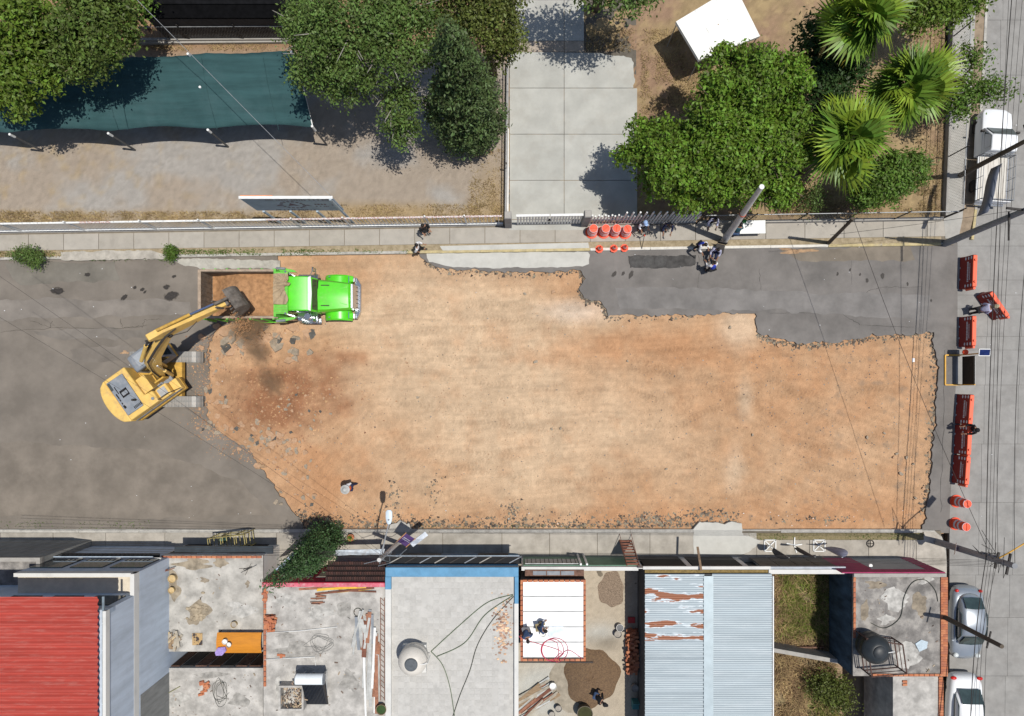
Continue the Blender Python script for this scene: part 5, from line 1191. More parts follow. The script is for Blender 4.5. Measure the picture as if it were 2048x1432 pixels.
# grey sheet porch roofs in front of C
for (q, zz, mt) in [([(672, 1100), (770, 1098), (766, 1109), (664, 1111)], 2.3, M('porch_sheet', (.42, .46, .5), .5, .25, 3, metal=.3, grime=.5, grime_col=(.3, .2, .12), gscale=4)),
                    ([(590, 1101), (614, 1100), (566, 1136), (548, 1142)], 2.7, M('porch_blue', (.42, .49, .58), .5, .15, 3, metal=.2)), ([(648, 1112), (672, 1112), (670, 1123), (634, 1137)], 2.5, M('porch_tan', (.40, .33, .24), .8, .2, 3))]:
    MB().prism([P(*p, zz) for p in q], zz - .03, zz).build('porch_roof', mt, C)
facade(C, rc[0], rc[1], rc[3] + .03, hC, [(1.6, 2.3, .1, 2.1, m_wd), (2.6, 3.4, 1.1, 2.2, M('tan_frame', (.45, .4, .3), .7))])
# ---- D blue-trimmed house
hD = 3.0
D, rd = house('house', 'house with pale tiled roof and sky-blue painted parapet', rect(772, 1133, 1037, 1640, hD), hD, m_blue, m_roofq, 0)
pw = .28
MB().box(rd[0], rd[1], rd[3] - .5, rd[3], hD, hD + .2).build('parapet', m_blue, D, bevel=.03)
MB().box(rd[0], rd[0] + .3, rd[3] - 1.15, rd[3] - .5, hD, hD + .2).build('parapet', m_blue, D)
MB().box(rd[0], rd[0] + .3, rd[2], rd[3] - 1.15, hD, hD + .2).build('parapet', m_wallw, D)
MB().box(rd[1] - .2, rd[1], rd[3] - 1.9, rd[3] - .5, hD, hD + .2).build('parapet', m_blue, D)
MB().box(rd[1] - .22, rd[1], rd[2], rd[3] - 1.9, hD, hD + .2).build('parapet', m_wallw, D)
tcol = [M('roof_flag_%d' % i, c, .9, .12, 3, bump=.15, grime=.45, grime_col=(.3, .285, .265), gscale=2) for i, c in enumerate([(.46, .445, .415), (.44, .425, .395), (.48, .465, .435)])]
tme = []
for m in tcol:
    me = MB().box(-.145, .145, -.145, .145, 0, .012).mesh('roof_tile'); me.materials.append(m); tme.append(me)
nT = 0; yy = rd[3] - .68
while yy > P(0, 1440, hD)[1] and nT < 299:
    xx = rd[0] + .48
    while xx < rd[1] - .4 and nT < 299:
        if RND.random() < .62: link('roof_tile', RND.choice(tme), D, (xx, yy, hD - .004), (0, 0, RND.choice([0, PI / 2]))); nT += 1
        xx += .31
    yy -= .31
facade(D, rd[0], rd[1], rd[3] - .02, hD, [(.4, 2.6, .12, 2.3, m_wd), (3.0, 4.2, 1.0, 2.2, m_gls), (4.7, 6.4, .12, 2.3, m_wd)])
aw = MB().box(rd[0] - .3, rd[1] + .05, rd[3] - .02, rd[3] + .45, 2.35, 2.42).build('awning', m_blk, D)
for i in range(9): MB().bar((rd[0] + .1 + i * .8, rd[3] + .05, 2.46), (rd[0] + .75 + i * .8, rd[3] + .4, 2.46), .05, .02).build('awning_slat', [m_conc, m_wd, m_dg][i % 3], aw)
MB().bar((rd[0] - .3, rd[3] + .43, 2.44), (rd[1] + .05, rd[3] + .43, 2.44), .05).build('awning_edge', MATS['rail_blue'], aw)
# ---- E yard house: white roof panels on brick walls, gate, yard
hE = 2.7
E, re_ = house('small_house', 'small brick room roofed with bright white panels', rect(1041, 1159, 1171, 1322, hE), hE, m_adobe, m_wd, 0)
m_wp = M('white_roof_panel', (.86, .86, .86), .5, .02, 2)
ny_ = 5; ytop, ybot = P(0, 1162, hE)[1], P(0, 1314, hE)[1]
for i in range(ny_):
    ya_ = ytop + (ybot - ytop) * i / ny_; yb2 = ytop + (ybot - ytop) * (i + 1) / ny_
    MB().box(re_[0] + .14, re_[1] - .12, yb2 + .012, ya_ - .012, hE, hE + .035).build('roof_panel', m_wp, E, bevel=.008)
    MB().box(re_[0] + .1, re_[1] - .08, yb2 - .03, yb2 + .03, hE + .036, hE + .05).build('seam', M('seam_grey', (.30, .30, .29), .6), E)
brick_row(E, (re_[0] + .06, re_[3]), (re_[0] + .06, re_[2]), hE + .002, .26); brick_row(E, (re_[0] + .1, re_[3] - .06), (re_[1], re_[3] - .06), hE + .002, .26)
brick_row(E, (re_[0] + .1, re_[2] + .08), (re_[1], re_[2] + .08), hE + .002, .26); brick_row(E, (re_[1] - .05, re_[3]), (re_[1] - .05, re_[2]), hE + .002, .26)
MB().bar((re_[0] - .1, re_[2] - .05, hE + .02), (re_[1] + .4, re_[2] - .05, hE + .02), .06).build('eave_pipe', m_wd, E)
# front wall and green door of the yard
yw = thing('yard_wall', 'low front wall with green sheet gate before the white-roofed room', 'wall')
xa, xb = P(1043, 0, 2.2)[0], P(1276, 0, 2.2)[0]; yF = P(0, 1113, 0)[1]
MB().box(xa, xb, yF - .2, yF, 0, 2.3).build('wall', m_wallw, yw)
m_grn_d = M('green_door', (.10, .20, .135), .6, .15, 3)
MB().box(xa + .1, xb - .05, yF, yF + .05, .1, 2.1).build('gate_leaf', m_grn_d, yw)
MB().box(xa + .2, xa + 3.1, yF + .05, yF + .09, .9, 1.9).build('grille', m_wire, yw)
for i in range(12): MB().box(xa + .3 + i * .24, xa + .33 + i * .24, yF + .09, yF + .11, .9, 1.9).build('grille_bar', m_wd, yw)
for px in (1158, 1170): MB().cyl((P(px, 0, 1.2)[0], yF + .15, 0), (P(px, 0, 1.2)[0], yF + .15, 2.35), .06, n=10).build('pipe', m_white, yw)
lb = tag(MB().box(*rect(1050, 1140, 1168, 1152, 2.4), 2.2, 2.4).build('roof_ledge', m_adobe), 'brown brick ledge with a grey window frame before the white roof', 'ledge')
for i in range(3): MB().box(*rect(1066 + i * 28, 1142, 1092 + i * 28, 1150, 2.4), 2.4, 2.43).build('window_frame', m_dg, lb)
def yard_c(X, Y):
    PX, PY = px_arrays(X, Y); n2 = fbm(X * 2, Y * 2)
    C = np.zeros(X.shape + (3,)); C[:] = (.40, .34, .26)
    C = lerp(C, (.43, .415, .37), np.clip(blob(PX, PY, 1090, 1380, 60, 50) * 1.6 + blob(PX, PY, 1200, 1265, 40, 20), 0, 1))
    C = lerp(C, (.26, .2, .16), np.clip(blob(PX, PY, 1225, 1170, 22, 22) * 1.2 - n2 * .4, 0, 1))
    C = lerp(C, (.25, .235, .2), np.clip(blob(PX, PY, 1140, 1360, 38, 60, .4) * 1.4 - .35, 0, 1))
    C = lerp(C, (.18, .15, .11), np.clip(blob(PX, PY, 1210, 1285, 40, 22) * 1.3 - n2, 0, 1) * .7)
    return C * (.8 + .4 * fbm(X * 6, Y * 6))[..., None]
ax, ay = P(1037, 1640); bx_, by_ = P(1292, 1118)
struct(grid_soil('back_yard', ax, bx_, ay, by_, .15, lambda X, Y: .08 + .03 * fbm(X * 2, Y * 2), yard_c, attr_material('yard_soil', fine=35, famt=.25)))
# ---- F house with grey corrugated roof
hF = 2.7
F_ = thing('corrugated_house', 'house with pale blue-grey corrugated roof and rust patches', 'house')
X0, X1, Y0, Y1 = rect(1290, 1148, 1544, 1640, hF)
MB().box(X0 + .05, X1 - .05, Y0, Y1 - .02, 0, hF - .08).build('wall', M('wall_dark_paint', (.06, .062, .065), .9, .3, 2), F_)
m_cs = M('corrugated_grey', (.345, .395, .42), .5, .08, .6, metal=.15, stretch=(.3, 4, 1), grime=.6, grime_col=(.48, .52, .54), gscale=1.0, gstr=(.35, 3, 1))
mrust = m_cs.copy(); mrust.name = 'corrugated_rusty'
n, l = mrust.node_tree.nodes, mrust.node_tree.links
tc = n.new('ShaderNodeTexCoord'); mp = n.new('ShaderNodeMapping'); mp.inputs['Scale'].default_value = (.5, 2.3, 1); mp.inputs['Location'].default_value = (3.1, 1.7, 0)
nz = n.new('ShaderNodeTexNoise'); nz.inputs['Scale'].default_value = 1.0; nz.inputs['Detail'].default_value = 8; nz.inputs['Roughness'].default_value = .55
l.new(tc.outputs['Object'], mp.inputs[0]); l.new(mp.outputs[0], nz.inputs[0])
rp = n.new('ShaderNodeValToRGB'); rp.color_ramp.elements[0].position = .565; rp.color_ramp.elements[1].position = .58
l.new(nz.outputs[0], rp.inputs[0])
mx = n.new('ShaderNodeMix'); mx.data_type = 'RGBA'; bs = n['Principled BSDF']
src = bs.inputs['Base Color'].links[0].from_socket
hal = n.new('ShaderNodeMapRange'); hal.inputs[1].default_value = .52; hal.inputs[2].default_value = .55; l.new(nz.outputs[0], hal.inputs[0])
mh = n.new('ShaderNodeMix'); mh.data_type = 'RGBA'; l.new(hal.outputs[0], mh.inputs[0]); l.new(src, mh.inputs[6]); mh.inputs[7].default_value = (.55, .6, .63, 1); src = mh.outputs[2]
l.new(rp.outputs[0], mx.inputs[0]); l.new(src, mx.inputs[6]); mx.inputs[7].default_value = (.27, .11, .06, 1); l.new(mx.outputs[2], bs.inputs['Base Color'])
xm0, xm1 = P(1409, 0, hF)[0], P(1424, 0, hF)[0]; ym = P(0, 1282, hF)[1]
corrugated(F_, X0, xm0, ym, Y1, hF, mrust, .232, .03, 4); corrugated(F_, X0, xm0, Y0, ym, hF, m_cs, .232, .03, 4)
corrugated(F_, xm1, X1, Y0, Y1 + .02, hF + .004, m_cs, .232, .03, 4)
for i in range(6):
    y1 = Y1 - .1 - i * 1.95
    MB().box(xm0 - .05, xm1 + .06, y1 - 1.95, y1, hF + .035, hF + .05 + .004 * (i % 2)).build('ridge_flashing', M('flashing', (.33, .39, .42), .5, .08, 2, metal=.2), F_)
MB().box(X1 + .02, X1 + .08, Y0, Y1 - .1, hF - .02, hF + .06).build('gutter', m_white, F_)
fz = 2.55
xs_ = P(1290, 0, fz)[0], P(1545, 0, fz)[0]
MB().box(xs_[0] - .1, xs_[1] - .1, P(0, 1139, fz)[1], P(0, 1133, fz)[1], fz - .12, fz).build('front_beam', m_wallw, F_)
MB().box(xs_[0], xs_[1], P(0, 1146, fz)[1], P(0, 1140, fz)[1], fz - .1, fz - .02).build('tile_strip', M('strip_ochre', (.2, .14, .05), .8, .3, 8), F_)
yb0 = P(0, 1113, 0)[1]
for px in (1277, 1378, 1492):
    MB().box(P(px, 0, fz)[0], P(px, 0, fz)[0] + .28, P(0, 1138, fz)[1], yb0, 0, fz - .05).build('pier', m_wallw, F_)
for a, b in ((1292, 1376), (1390, 1490)): MB().box(P(a, 0, fz)[0], P(b, 0, fz)[0], P(0, 1138, fz)[1] + .02, P(0, 1138, fz)[1] + .08, .1, 2.4).build('door', m_blk, F_)
tag(MB().bar((*P(1397, 1095, 2.5), 2.3), (*P(1403, 1143, 2.8), 2.75), .12, .04).build('plank', M('plank_brown', (.2, .13, .08), .85, .25, 5)), 'weathered plank resting on the corrugated house front beam', 'plank')
# ---- G walled weedy lot
lot = thing('lot_wall', 'street wall with grey roller shutters fronting the weedy lot', 'wall')
yG = P(0, 1118, 0)[1]; xa, xb = P(1548, 0, 2.4)[0], P(1712, 0, 2.4)[0]
MB().box(xa - .35, xb, P(0, 1148, 2.6)[1], P(0, 1139, 2.6)[1], 0, 2.6).build('wall', m_wallw, lot)
m_shut = M('roller_shutter', (.10, .09, .075), .7, .15, 3)
for i in range(4):
    x_ = P(1540 + i * 38, 0, 2.1)[0]; MB().box(x_ - .45, x_ + .52, P(0, 1139, 2.6)[1], P(0, 1139, 2.6)[1] + .05, .1, 2.3).build('shutter', m_shut, lot)
MB().box(xa - .5, xb - .6, P(0, 1139, 2.6)[1] + .003, P(0, 1139, 2.6)[1] + .12, 2.32, 2.5).build('shutter_hood', M('hood_grey', (.36, .39, .43), .5), lot)
MB().bar((P(1545, 0, 1.5)[0], P(0, 1300, 1.5)[1], .75), (P(1692, 0, 1.5)[0], P(0, 1326, 1.5)[1], .75), .22, 1.5).build('cross_wall', m_conc, lot)
MB().box(P(1548, 0)[0], P(1640, 0)[0], P(0, 1290)[1], P(0, 1287)[1], 0, .5).build('brick_footing', m_adobe, lot)
def lot_c(X, Y):
    n1, n2 = fbm(X * .9, Y * .9), fbm(X * 3, Y * 3)
    C = np.zeros(X.shape + (3,)); C[:] = (.25, .185, .115)
    return lerp(C, (.10, .11, .035), np.clip((n1 - .45) * 4, 0, 1)) * (.6 + .8 * n2)[..., None]
ax, ay = P(1520, 1640); bx_, by_ = P(1668, 1120)
struct(grid_soil('lot_ground', ax, bx_, ay, by_, .2, lambda X, Y: .1 + .1 * fbm(X * 2, Y * 2), lot_c, attr_material('lot_soil', fine=30, famt=.3)))
m_wdry = M('dry_weed', (.38, .27, .14), .9, .3, 1, island=.5, trans=.2); m_wgrn = M('green_weed', (.17, .20, .04), .8, .3, 1, island=.5, trans=.25)
blades('weed_patch', [(1525, 1125, 1665, 1300, 9000, .1), (1525, 1300, 1668, 1450, 15000, .1)], m_wdry, 'matted dry brown weeds filling the walled lot', .15, .5, .02, .9)
blades('weed_patch', [(1560, 1130, 1655, 1265, 6500, .12), (1610, 1360, 1668, 1450, 2500, .12)], m_wgrn, 'fresh green weeds among the dry ones in the lot', .15, .5, .024, .9)
# ---- H corner house
hH = 3.2
Hh, rh = house('corner_house', 'corner house with dark weathered concrete roof and brick edging', rect(1706, 1146, 1888, 1352, hH), hH, M('corner_wall', (.10, .075, .065), .95, .3, 3), m_roofd, 0)
MB().box(rh[0], rh[1] + .06, rh[3] - .18, rh[3], hH, hH + .12).build('parapet', m_conc, Hh)
for e in (rh[1] - .08, rh[1] + .04): brick_row(Hh, (e, rh[3] - .2), (e, rh[2]), hH + .002, .13, True)
brick_row(Hh, (rh[0] + .06, rh[3] - .2), (rh[0] + .06, rh[3] - 3.4), hH + .002, .26)
brick_row(Hh, (rh[0] + 1.0, rh[2] + .07), (rh[1], rh[2] + .07), hH + .002, .26)
MB().box(rh[0] - .02, rh[0] + .02, rh[2], rh[3], .5, hH - .2).build('side_wall_plaster', M('plaster_blue', (.05, .08, .11), .9, .5, 2, stretch=(1, 1, .4)), Hh)
X0, X1, Y0, Y1 = rect(1786, 1353, 1884, 1640, hH - .15)
MB().box(X0, X1, Y0, Y1, 0, hH - .15).build('rear_wing', m_roofc2, Hh)
brick_row(Hh, (X1 - .08, Y1), (X1 - .08, Y1 - 4), hH - .148, .13, True)
for i in range(2): link('brick', brm[i], Hh, (X0 + .6, Y1 - .25 - i * .16, hH - .148), (0, 0, .1 * i))
# street front: magenta band and grey roller doors
m_mag = M('magenta_band', (.30, .03, .10), .7, .15, 3)
yf_ = rh[3]
MB().box(rh[0] - .6, rh[0] + 1.3, yf_, yf_ + .06, 0.1, hH + .05).build('front_panel', m_mag, Hh)
MB().box(rh[0] + 1.3, rh[1] + .03, yf_, yf_ + .06, hH - .55, hH + .05).build('front_band', m_mag, Hh)
MB().box(rh[0] + 1.35, rh[1] - .6, yf_, yf_ + .04, .1, hH - .55).build('door', M('door_grey', (.26, .29, .31), .5, .1, 2), Hh)
MB().box(rh[1] - .6, rh[1] + .03, yf_, yf_ + .06, .1, hH - .55).build('front_pier', m_mag, Hh)
MB().cyl((rh[0] + 1.4, yf_ + .15, 2.2), (rh[0] + 1.4, yf_ + .15, 2.3), .1, n=10).build('lamp', m_white, Hh)
# ================================================================ ROOF-TOP THINGS
def tinaco(name, label, px, z, r, h, mat, lid, sh=True):
    t = thing(name, label, 'tank', (*P(*px, z + h), z))
    MB().lathe([(r * .96, 0), (r, .06), (r, h * .25), (r * 1.02, h * .27), (r, h * .3), (r, h * .62), (r * 1.02, h * .64), (r, h * .67), (r * .93, h * .78), (r * .62, h * .93), (r * .44, h * .97)], n=32).build('body', mat, t, smooth='auto')
    MB().lathe([(r * .46, h * .95), (r * .46, h), (r * .40, h * 1.03), (r * .1, h * 1.05), (0, h * 1.05)], n=26, cap=False).build('lid', lid, t, smooth='auto')
    MB().tube([(r * .3, -.05, h * .95), (r * 1.1, 0, h * .86), (r * 1.12, 0, 0)], .02, 6).build('pipe', m_white, t)
    return t
pad = tag(MB().box(*rect(805, 1290, 852, 1345, hD + .35), hD, hD + .35).build('tank_plinth', m_wallw), 'white block plinth under the beige water tank', 'plinth')
tinaco('water_tank', 'beige round rooftop water tank with dark lid on the blue-trimmed house', (822, 1330), hD + .35, .72, 1.25, M('tank_beige', (.60, .56, .50), .5, .06, 3, grime=.2), M('tank_lid', (.09, .1, .11), .6, .2, 5))
tkb = tinaco('water_tank', 'black round water tank in a rusty frame on the corner house', (1761, 1306), hH + .3, .72, 1.2, M('tank_black', (.025, .03, .034), .4, .15, 3), M('tank_black_lid', (.03, .034, .038), .45, .2, 4))
fr = MB(); q = [P(*p, hH) for p in ((1712, 1262), (1782, 1274), (1790, 1330), (1722, 1336))]
for a, b in zip(q, q[1:] + q[:1]):
    fr.bar((*a, hH), (*a, hH + 1.1), .05).bar((*a, hH + 1.1), (*b, hH + 1.1), .05).bar((*a, hH + .3), (*b, hH + .3), .05).bar((*a, hH + .7), (*b, hH + .7), .03)
fo = fr.build('support_frame', M('rusty_frame', (.09, .05, .04), .85, .3, 5), tkb); fo.location = tuple(-c for c in tkb.location)
# solar water heater
sw = thing('solar_water_heater', 'solar water heater with white tank and black tubes on a roof', 'water heater', (*P(628, 1376, hC + .6), hC))
MB().cyl((-.78, .65, 1.05), (.62, .65, 1.05), .27, n=22).build('tank', M('heater_white', (.74, .78, .80), .3, .04, 3), sw, smooth='auto')
for s in (-.79, .63): MB().cyl((s - .01, .65, 1.05), (s + .03, .65, 1.05), .275, n=22).build('end_cap', m_dg, sw)
for i in range(15): MB().cyl((-.55 + i * .075, .5, .95), (-.5 + i * .072, -1.05, .12), .029, n=8).build('tube', M('vacuum_tube', (.012, .014, .02), .12, .2, 3, spec=.6), sw, smooth='auto')
MB().add([(-.6, .55, .88), (.6, .55, .88), (.6, -1.1, .06), (-.55, -1.1, .06)], [(0, 1, 2, 3)]).build('back_sheet', m_wd, sw)
for s in (-.55, .5): MB().bar((s, .7, 0), (s, .7, .85), .04).bar((s, .75, .0), (s, -1.05, .05), .04).build('stand', m_wire, sw)
bxw = thing('planter_box', 'square white cement box filled with scrap on a roof', 'box', (*P(584, 1394, hC + .4), hC))
for a in [(-.65, .65, .55, .65), (-.65, .65, -.65, -.55), (-.65, -.55, -.55, .55), (.55, .65, -.55, .55)]: MB().box(*a, 0, .55).build('side', m_roofc2, bxw)
sc_ = MB(); r = random.Random(8)
for i in range(70):
    a = Vector((r.uniform(-.5, .5), r.uniform(-.5, .5), r.uniform(.3, .5))); b = a + Vector((r.gauss(0, .18), r.gauss(0, .18), r.gauss(0, .05))); sc_.bar(a, b, r.uniform(.02, .07), .02)
sc_.build('scrap', M('scrap_mix', (.33, .25, .17), .8, .4, 1.5, island=.5), bxw)
# orange awning over the stairwell
oa = thing('orange_awning', 'orange sheet awning over the stairwell between two concrete roofs', 'awning')
x0, x1, y0, y1 = rect(433, 1266, 522, 1307, hB + .5)
mb = MB(); nn = 12
for i in range(nn + 1):
    f = i / nn; mb.v += [(x0, y0 + (y1 - y0) * f, hB + .42 + .12 * math.sin(PI * f)), (x1, y0 + (y1 - y0) * f, hB + .42 + .12 * math.sin(PI * f))]
mb.f = [(2 * i, 2 * i + 1, 2 * i + 3, 2 * i + 2) for i in range(nn)]
mb.build('sheet', M('orange_sheet', (.52, .20, .018), .55, .12, 2, stretch=(1, 6, 1), grime=.3, grime_col=(.38, .15, .03)), oa, smooth=True)
for a in ((x0 + .05, y0 + .1), (x1 - .05, y0 + .1), (x0 + .05, y1 - .05), (x1 - .05, y1 - .05)): MB().bar((*a, hB - .3), (*a, hB + .42), .05).build('leg', m_wd, oa)
# stacks of loose bricks
def pile(label, px, z, n, wx, wy, layers, seed, rz=0):
    t = thing('brick_stack', label, 'bricks', (*P(*px, z), z), rz); r = random.Random(seed)
    for k in range(layers):
        m = max(1, int(n * (1 - .25 * k / max(1, layers))))
        for i in range(m): link('brick', r.choice(brm), t, (r.uniform(-wx, wx), -wy + 2 * wy * (i + .5) / m, k * .064), (0, 0, r.gauss(0, .12) + (PI / 2 if r.random() < .15 else 0)))
    return t
pile('orange brick stack on the left edge of the crimson-parapet roof', (543, 1244), hC, 10, .22, .4, 6, 1)
pile('loose orange bricks in a heap on the lower concrete roof', (409, 1374), hB, 7, .28, .36, 2, 2, .3)
pile('long stack of orange bricks against the corrugated house in the yard', (1263, 1298), .1, 26, .28, 1.2, 10, 3)
pile('few loose bricks by the white roof pipe', (570, 1310), hC, 3, .5, .05, 1, 4, .05)
pile('bricks lying at the north-west corner of the crimson-parapet roof', (531, 1192), hC, 3, .06, .3, 2, 5)
# planks, pipes and scrap on roof C
def sticks(name, label, cat, px, z, n, Ln, spread, ang, mats, seed, w=(.03, .12), jit=.08, kind='plank'):
    t = thing(name, label, cat, (*P(*px, z), z), 0); r = random.Random(seed)
    for i in range(n):
        a = ang + r.gauss(0, jit); l = Ln * r.uniform(.45, 1.0); d = Vector((math.cos(a), math.sin(a), 0)); s = Vector((-d.y, d.x, 0))
        c = s * r.uniform(-spread, spread) + d * r.uniform(-.2, .2) * Ln; zz = .02 + r.random() * .1
        MB().bar(c - d * l / 2 + Vector((0, 0, zz)), c + d * l / 2 + Vector((0, 0, zz + r.uniform(-.01, .06))), r.uniform(*w), .03).build(kind, r.choice(mats), t)
    return t
m_rust = M('rust_iron', (.17, .07, .045), .85, .3, 4); m_rustl = M('rust_light', (.28, .13, .08), .85, .3, 4); m_gsh = M('grey_sheet', (.42, .42, .40), .7, .2, 3); m_yell = M('yellow_bar', (.66, .40, .04), .6, .15, 3)
m_plk = M('plank_wood', (.26, .18, .11), .85, .25, 4, stretch=(1, 8, 1)); m_plk2 = M('plank_grey', (.33, .29, .23), .85, .25, 4)
sticks('plank_pile', 'brown and yellow planks along the crimson parapet', 'planks', (690, 1178), hC, 9, 3.6, .16, .06, [m_rust, m_plk, m_yell, m_rustl], 1, jit=.04)
sticks('rebar_bundle', 'small rusty coil rack of bars on the crimson-parapet roof', 'rebar', (638, 1198), hC, 8, .8, .26, .05, [m_rust, m_rustl], 2, (.02, .06))
sticks('scrap_pile', 'rusty sheets and offcuts on the right of the crimson-parapet roof', 'scrap', (728, 1262), hC, 24, 2.0, .45, 1.5, [m_rust, m_rustl, m_gsh, m_dg], 3, (.06, .24), .14)
sticks('pipe_pile', 'long pale pipes and boards beside the blue-trimmed house parapet', 'pipes', (742, 1335), hC, 14, 4.6, .5, 1.55, [m_gsh, m_white, m_rustl, m_plk2], 4, (.05, .2), .03)
sticks('timber_pile', 'heap of boards and posts in the yard below the white roof', 'timber', (1062, 1400), .12, 26, 2.6, .6, .62, [m_plk, m_plk2, m_rust, m_gsh, m_rustl], 5, (.06, .22), .1)
sticks('wood_scraps', 'pale wood scraps against the blue-grey wall on a roof', 'wood', (345, 1280), hB, 14, 1.0, .4, 1.1, [M('pale_wood', (.46, .36, .22), .85, .2, 4), m_plk2, m_plk], 6, (.04, .16), .7)
sticks('iron_bars', 'bent dark bars lying over the concrete roof\'s left parapet', 'bars', (330, 1140), hB + .3, 4, 1.3, .06, .35, [m_rust, m_wd], 7, (.03, .06), .1)
sticks('branch_bundle', 'thin dark sticks on the middle of a bare concrete roof', 'sticks', (497, 1138), hB, 5, 1.0, .08, .45, [m_wd], 8, (.015, .04), .25)
# rusty ladder-like truss along D's parapet
lt = MB()
xa = P(766, 0, hC)[0]; ya, yb2 = P(0, 1195, hC)[1], P(0, 1400, hC)[1]
lt.bar((xa - .12, ya, hC + .03), (xa - .12, yb2, hC + .03), .03).bar((xa + .08, ya, hC + .03), (xa + .08, yb2, hC + .03), .03)
for i in range(20): lt.bar((xa - .12, ya + (yb2 - ya) * i / 20, hC + .03), (xa + .08, ya + (yb2 - ya) * (i + .7) / 20, hC + .03), .02)
tag(lt.build('steel_truss', m_rust), 'long rusty zigzag steel truss against the blue-trimmed house', 'truss')
# wooden crates, slabs, cement clods on roof B
m_clod = M('cement_clod', (.33, .27, .19), .95, .25, 4)
r = random.Random(9); cl = thing('cement_heap', 'brownish heap of cement clods on the bare concrete roof', 'rubble', (*P(392, 1224, hB), hB))
for i in range(60):
    a, d = r.uniform(0, 6.28), abs(r.gauss(0, .42)); s = r.uniform(.06, .16)
    MB().sphere((math.cos(a) * d * .7, math.sin(a) * d, .02), (s, s * r.uniform(.6, 1), s * .5), 6, 4).build('clod', m_clod, cl)
def bucket(label, px, z, rad, h, mat, fill, group=None, name='bucket'):
    t = thing(name, label, 'bucket', (*P(*px, z + h), z), 0, group)
    MB().lathe([(rad * .82, 0), (rad, h), (rad * 1.06, h), (rad * 1.06, h - .03), (rad * .95, h - .03), (rad * .93, h - .08), (0, h - .08)], n=20, cap=False).build('pail', mat, t, smooth='auto')
    MB().lathe([(rad * .92, h - .07), (0, h - .06)], n=18, cap=False).build('contents', fill, t)
    return t
m_wood2 = M('cut_wood', (.50, .37, .19), .8, .15, 5); m_wht = M('white_pail', (.7, .69, .66), .5, .05, 3); m_gp = M('grey_pail', (.14, .14, .145), .6, .15, 3); m_mud = M('mortar', (.33, .30, .26), .9, .2, 5)
bucket('larger yellowish pail by the blue-grey wall on a roof', (343, 1158), hB, .2, .3, m_wood2, m_wood2); bucket('smaller yellowish pail by the blue-grey wall on a roof', (342, 1181), hB, .16, .25, m_wood2, m_wood2)
bucket('single cream pail on the bare concrete roof above the awning', (467, 1250), hB, .16, .25, m_wood2, m_mud)
bucket('white pail standing on the orange awning', (449, 1284), hB + .55, .13, .2, m_wht, m_wht); bucket('pail with rim on the orange awning next to the white one', (457, 1290), hB + .55, .13, .18, m_mud, m_wht)
bucket('upper grey pail by the brick stack in the yard', (1240, 1256), .1, .2, .3, m_wht, m_gp); bucket('lower grey pail by the brick stack in the yard', (1236, 1269), .1, .2, .3, m_gp, m_mud)
bucket('white lidded pail beside the round sand heap', (1106, 1373), .1, .19, .3, m_wht, m_wht); bucket('dark pail at the bottom edge left of the big drum', (1117, 1418), .1, .18, .3, m_gp, m_mud)
bucket('grey pail at the corner of the yard near the teal seat', (1270, 1377), .1, .2, .32, m_mud, m_mud); bucket('small dark pail at the bottom edge of the yard', (1104, 1430), .1, .17, .28, m_gp, m_mud)
bucket('big open dark drum of water at the bottom edge of the yard', (1170, 1428), .1, .42, .7, M('drum_brown', (.10, .085, .06), .6, .2, 3), M('water_dark', (.05, .05, .02), .1, .2, 3), name='water_drum')
bucket('brown and green pot at the bottom by the blue-trimmed house', (762, 1420), hC, .26, .35, m_plk, lf_dk, name='pot')
# sand / gravel heap in the yard
def heap(name, label, px, rx, ry, h, mat, z=.09, seed=1):
    mb = MB(); r = random.Random(seed); nr, na = 12, 40; x, y = P(*px); mb.v.append((x, y, z + h))
    for i in range(1, nr + 1):
        f = i / nr
        for k in range(na):
            a = 2 * PI * k / na; q = 1 + .07 * math.sin(3 * a + seed) + .05 * math.sin(7 * a); mb.v.append((x + rx * f * q * math.cos(a), y + ry * f * q * math.sin(a), z + h * (1 - f * f) * r.uniform(.85, 1.1) - (.03 if i == nr else 0)))
    mb.f = [(0, 1 + k, 1 + (k + 1) % na) for k in range(na)] + [(1 + (i - 1) * na + k, 1 + i * na + k, 1 + i * na + (k + 1) % na, 1 + (i - 1) * na + (k + 1) % na) for i in range(1, nr) for k in range(na)]
    return tag(mb.build(name, mat, smooth=True), label, 'heap')
heap('gravel_heap', 'round brown gravel heap in the yard beside the white-roofed room', (1181, 1352), 1.62, 1.75, .5, M('gravel_brown', (.21, .135, .075), .95, .4, 14, bump=.9, bscale=45, col2=(.11, .07, .045)))
heap('mortar_patch', 'grey flat mortar patch wrapped round the gravel heap', (1150, 1365), 1.6, 1.8, .05, M('mortar_grey', (.30, .26, .2), .9, .2, 3))
heap('gravel_heap', 'small flat scatter of dark gravel in the upper yard', (1222, 1178), .8, 1.1, .06, M('gravel_dark', (.24, .18, .13), .95, .4, 16, bump=.9, bscale=60), seed=4)
tag(MB().box(-.2, .2, -.16, .16, .1, .22).build('red_tray', M('red_tray', (.42, .04, .04), .6), bevel=.02), 'small red tray on the ground by the corrugated house', 'tray').location = (*P(1262, 1238), .02)
tag(MB().box(-.18, .18, -.22, .22, .1, .55).box(-.18, .18, .2, .24, .55, .9).build('plastic_chair', M('teal_plastic', (.06, .2, .2), .5)), 'teal plastic chair at the lower right of the yard', 'chair').location = (*P(1268, 1402), .02)
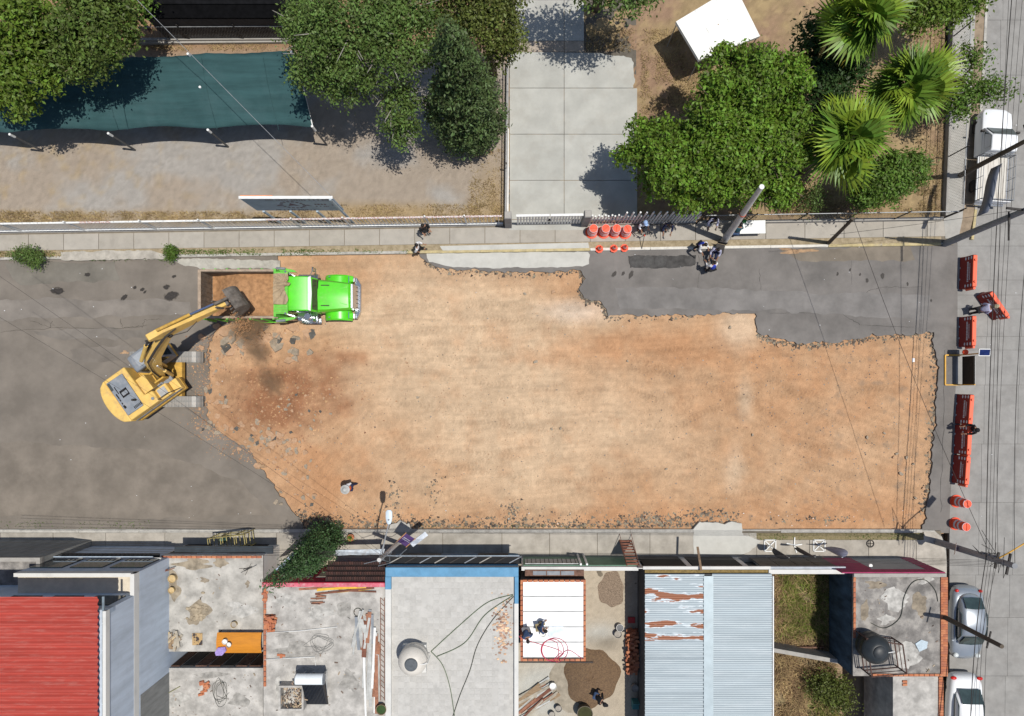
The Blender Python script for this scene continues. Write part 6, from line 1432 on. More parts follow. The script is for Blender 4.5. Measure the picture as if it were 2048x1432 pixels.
# white jug tarp, tarps and rags
tag(MB().prism([P(*p, hH + .01) for p in ((1830, 1287), (1842, 1279), (1855, 1283), (1853, 1296), (1838, 1303))], hH, hH + .05).build('plastic_bag', M('bag_blue', (.42, .5, .55), .4, .15, 6)), 'pale blue plastic bag on the corner house roof', 'bag')
tag(MB().prism([P(*p, hB + .62) for p in ((430, 1305), (436, 1295), (450, 1294), (452, 1302), (444, 1311), (432, 1311))], hB + .5, hB + .64).build('cloth_bundle', M('purple_cloth', (.30, .22, .48), .8, .3, 5)), 'purple cloth bundle hanging off the orange awning', 'cloth')
tag(MB().box(*rect(300 + 85, 1266, 300 + 105, 1290, hB), hB, hB + .03).build('crate_board', M('board_spotted', (.42, .28, .13), .8, .3, 5, col2=(.05, .04, .04), lo=.5, hi=.55)), 'square patterned board lying by the orange awning', 'board')
# hoses and wires lying on roofs
def wire(name, label, cat, pts, r, mat, n=5): return tag(MB().tube(pts, r, n).build(name, mat, smooth=True), label, cat)
def arc(pxs, z, k=8):                       # catmull-rom through px points
    pts = [Vector((*P(*p, z), z)) for p in pxs]; out = []
    for i in range(len(pts) - 1):
        p0, p1, p2, p3 = pts[max(i - 1, 0)], pts[i], pts[i + 1], pts[min(i + 2, len(pts) - 1)]
        for j in range(k):
            t = j / k; out.append(.5 * ((2 * p1) + (p2 - p0) * t + (2 * p0 - 5 * p1 + 4 * p2 - p3) * t * t + (3 * p1 - p0 - 3 * p2 + p3) * t ** 3))
    return out + [pts[-1]]
m_cab = M('cable_dark', (.04, .045, .035), .6); m_cabg = M('cable_green', (.09, .13, .07), .6)
wire('hose', 'upper dark green hose from the beige tank to the blue parapet', 'hose', arc([(862, 1303), (920, 1250), (975, 1205), (1026, 1189)], hD + .03), .022, m_cabg)
wire('hose', 'middle dark green hose from the beige tank to the blue parapet', 'hose', arc([(874, 1313), (930, 1285), (970, 1230), (1026, 1191)], hD + .035), .022, m_cabg)
wire('hose', 'long black hose curving down the pale tiled roof', 'hose', arc([(1027, 1193), (985, 1240), (955, 1290), (940, 1340), (920, 1390), (905, 1435)], hD + .03), .022, m_cab)
wire('hose', 'green hose running from the beige tank to the bottom edge', 'hose', arc([(862, 1303), (885, 1330), (900, 1375), (909, 1432)], hD + .04), .02, m_cabg)
wire('hose', 'black cable curling over the corner house roof', 'hose', arc([(1742, 1246), (1770, 1256), (1800, 1235), (1808, 1195), (1825, 1165), (1850, 1160), (1870, 1180), (1876, 1203)], hH + .03), .02, m_cab)
zR = hE + .06
lp = []
for q in range(3):
    for k in range(12): a = 2 * PI * k / 12 + q; lp.append((1100 + q * 5 + (18 + 4 * q) * math.cos(a), 1300 + (20 + 2 * q) * math.sin(a)))
wire('hose', 'coiled red hose lying on the bright white roof panels', 'hose', arc([(1045, 1255), (1040, 1275)] + [] + lp + [(1135, 1300), (1165, 1318)], zR, 4), .018, M('red_hose', (.40, .04, .08), .5))
ml = []
r = random.Random(12)
for k in range(26): ml.append((640 + 22 * math.cos(k * 1.1) * r.uniform(.4, 1.6), 1285 + 14 * math.sin(k * 1.1) * r.uniform(.4, 1.8)))
wire('wire_tangle', 'tangle of thin wire in the middle of the crimson-parapet roof', 'wire', arc(ml, hC + .03, 5), .008, M('grey_wire', (.2, .2, .19), .6))
wire('water_pipe', 'thin white pipe crossing the crimson-parapet roof to the solar heater', 'pipe', [Vector((*P(*p, hC), hC + .05)) for p in ((531, 1265), (600, 1261), (675, 1253))], .02, m_white)
wire('water_pipe', 'white pipe elbow above the solar heater', 'pipe', [Vector((*P(*p, hC), hC + .05)) for p in ((530, 1318), (630, 1313), (632, 1330))], .022, m_white)
wire('tyre_ring', 'small dark wire ring on the crimson-parapet roof', 'ring', [Vector((*P(716 + 8 * math.cos(a), 1224 + 8 * math.sin(a), hC), hC + .03)) for a in [2 * PI * k / 16 for k in range(17)]], .02, m_cab)
ml = []
for k in range(22): ml.append((440 + 16 * math.cos(k * 1.3) * r.uniform(.4, 1.5), 1385 + 20 * math.sin(k * 1.3) * r.uniform(.4, 1.6)))
wire('wire_tangle', 'tangle of dark wire on the lower concrete roof', 'wire', arc(ml, hB + .03, 5), .008, m_cab)
wire('bent_pipe', 'bent greenish pipe at the bottom of the lower concrete roof', 'pipe', arc([(290, 1387), (302, 1412), (310, 1430), (318, 1400), (360, 1373)], hB + .05), .022, M('pipe_olive', (.25, .24, .12), .6))
# stains and mortar spills on the bare roofs
m_stn = [M('roof_stain_%d' % i, c, .95, .3, 3, bump=.3) for i, c in enumerate([(.27, .225, .165), (.30, .285, .26), (.24, .20, .15), (.41, .395, .365)])]
def roof_stain(parent, px, rx, ry, z, k, seed):
    r = random.Random(seed); q1, q2 = r.uniform(0, 6), r.uniform(0, 6)
    pts = [P(px[0] + rx * (1 + .3 * math.sin(3 * a + q1) + .2 * math.sin(5 * a + q2) + r.uniform(-.12, .12)) * math.cos(a), px[1] + ry * (1 + .3 * math.sin(2 * a + q2) + r.uniform(-.12, .12)) * math.sin(a), z) for a in [2 * PI * i / 30 for i in range(30)]]
    MB().prism(pts, z - .01, z + .004 + .0004 * (seed % 9)).build('stain', m_stn[k], parent)
for i, (x, y, rx, ry, k) in enumerate([(388, 1128, 34, 9, 0), (440, 1124, 14, 9, 0), (345, 1170, 14, 26, 0), (395, 1225, 22, 22, 0), (408, 1160, 8, 6, 2), (495, 1168, 4, 6, 2), (350, 1280, 16, 18, 1), (480, 1220, 26, 18, 3)]): roof_stain(B, (x, y), rx, ry, hB, k, i)
for i, (x, y, rx, ry, k) in enumerate([(590, 1300, 34, 14, 1), (640, 1225, 26, 12, 3), (700, 1360, 16, 24, 1), (570, 1200, 20, 12, 3), (610, 1345, 18, 10, 1), (560, 1380, 10, 22, 3), (690, 1220, 14, 20, 1), (640, 1400, 20, 12, 3), (570, 1270, 16, 8, 1)]): roof_stain(C, (x, y), rx, ry, hC, k, 20 + i)
for i, (x, y, rx, ry, k) in enumerate([(1790, 1200, 26, 20, 3), (1750, 1170, 18, 10, 2), (1840, 1210, 14, 26, 2), (1815, 1310, 26, 22, 3), (1770, 1240, 14, 10, 3), (1850, 1160, 14, 8, 3), (1730, 1220, 8, 24, 2)]): roof_stain(Hh, (x, y), rx, ry, hH, k, 40 + i)
for i, (x, y, rx, ry, k) in enumerate([(420, 1350, 30, 6, 1), (350, 1400, 24, 14, 3), (480, 1400, 18, 16, 1), (300, 1380, 12, 20, 1)]): roof_stain(B, (x, y), rx, ry, hB, k, 60 + i)
r = random.Random(23)
def roof_bits(label, px0, py0, px1, py1, z, n, seed, mat):
    r = random.Random(seed); mb = MB()
    for i in range(n):
        x, y = P(r.uniform(px0, px1), r.uniform(py0, py1), z); s = abs(r.gauss(0, .018)) + .006; a = r.uniform(0, 3.1)
        mb.box(-s * 1.6, s * 1.6, -s * .6, s * .6, 0, s * .6, Matrix.Translation((x, y, z)) @ Matrix.Rotation(a, 4, 'Z'))
    return stuff(mb.build('roof_debris', mat), label, 'debris')
m_bit2 = M('roof_bits', (.22, .17, .13), .95, .4, 1, island=.7)
roof_bits('small dark bits strewn over the bare concrete roof', 330, 1120, 520, 1295, hB, 60, 1, m_bit2); roof_bits('small dark bits strewn over the crimson-parapet roof', 535, 1172, 765, 1432, hC, 130, 2, m_bit2)
roof_bits('small dark bits strewn over the corner house roof', 1715, 1155, 1875, 1345, hH, 60, 3, m_bit2); roof_bits('small dark bits strewn over the lower concrete roof', 270, 1342, 520, 1432, hB, 80, 4, m_bit2)
# broken brick bits swept on roof D
r = random.Random(17); m_bits = M('brick_bits', (.46, .30, .2), .95, .4, 1.5, island=.5)
mb = MB()
for i in range(220):
    x, y = P(1006 + r.gauss(0, 9), 1255 + r.gauss(0, 27), hD); s = r.uniform(.02, .07)
    mb.box(x - s, x + s, y - s * .7, y + s * .7, hD, hD + s * .7)
stuff(mb.build('brick_rubble', m_bits), 'swept brick rubble on the right of the pale tiled roof', 'rubble')
# ================================================================ STREET THINGS
m_or = M('safety_orange', (.80, .085, .03), .45, .06, 3, grime=.2, grime_col=(.5, .12, .06)); m_ref = M('reflective_white', (.62, .62, .66), .4, .05, 3); m_refd = M('reflective_shade', (.16, .14, .19), .5, .1, 3)
def drum(label, px, group, rz=0.0):
    t = thing('traffic_drum', label, 'traffic drum', (*P(*px), .125 if px[0] < 1500 else 0.0), rz, group)
    pr = [(.36, 0), (.36, .06), (.30, .08)]; MB().lathe(pr, n=24).build('base_ring', m_or, t, smooth='auto')
    zs = [.08, .28, .42, .56, .70, .86, 1.0]; rs = [.295, .285, .275, .265, .255, .245, .225]; mm = [m_or, m_ref, m_or, m_ref, m_or, m_or]
    for i in range(6):
        MB().lathe([(rs[i], zs[i]), (rs[i] - .002, zs[i + 1] - .004), (rs[i + 1] - .008, zs[i + 1])], n=24, cap=False).build('band', mm[i], t, smooth='auto')
    MB().lathe([(.235, .99), (.22, 1.02), (.0, 1.025)], n=24, cap=False).build('lid', m_or, t, smooth='auto')
    MB().box(-.2, .2, -.018, .018, 1.02, 1.06).build('handle', m_or, t, bevel=.01)
    MB().lathe([(.24, .955), (.243, 1.0), (.225, 1.015)], n=24, cap=False).build('rim', m_ref, t)
    return t
for i, (px, w) in enumerate([((1183, 466), 'leftmost of four'), ((1207, 466), 'second from the left of four'), ((1228, 466), 'third from the left of four'), ((1249, 467), 'rightmost of four')]):
    drum(w + ' orange traffic drums beside the driveway gate', px, 'orange traffic drums at the gate', i * .7)
drum('upper orange and white traffic drum on the side street', (1912, 1002), 'traffic drums closing the side street', PI / 2); drum('lower orange and white traffic drum on the side street', (1910, 1047), 'traffic drums closing the side street', PI / 2)
def cone(label, px, rz):
    t = thing('traffic_cone', label, 'traffic cone', (*P(*px), .12), rz, 'orange cones on the verge')
    b = []
    for k in range(8): a = 2 * PI * (k + .5) / 8; b.append((.235 * math.cos(a), .235 * math.sin(a)))
    MB().prism(b, 0, .035).build('base', m_or, t, bevel=.01)
    MB().lathe([(.15, .035), (.10, .28), (.097, .29)], n=18, cap=False).build('lower_body', m_or, t, smooth='auto')
    MB().lathe([(.097, .29), (.075, .45)], n=18, cap=False).build('reflective_sleeve', m_ref, t, smooth='auto')
    MB().lathe([(.075, .45), (.035, .68), (.02, .70), (.015, .62)], n=18, cap=False).build('tip', m_or, t, smooth='auto')
    return t
cone('left one of three orange cones on the verge', (1198, 499), .2); cone('middle one of three orange cones on the verge', (1227, 498), .5); cone('right one of three orange cones on the verge', (1248, 497), 0)
# water-filled barriers
m_bar = M('barrier_red', (.235, .02, .016), .5, .08, 3); m_bart = M('barrier_orange', (.82, .13, .06), .45, .05, 3)
def barrier(label, a, b, group=None):
    A, B = Vector((*P(*a), 0)), Vector((*P(*b), 0)); d = B - A; Ln = d.length
    t = thing('traffic_barrier', label, 'barrier', tuple((A + B) / 2), math.atan2(d.y, d.x), 'red water-filled barriers')
    h = Ln / 2 - .02
    prof = [(-.24, 0), (.24, 0), (.24, .12), (.15, .3), (.11, .95), (-.11, .95), (-.15, .3), (-.24, .12)]
    mb = MB(); n = len(prof)
    mb.add([(-h, y, z) for y, z in prof] + [(h, y, z) for y, z in prof], [tuple(range(n)), tuple(range(2 * n - 1, n - 1, -1))] + [(i, n + i, n + (i + 1) % n, (i + 1) % n) for i in range(n)])
    mb.build('shell', m_bar, t, bevel=.03)
    MB().box(-h + .03, h - .03, -.115, .115, .93, 1.0).build('top_rail', m_bart, t, bevel=.03)
    for x in (-h + .3, h - .3): MB().cyl((x, 0, .99), (x, 0, 1.07), .07, n=12).build('filler_cap', m_bart, t, smooth='auto')
    MB().cyl((-h - .06, 0, .3), (-h - .06, 0, .98), .07, n=10).build('coupling', m_bart, t, smooth='auto')
    for s in (1, -1):
        g = MB(); r = random.Random(2)
        def q(x, zz): y = .15 + (.11 - .15) * (zz - .3) / .65 + .006; return (x, s * y, zz)
        def oval(cx, cz, rx, rz_): g.add([q(cx + rx * math.cos(k * PI / 5), cz + rz_ * math.sin(k * PI / 5)) for k in range(10)], [tuple(range(10))])
        for e in (-1, 1):
            for cz in (.40, .62, .84): oval(e * (h - .14), cz, .09, .055)
        x = -h + .35
        while x < h - .35:
            w = r.uniform(.03, .07); g.add([q(x, .52), q(x + w, .52), q(x + w, .64), q(x, .64)], [(0, 1, 2, 3)]); x += w + .025
        x = -h + .45
        while x < h - .45:
            w = r.uniform(.02, .05); g.add([q(x, .70), q(x + w, .70), q(x + w, .76), q(x, .76)], [(0, 1, 2, 3)]); x += w + .02
        g.build('lettering', m_ref, t)
        w2 = MB()
        for cx in (-.35, .3): w2.add([(cx + .06 * math.cos(k * PI / 5), s * .245, .06 + .04 * math.sin(k * PI / 5)) for k in range(10)], [tuple(range(10))])
        w2.build('drain_plug', m_ref, t)
    return t
barrier('uppermost red barrier in the row across the street mouth', (1926, 580), (1928, 515)); barrier('red barrier just above the solar arrow sign', (1925, 695), (1926, 634))
barrier('red barrier set at an angle in the side street', (1992, 637), (1958, 588))
barrier('top one of three joined red barriers', (1918, 848), (1922, 788)); barrier('middle one of three joined red barriers', (1915, 908), (1918, 849)); barrier('bottom one of three joined red barriers', (1911, 966), (1915, 909))
# solar arrow sign trailer frame
ss = thing('solar_arrow_sign', 'yellow framed arrow sign with small solar panel between the barriers', 'sign', (*P(1905, 740), 0))
m_ylw = M('frame_yellow', (.62, .34, .05), .55, .12, 3)
L2 = .85
for y in (-L2, L2): MB().bar((-.45, y, .05), (.45, y, .05), .07).build('foot_bar', m_ylw, ss)
MB().bar((-.45, -L2, .05), (-.45, L2, .05), .07).build('cross_bar', m_ylw, ss)
MB().bar((.35, -L2, .05), (.35, -L2, 1.4), .06).bar((.35, L2, .05), (.35, L2, 1.8), .06).build('mast', m_ylw, ss)
MB().box(.33, .40, -L2, L2 - .1, .35, 1.35).build('sign_board', M('board_black', (.02, .017, .013), .7, .2, 3), ss)
MB().box(.40, .412, -L2, L2 - .1, .35, 1.35).build('board_edge', m_white, ss)
pn = MB().box(-.34, .34, -.2, .2, -.02, .0).build('solar_panel', m_white, ss); pn.location = (.55, L2 + .05, 1.9); pn.rotation_euler = (.15, .1, 0)
MB().box(-.3, .3, -.16, .16, .0, .012).build('cells', M('solar_cells', (.01, .02, .09), .15, .3, 8), pn)
MB().lathe([(.14, 0), (.16, .1), (.1, .2), (0, .22)], (.1, L2 + .12, .9), 14, cap=False).build('beacon', m_or, ss)
# folding table
tb = thing('folding_table', 'white folding table under the tree edge by the leaning concrete pole', 'table', (*P(1497, 455, .75), .125), .02)
tv = [(-.92, -.37), (.92, -.37), (.92, .37), (-.92, .37)]
MB().box(-.92, .92, -.37, .37, .70, .74).build('table_top', m_tent, tb, bevel=.03)
for x in (-.75, .75):
    for y in (-.28, .28): MB().cyl((x, y, 0), (x, y, .70), .018, n=8).build('leg', m_wire, tb)
tag(MB().box(-.12, .12, -.08, .08, 0, .12).build('box', m_wht), 'small white box on the folding table', 'box').location = (*P(1500, 450, .9), .865)
tag(MB().lathe([(.09, 0), (.1, .2), (.07, .22)], n=14).build('green_basket', M('basket_green', (.05, .25, .05), .6)), 'green tub on the folding table', 'tub').location = (*P(1488, 443, .9), .865)
# surveyor's tripod
tp = thing('survey_tripod', 'black three-legged stand on the pavement beside the drums', 'tripod', (*P(1284, 477), .125))
for a in (.55, 2.6, 4.65): MB().bar((0, 0, .62), (.62 * math.cos(a), .62 * math.sin(a), .01), .03).build('leg', m_wd, tp)
MB().cyl((0, 0, .55), (0, 0, 1.3), .02, n=8).build('mast', m_wd, tp); MB().cyl((0, 0, .6), (0, 0, .7), .05, n=8).build('knob', m_or, tp)
# ---- poles
m_cpole = M('pole_concrete', (.55, .53, .505), .85, .1, 3, bump=.2); m_wpole = M('pole_wood', (.10, .08, .06), .9, .25, 4, stretch=(1, 1, .1)); m_gpole = M('pole_grey', (.25, .255, .265), .8, .12, 3)
def pole(name, label, base_px, top_px, h, r0, r1, mat, z=.12):
    b = Vector((*P(*base_px), z)); tpp = Vector((*P(*top_px, h), h)); t = thing(name, label, 'pole', tuple(b))
    MB().cyl((0, 0, -.1), tpp - b, r0, r1, 14).build('shaft', mat, t, smooth='auto'); return t, tpp - b, b
cp, ctop, _ = pole('concrete_pole', 'bare pale concrete pole leaning past the big tree', (1447, 483), (1523, 374), 7.8, .20, .115, m_cpole)
MB().lathe([(.118, 0), (.118, .05), (0, .07)], tuple(ctop), 14, cap=False).build('top_cap', m_white, cp)
MB().cyl(ctop * .55, ctop * .56, .17, n=14).build('strap', M('strap_red', (.5, .1, .05), .7), cp)
dp, dtop, db = pole('wooden_pole', 'dark short wooden pole leaning at the corner pavement', (1656, 487), (1706, 437), 5.0, .11, .08, m_wpole)
MB().bar(dtop * .9 + Vector((-.2, 0, 0)), dtop * .9 + Vector((.2, 0, 0)), .05).build('cross_arm', m_wd, dp)
gp, gtop, gb = pole('utility_pole', 'long grey utility pole leaning off the street corner, banner attached', (1890, 487), (2062, 416), 7.6, .2, .13, m_gpole)
MB().bar(gtop * .95 + Vector((-.9, .1, 0)), gtop * .95 + Vector((.9, -.1, 0)), .09).build('cross_arm', m_wd, gp)
MB().bar(gtop * .82 + Vector((-.2, -1.2, 0)), gtop * .82 + Vector((-.2, .2, 0)), .06).build('bracket', m_wd, gp)
# banner hanging out from the grey pole
bn = MB(); n1 = 9; f0 = gtop * .42; f1 = gtop * .9
bpx = [(1966, 436), (1985, 333)]
for i in range(n1):
    u = i / (n1 - 1)
    for v, zz in ((0, 3.3), (1, 4.15)):
        px = 1956 + (1985 - 1956) * u + 0 * v; py = 432 + (336 - 432) * u
        x, y = P(px, py, 3.4); bn.v.append((x + .06 * math.sin(u * 6), y, zz))
bn.f = [(2 * i, 2 * i + 1, 2 * i + 3, 2 * i + 2) for i in range(n1 - 1)]
o = tag(bn.build('street_banner', M('banner_blue_grey', (.19, .21, .27), .7, .12, 1), smooth=True), 'blue-grey vertical banner hanging over the white pickup', 'banner'); s_ = o.modifiers.new('t', 'SOLIDIFY'); s_.thickness = .01
wp, wtop, wb_ = pole('wooden_pole', 'dark brown wooden pole crossing over the white pickup', (1918, 352), (2066, 274), 7.2, .15, .1, m_wpole)
MB().bar(wtop * .95 + Vector((-.2, .7, 0)), wtop * .95 + Vector((.2, -.7, 0)), .09).build('cross_arm', m_wd, wp)
sp_, stop_, sb = pole('utility_pole', 'crowded grey utility pole at the lower corner with stop sign and lamp', (1872, 1083), (2030, 1132), 7.0, .19, .13, m_gpole)
for f, w in ((.93, .5), (.8, .4)): MB().bar(stop_ * f + Vector((-.1, -w, 0)), stop_ * f + Vector((.1, w, 0)), .09).build('cross_arm', m_wd, sp_)
mb = MB()
for f in (.62, .68, .74): mb.cyl(stop_ * f + Vector((0, .12, 0)), stop_ * f + Vector((0, .12, .25)), .11, n=10)
mb.build('transformer', m_dg, sp_)
r = random.Random(4); mb = MB()
for i in range(14):
    a = stop_ * r.uniform(.6, .95); mb.tube([a, a + Vector((r.gauss(0, .25), r.gauss(0, .3), r.uniform(-.3, .1))), a + Vector((r.gauss(0, .3), r.gauss(0, .5), r.uniform(-.5, .1)))], .014, 4)
mb.build('loose_cables', m_wd, sp_)
MB().tube([stop_ * .78, stop_ * .84 + Vector((.35, .45, .1)), stop_ * .86 + Vector((1.3, 1.2, .25)), stop_ * .86 + Vector((1.7, 1.55, .25))], .035, 8).build('lamp_arm', m_ylw, sp_)
MB().box(-.17, .17, -.35, .35, -.06, .06, Matrix.Translation(stop_ * .86 + Vector((1.8, 1.75, .25))) @ Matrix.Rotation(-.7, 4, 'Z')).build('lamp_head', M('lamp_blue_grey', (.5, .56, .62), .4), sp_, bevel=.04)
# stop sign on the pole
sgx = thing('stop_sign', 'red octagonal stop sign fixed low on the crowded corner pole', 'sign', (*P(1911, 1098, 2.3), 2.3)); sgx.rotation_euler = (math.radians(62), 0, math.radians(80))
oc = [(.36 * math.cos(PI / 8 + k * PI / 4), .36 * math.sin(PI / 8 + k * PI / 4)) for k in range(8)]
MB().prism(oc, -.01, .01).build('plate', M('sign_white', (.6, .55, .53), .5), sgx); MB().prism([(x * .92, y * .92) for x, y in oc], .01, .014).build('red_face', M('sign_red', (.30, .03, .03), .5), sgx)
tx = bpy.data.curves.new('ALTO', 'FONT'); tx.body = 'ALTO'; tx.size = .24; tx.align_x = 'CENTER'; tx.align_y = 'CENTER'; tx.extrude = .002
to = bpy.data.objects.new('lettering', tx); COL.objects.link(to); to.parent = sgx; to.location = (0, 0, .018); tx.materials.append(m_ref)
dg_ = bpy.context.evaluated_depsgraph_get(); tme_ = bpy.data.meshes.new_from_object(to.evaluated_get(dg_)); bpy.data.objects.remove(to); lo_ = link('lettering', tme_, sgx, (0, 0, .018))
bp_, btop, bb = pole('wooden_pole', 'dark wooden pole rising past the silver car', (1818, 1198), (2004, 1293), 7.4, .15, .10, m_wpole)
MB().bar(btop * .88 + Vector((-.1, -.4, 0)), btop * .88 + Vector((.1, .4, 0)), .06).build('cross_arm', m_wd, bp_)
# street lamp in front of the houses
lp_, ltop, lb_ = pole('street_lamp', 'street lamp on a leaning pole between tiled lean-to and blue-trimmed house', (797, 1085), (758, 1120), 5.6, .13, .10, m_cpole)
hx = Vector((*P(778, 1036, 5.2), 5.2)) - lb_
MB().tube([ltop * .88, Vector((ltop.x * .6 + hx.x * .4, ltop.y * .6 + hx.y * .4, 5.0)), hx + Vector((0, -.2, -.05))], .035, 8).build('lamp_arm', m_gpole, lp_)
MB().loft([[(hx.x + w * c, hx.y + y, hx.z + s * .06) for c, s in ((-1, -.6), (1, -.6), (1, .4), (.6, 1), (-.6, 1), (-1, .4))] for y, w in ((-.3, .07), (-.2, .12), (.0, .16), (.3, .16), (.4, .09))]).build('lamp_head', M('lamp_pale_blue', (.55, .63, .70), .4, .05, 3), lp_, smooth='auto')
MB().cyl(hx + Vector((0, -.08, .05)), hx + Vector((0, -.08, .11)), .045, n=10).build('photocell', m_dg, lp_)
mb = MB()
for i in range(10):
    a = ltop * r.uniform(.75, 1.0); mb.tube([a, a + Vector((r.gauss(.2, .2), r.gauss(0, .15), r.uniform(-.3, .1))), a + Vector((r.gauss(.3, .4), r.gauss(.1, .3), r.uniform(-.4, .1)))], .015, 4)
mb.build('loose_cables', m_dg, lp_)
# purple shop banner on pole
sb_ = thing('shop_banner', 'purple banner in an orange frame beside the street lamp pole', 'banner', (*P(812, 1080, 2.4), 2.4)); sb_.rotation_euler = (math.radians(35), math.radians(15), math.radians(-35))
MB().box(-.28, .28, -.45, .45, -.01, .01).build('cloth', M('banner_purple', (.09, .05, .16), .7, .15, 3), sb_)
MB().bar((-.3, -.5, 0), (-.3, .5, 0), .04).bar((.3, -.5, 0), (.3, .5, 0), .04).build('frame', M('frame_orange', (.55, .28, .12), .6), sb_)
tlm = MB(); rr_ = random.Random(5)
for k in range(2):
    x = -.2
    while x < .2: w = rr_.uniform(.02, .05); tlm.box(x, x + w, .08 - k * .14, .14 - k * .14, .011, .014); x += w + .02
tlm.build('lettering', m_ref, sb_)
tag(MB().box(-.5, .5, -.14, .14, 0, .04).build('shop_sign', M('sign_pale', (.5, .53, .57), .5)), 'pale horizontal sign board beside the purple banner', 'sign').location = (*P(838, 1078, 2.4), 2.4)
bpy.data.objects['shop_sign'].rotation_euler = (.3, .1, .65)
# ---- overhead cables
def cable(label, a, b, za, zb, sag, r=.010, mat=None, group='overhead cables'):
    A, B = Vector((*P(*a, za), za)), Vector((*P(*b, zb), zb)); n = 24
    pts = [A.lerp(B, i / n) - Vector((0, 0, sag * 4 * (i / n) * (1 - i / n))) for i in range(n + 1)]
    return tag(MB().tube(pts, r, 5).build('overhead_cable', mat or m_wd, smooth=True), label, 'cable', group)
SG = 'overhead cables along the side street'
for i, (a, b, r_) in enumerate([(2030, 1940, .022), (2040, 1950, .010), (2052, 1958, .010), (2064, 1970, .010), (2022, 1934, .010)]):
    cable('overhead cable running lengthwise above the side street', (a, -80), (1972 + i * 6, 1118), 4.9, 5.0, .4, r_, group=SG)
    cable('overhead cable running lengthwise above the side street', (1972 + i * 6, 1118), (b, 1520), 5.0, 5.0, .3, r_, group=SG)
cable('dark cable crossing the dirt from dark pole to corner pole', (1708, 440), (1985, 1118), 5.0, 6.4, .4, .012)
cable('pale thin cable from the top edge to the grey signboard', (225, -50), (664, 394), 7.0, 4.7, .15, .013, m_wire)
FG = 'overhead cables along the house fronts'
for i, (ya, yb3) in enumerate([(1077, 1075), (1083, 1092), (1093, 1083), (1100, 1102), (1106, 1106)]):
    z = 5.4 - .1 * i
    cable('overhead cable stretched along the house fronts', (-60, ya), (760, 1112 + i * 2 - 4), z, 5.4, .3, .009, group=FG)
    cable('overhead cable stretched along the house fronts', (760, 1112 + i * 2 - 4), (2010, 1122 + i * 3), 5.4, 6.2, .7, .009, group=FG)
cable('upper thin cable slanting over the left asphalt', (-60, 512), (770, 1110), 6.5, 5.3, .6, .007); cable('lower thin cable slanting over the left asphalt', (-60, 600), (768, 1114), 6.5, 5.2, .6, .007)
cable('thin cable crossing the right end of the pavement', (1660, 470), (2062, 416), 4.9, 7.3, .3, .010); cable('thin cable from corner pole to the upper right poles', (2062, 416), (2030, 1132), 7.4, 6.8, .4, .014)
# ---- things on the south pavement
m_sf = M('scaffold_yellow', (.36, .30, .12), .7, .25, 4)
sfd = thing('scaffold_rack', 'yellow tubular metal rack standing on the south pavement', 'rack', (*P(478, 1075), .125), .12)
fm = MB()
for x in (-1.0, -.3, .45, 1.0):
    for y in (-.4, .4): fm.cyl((x, y, 0), (x, y, 1.55), .025, n=6)
for z in (.3, .8, 1.3, 1.55):
    for y in (-.4, .4): fm.cyl((-1, y, z), (1, y, z), .022, n=6)
    for x in (-1.0, -.3, .45, 1.0): fm.cyl((x, -.4, z), (x, .4, z), .022, n=6)
fm.build('frame', m_sf, sfd); MB().sphere((-.6, .1, .5), (.22, .2, .35), 10, 6).build('green_sack', M('sack_green', (.08, .16, .12), .8), sfd, smooth=True)
ld = thing('metal_stairs', 'rusty metal steps leaning on the green yard gate', 'stairs', (*P(1250, 1098), .12))
for s in (-.33, .33): MB().bar((s, .55, .0), (s + .08, -.35, 2.2), .05).build('side_rail', m_rust, ld)
for i in range(9): f = (i + .5) / 9; MB().bar((-.33 + .08 * f, .55 - .9 * f, 2.2 * f), (.33 + .08 * f, .55 - .9 * f, 2.2 * f), .1, .03).build('step', m_rust, ld)
for s in (-.33, .33): MB().bar((s, .9, 0.0), (s + .08, -.3, 2.1), .025).build('brace', m_rust, ld)
def flag(label, px, lean, fm_, base):
    t = thing('feather_flag', label, 'flag', (*P(*px), .13), 0, 'flag stands on the south pavement')
    b = MB()
    if base == 'square':
        for a, c in (((-.32, -.32), (.32, -.32)), ((.32, -.32), (.32, .32)), ((.32, .32), (-.32, .32)), ((-.32, .32), (-.32, -.32)), ((-.32, -.32), (.32, .32)), ((-.32, .32), (.32, -.32))): b.bar((*a, .03), (*c, .03), .055, .05)
    else:
        for a in (.1, 1.5, 2.9, -.35 + 2 * PI - .9): b.bar((0, 0, .05), (.45 * math.cos(a), .45 * math.sin(a), .03), .06, .04)
    b.build('base', m_white, t)
    MB().cyl((0, 0, 0), (0, 0, 2.8), .018, n=8).build('mast', m_wire, t)
    sl_ = MB(); n = 9
    for i in range(n):
        f = i / (n - 1); w = .85 * math.sin(PI * min(1, f * .85 + .15)) ** .7
        for v in (0, 1): sl_.v.append((lean[0] * w * v, lean[1] * w * v + .02 * math.sin(4 * f), .5 + 2.3 * f))
    sl_.f = [(2 * i, 2 * i + 1, 2 * i + 3, 2 * i + 2) for i in range(n - 1)]
    o = sl_.build('sail', fm_, t, smooth=True); s_ = o.modifiers.new('t', 'SOLIDIFY'); s_.thickness = .008
    return t
m_sail = M('sail_blue_grey', (.22, .24, .33), .7, .25, 4, grime=.4, grime_col=(.08, .08, .16), gscale=5); m_saild = M('sail_dark', (.03, .035, .045), .7, .2, 4)
flag('left flag stand on a white crossed square base, dark sail edge-on', (1538, 1090), (-.15, -.4), m_saild, 'square'); flag('middle flag stand on a white star-shaped foot', (1586, 1089), (-.35, -.1), m_saild, 'cross'); flag('right flag stand on a white crossed square base, blue-grey sail', (1636, 1090), (.95, .1), m_sail, 'square')
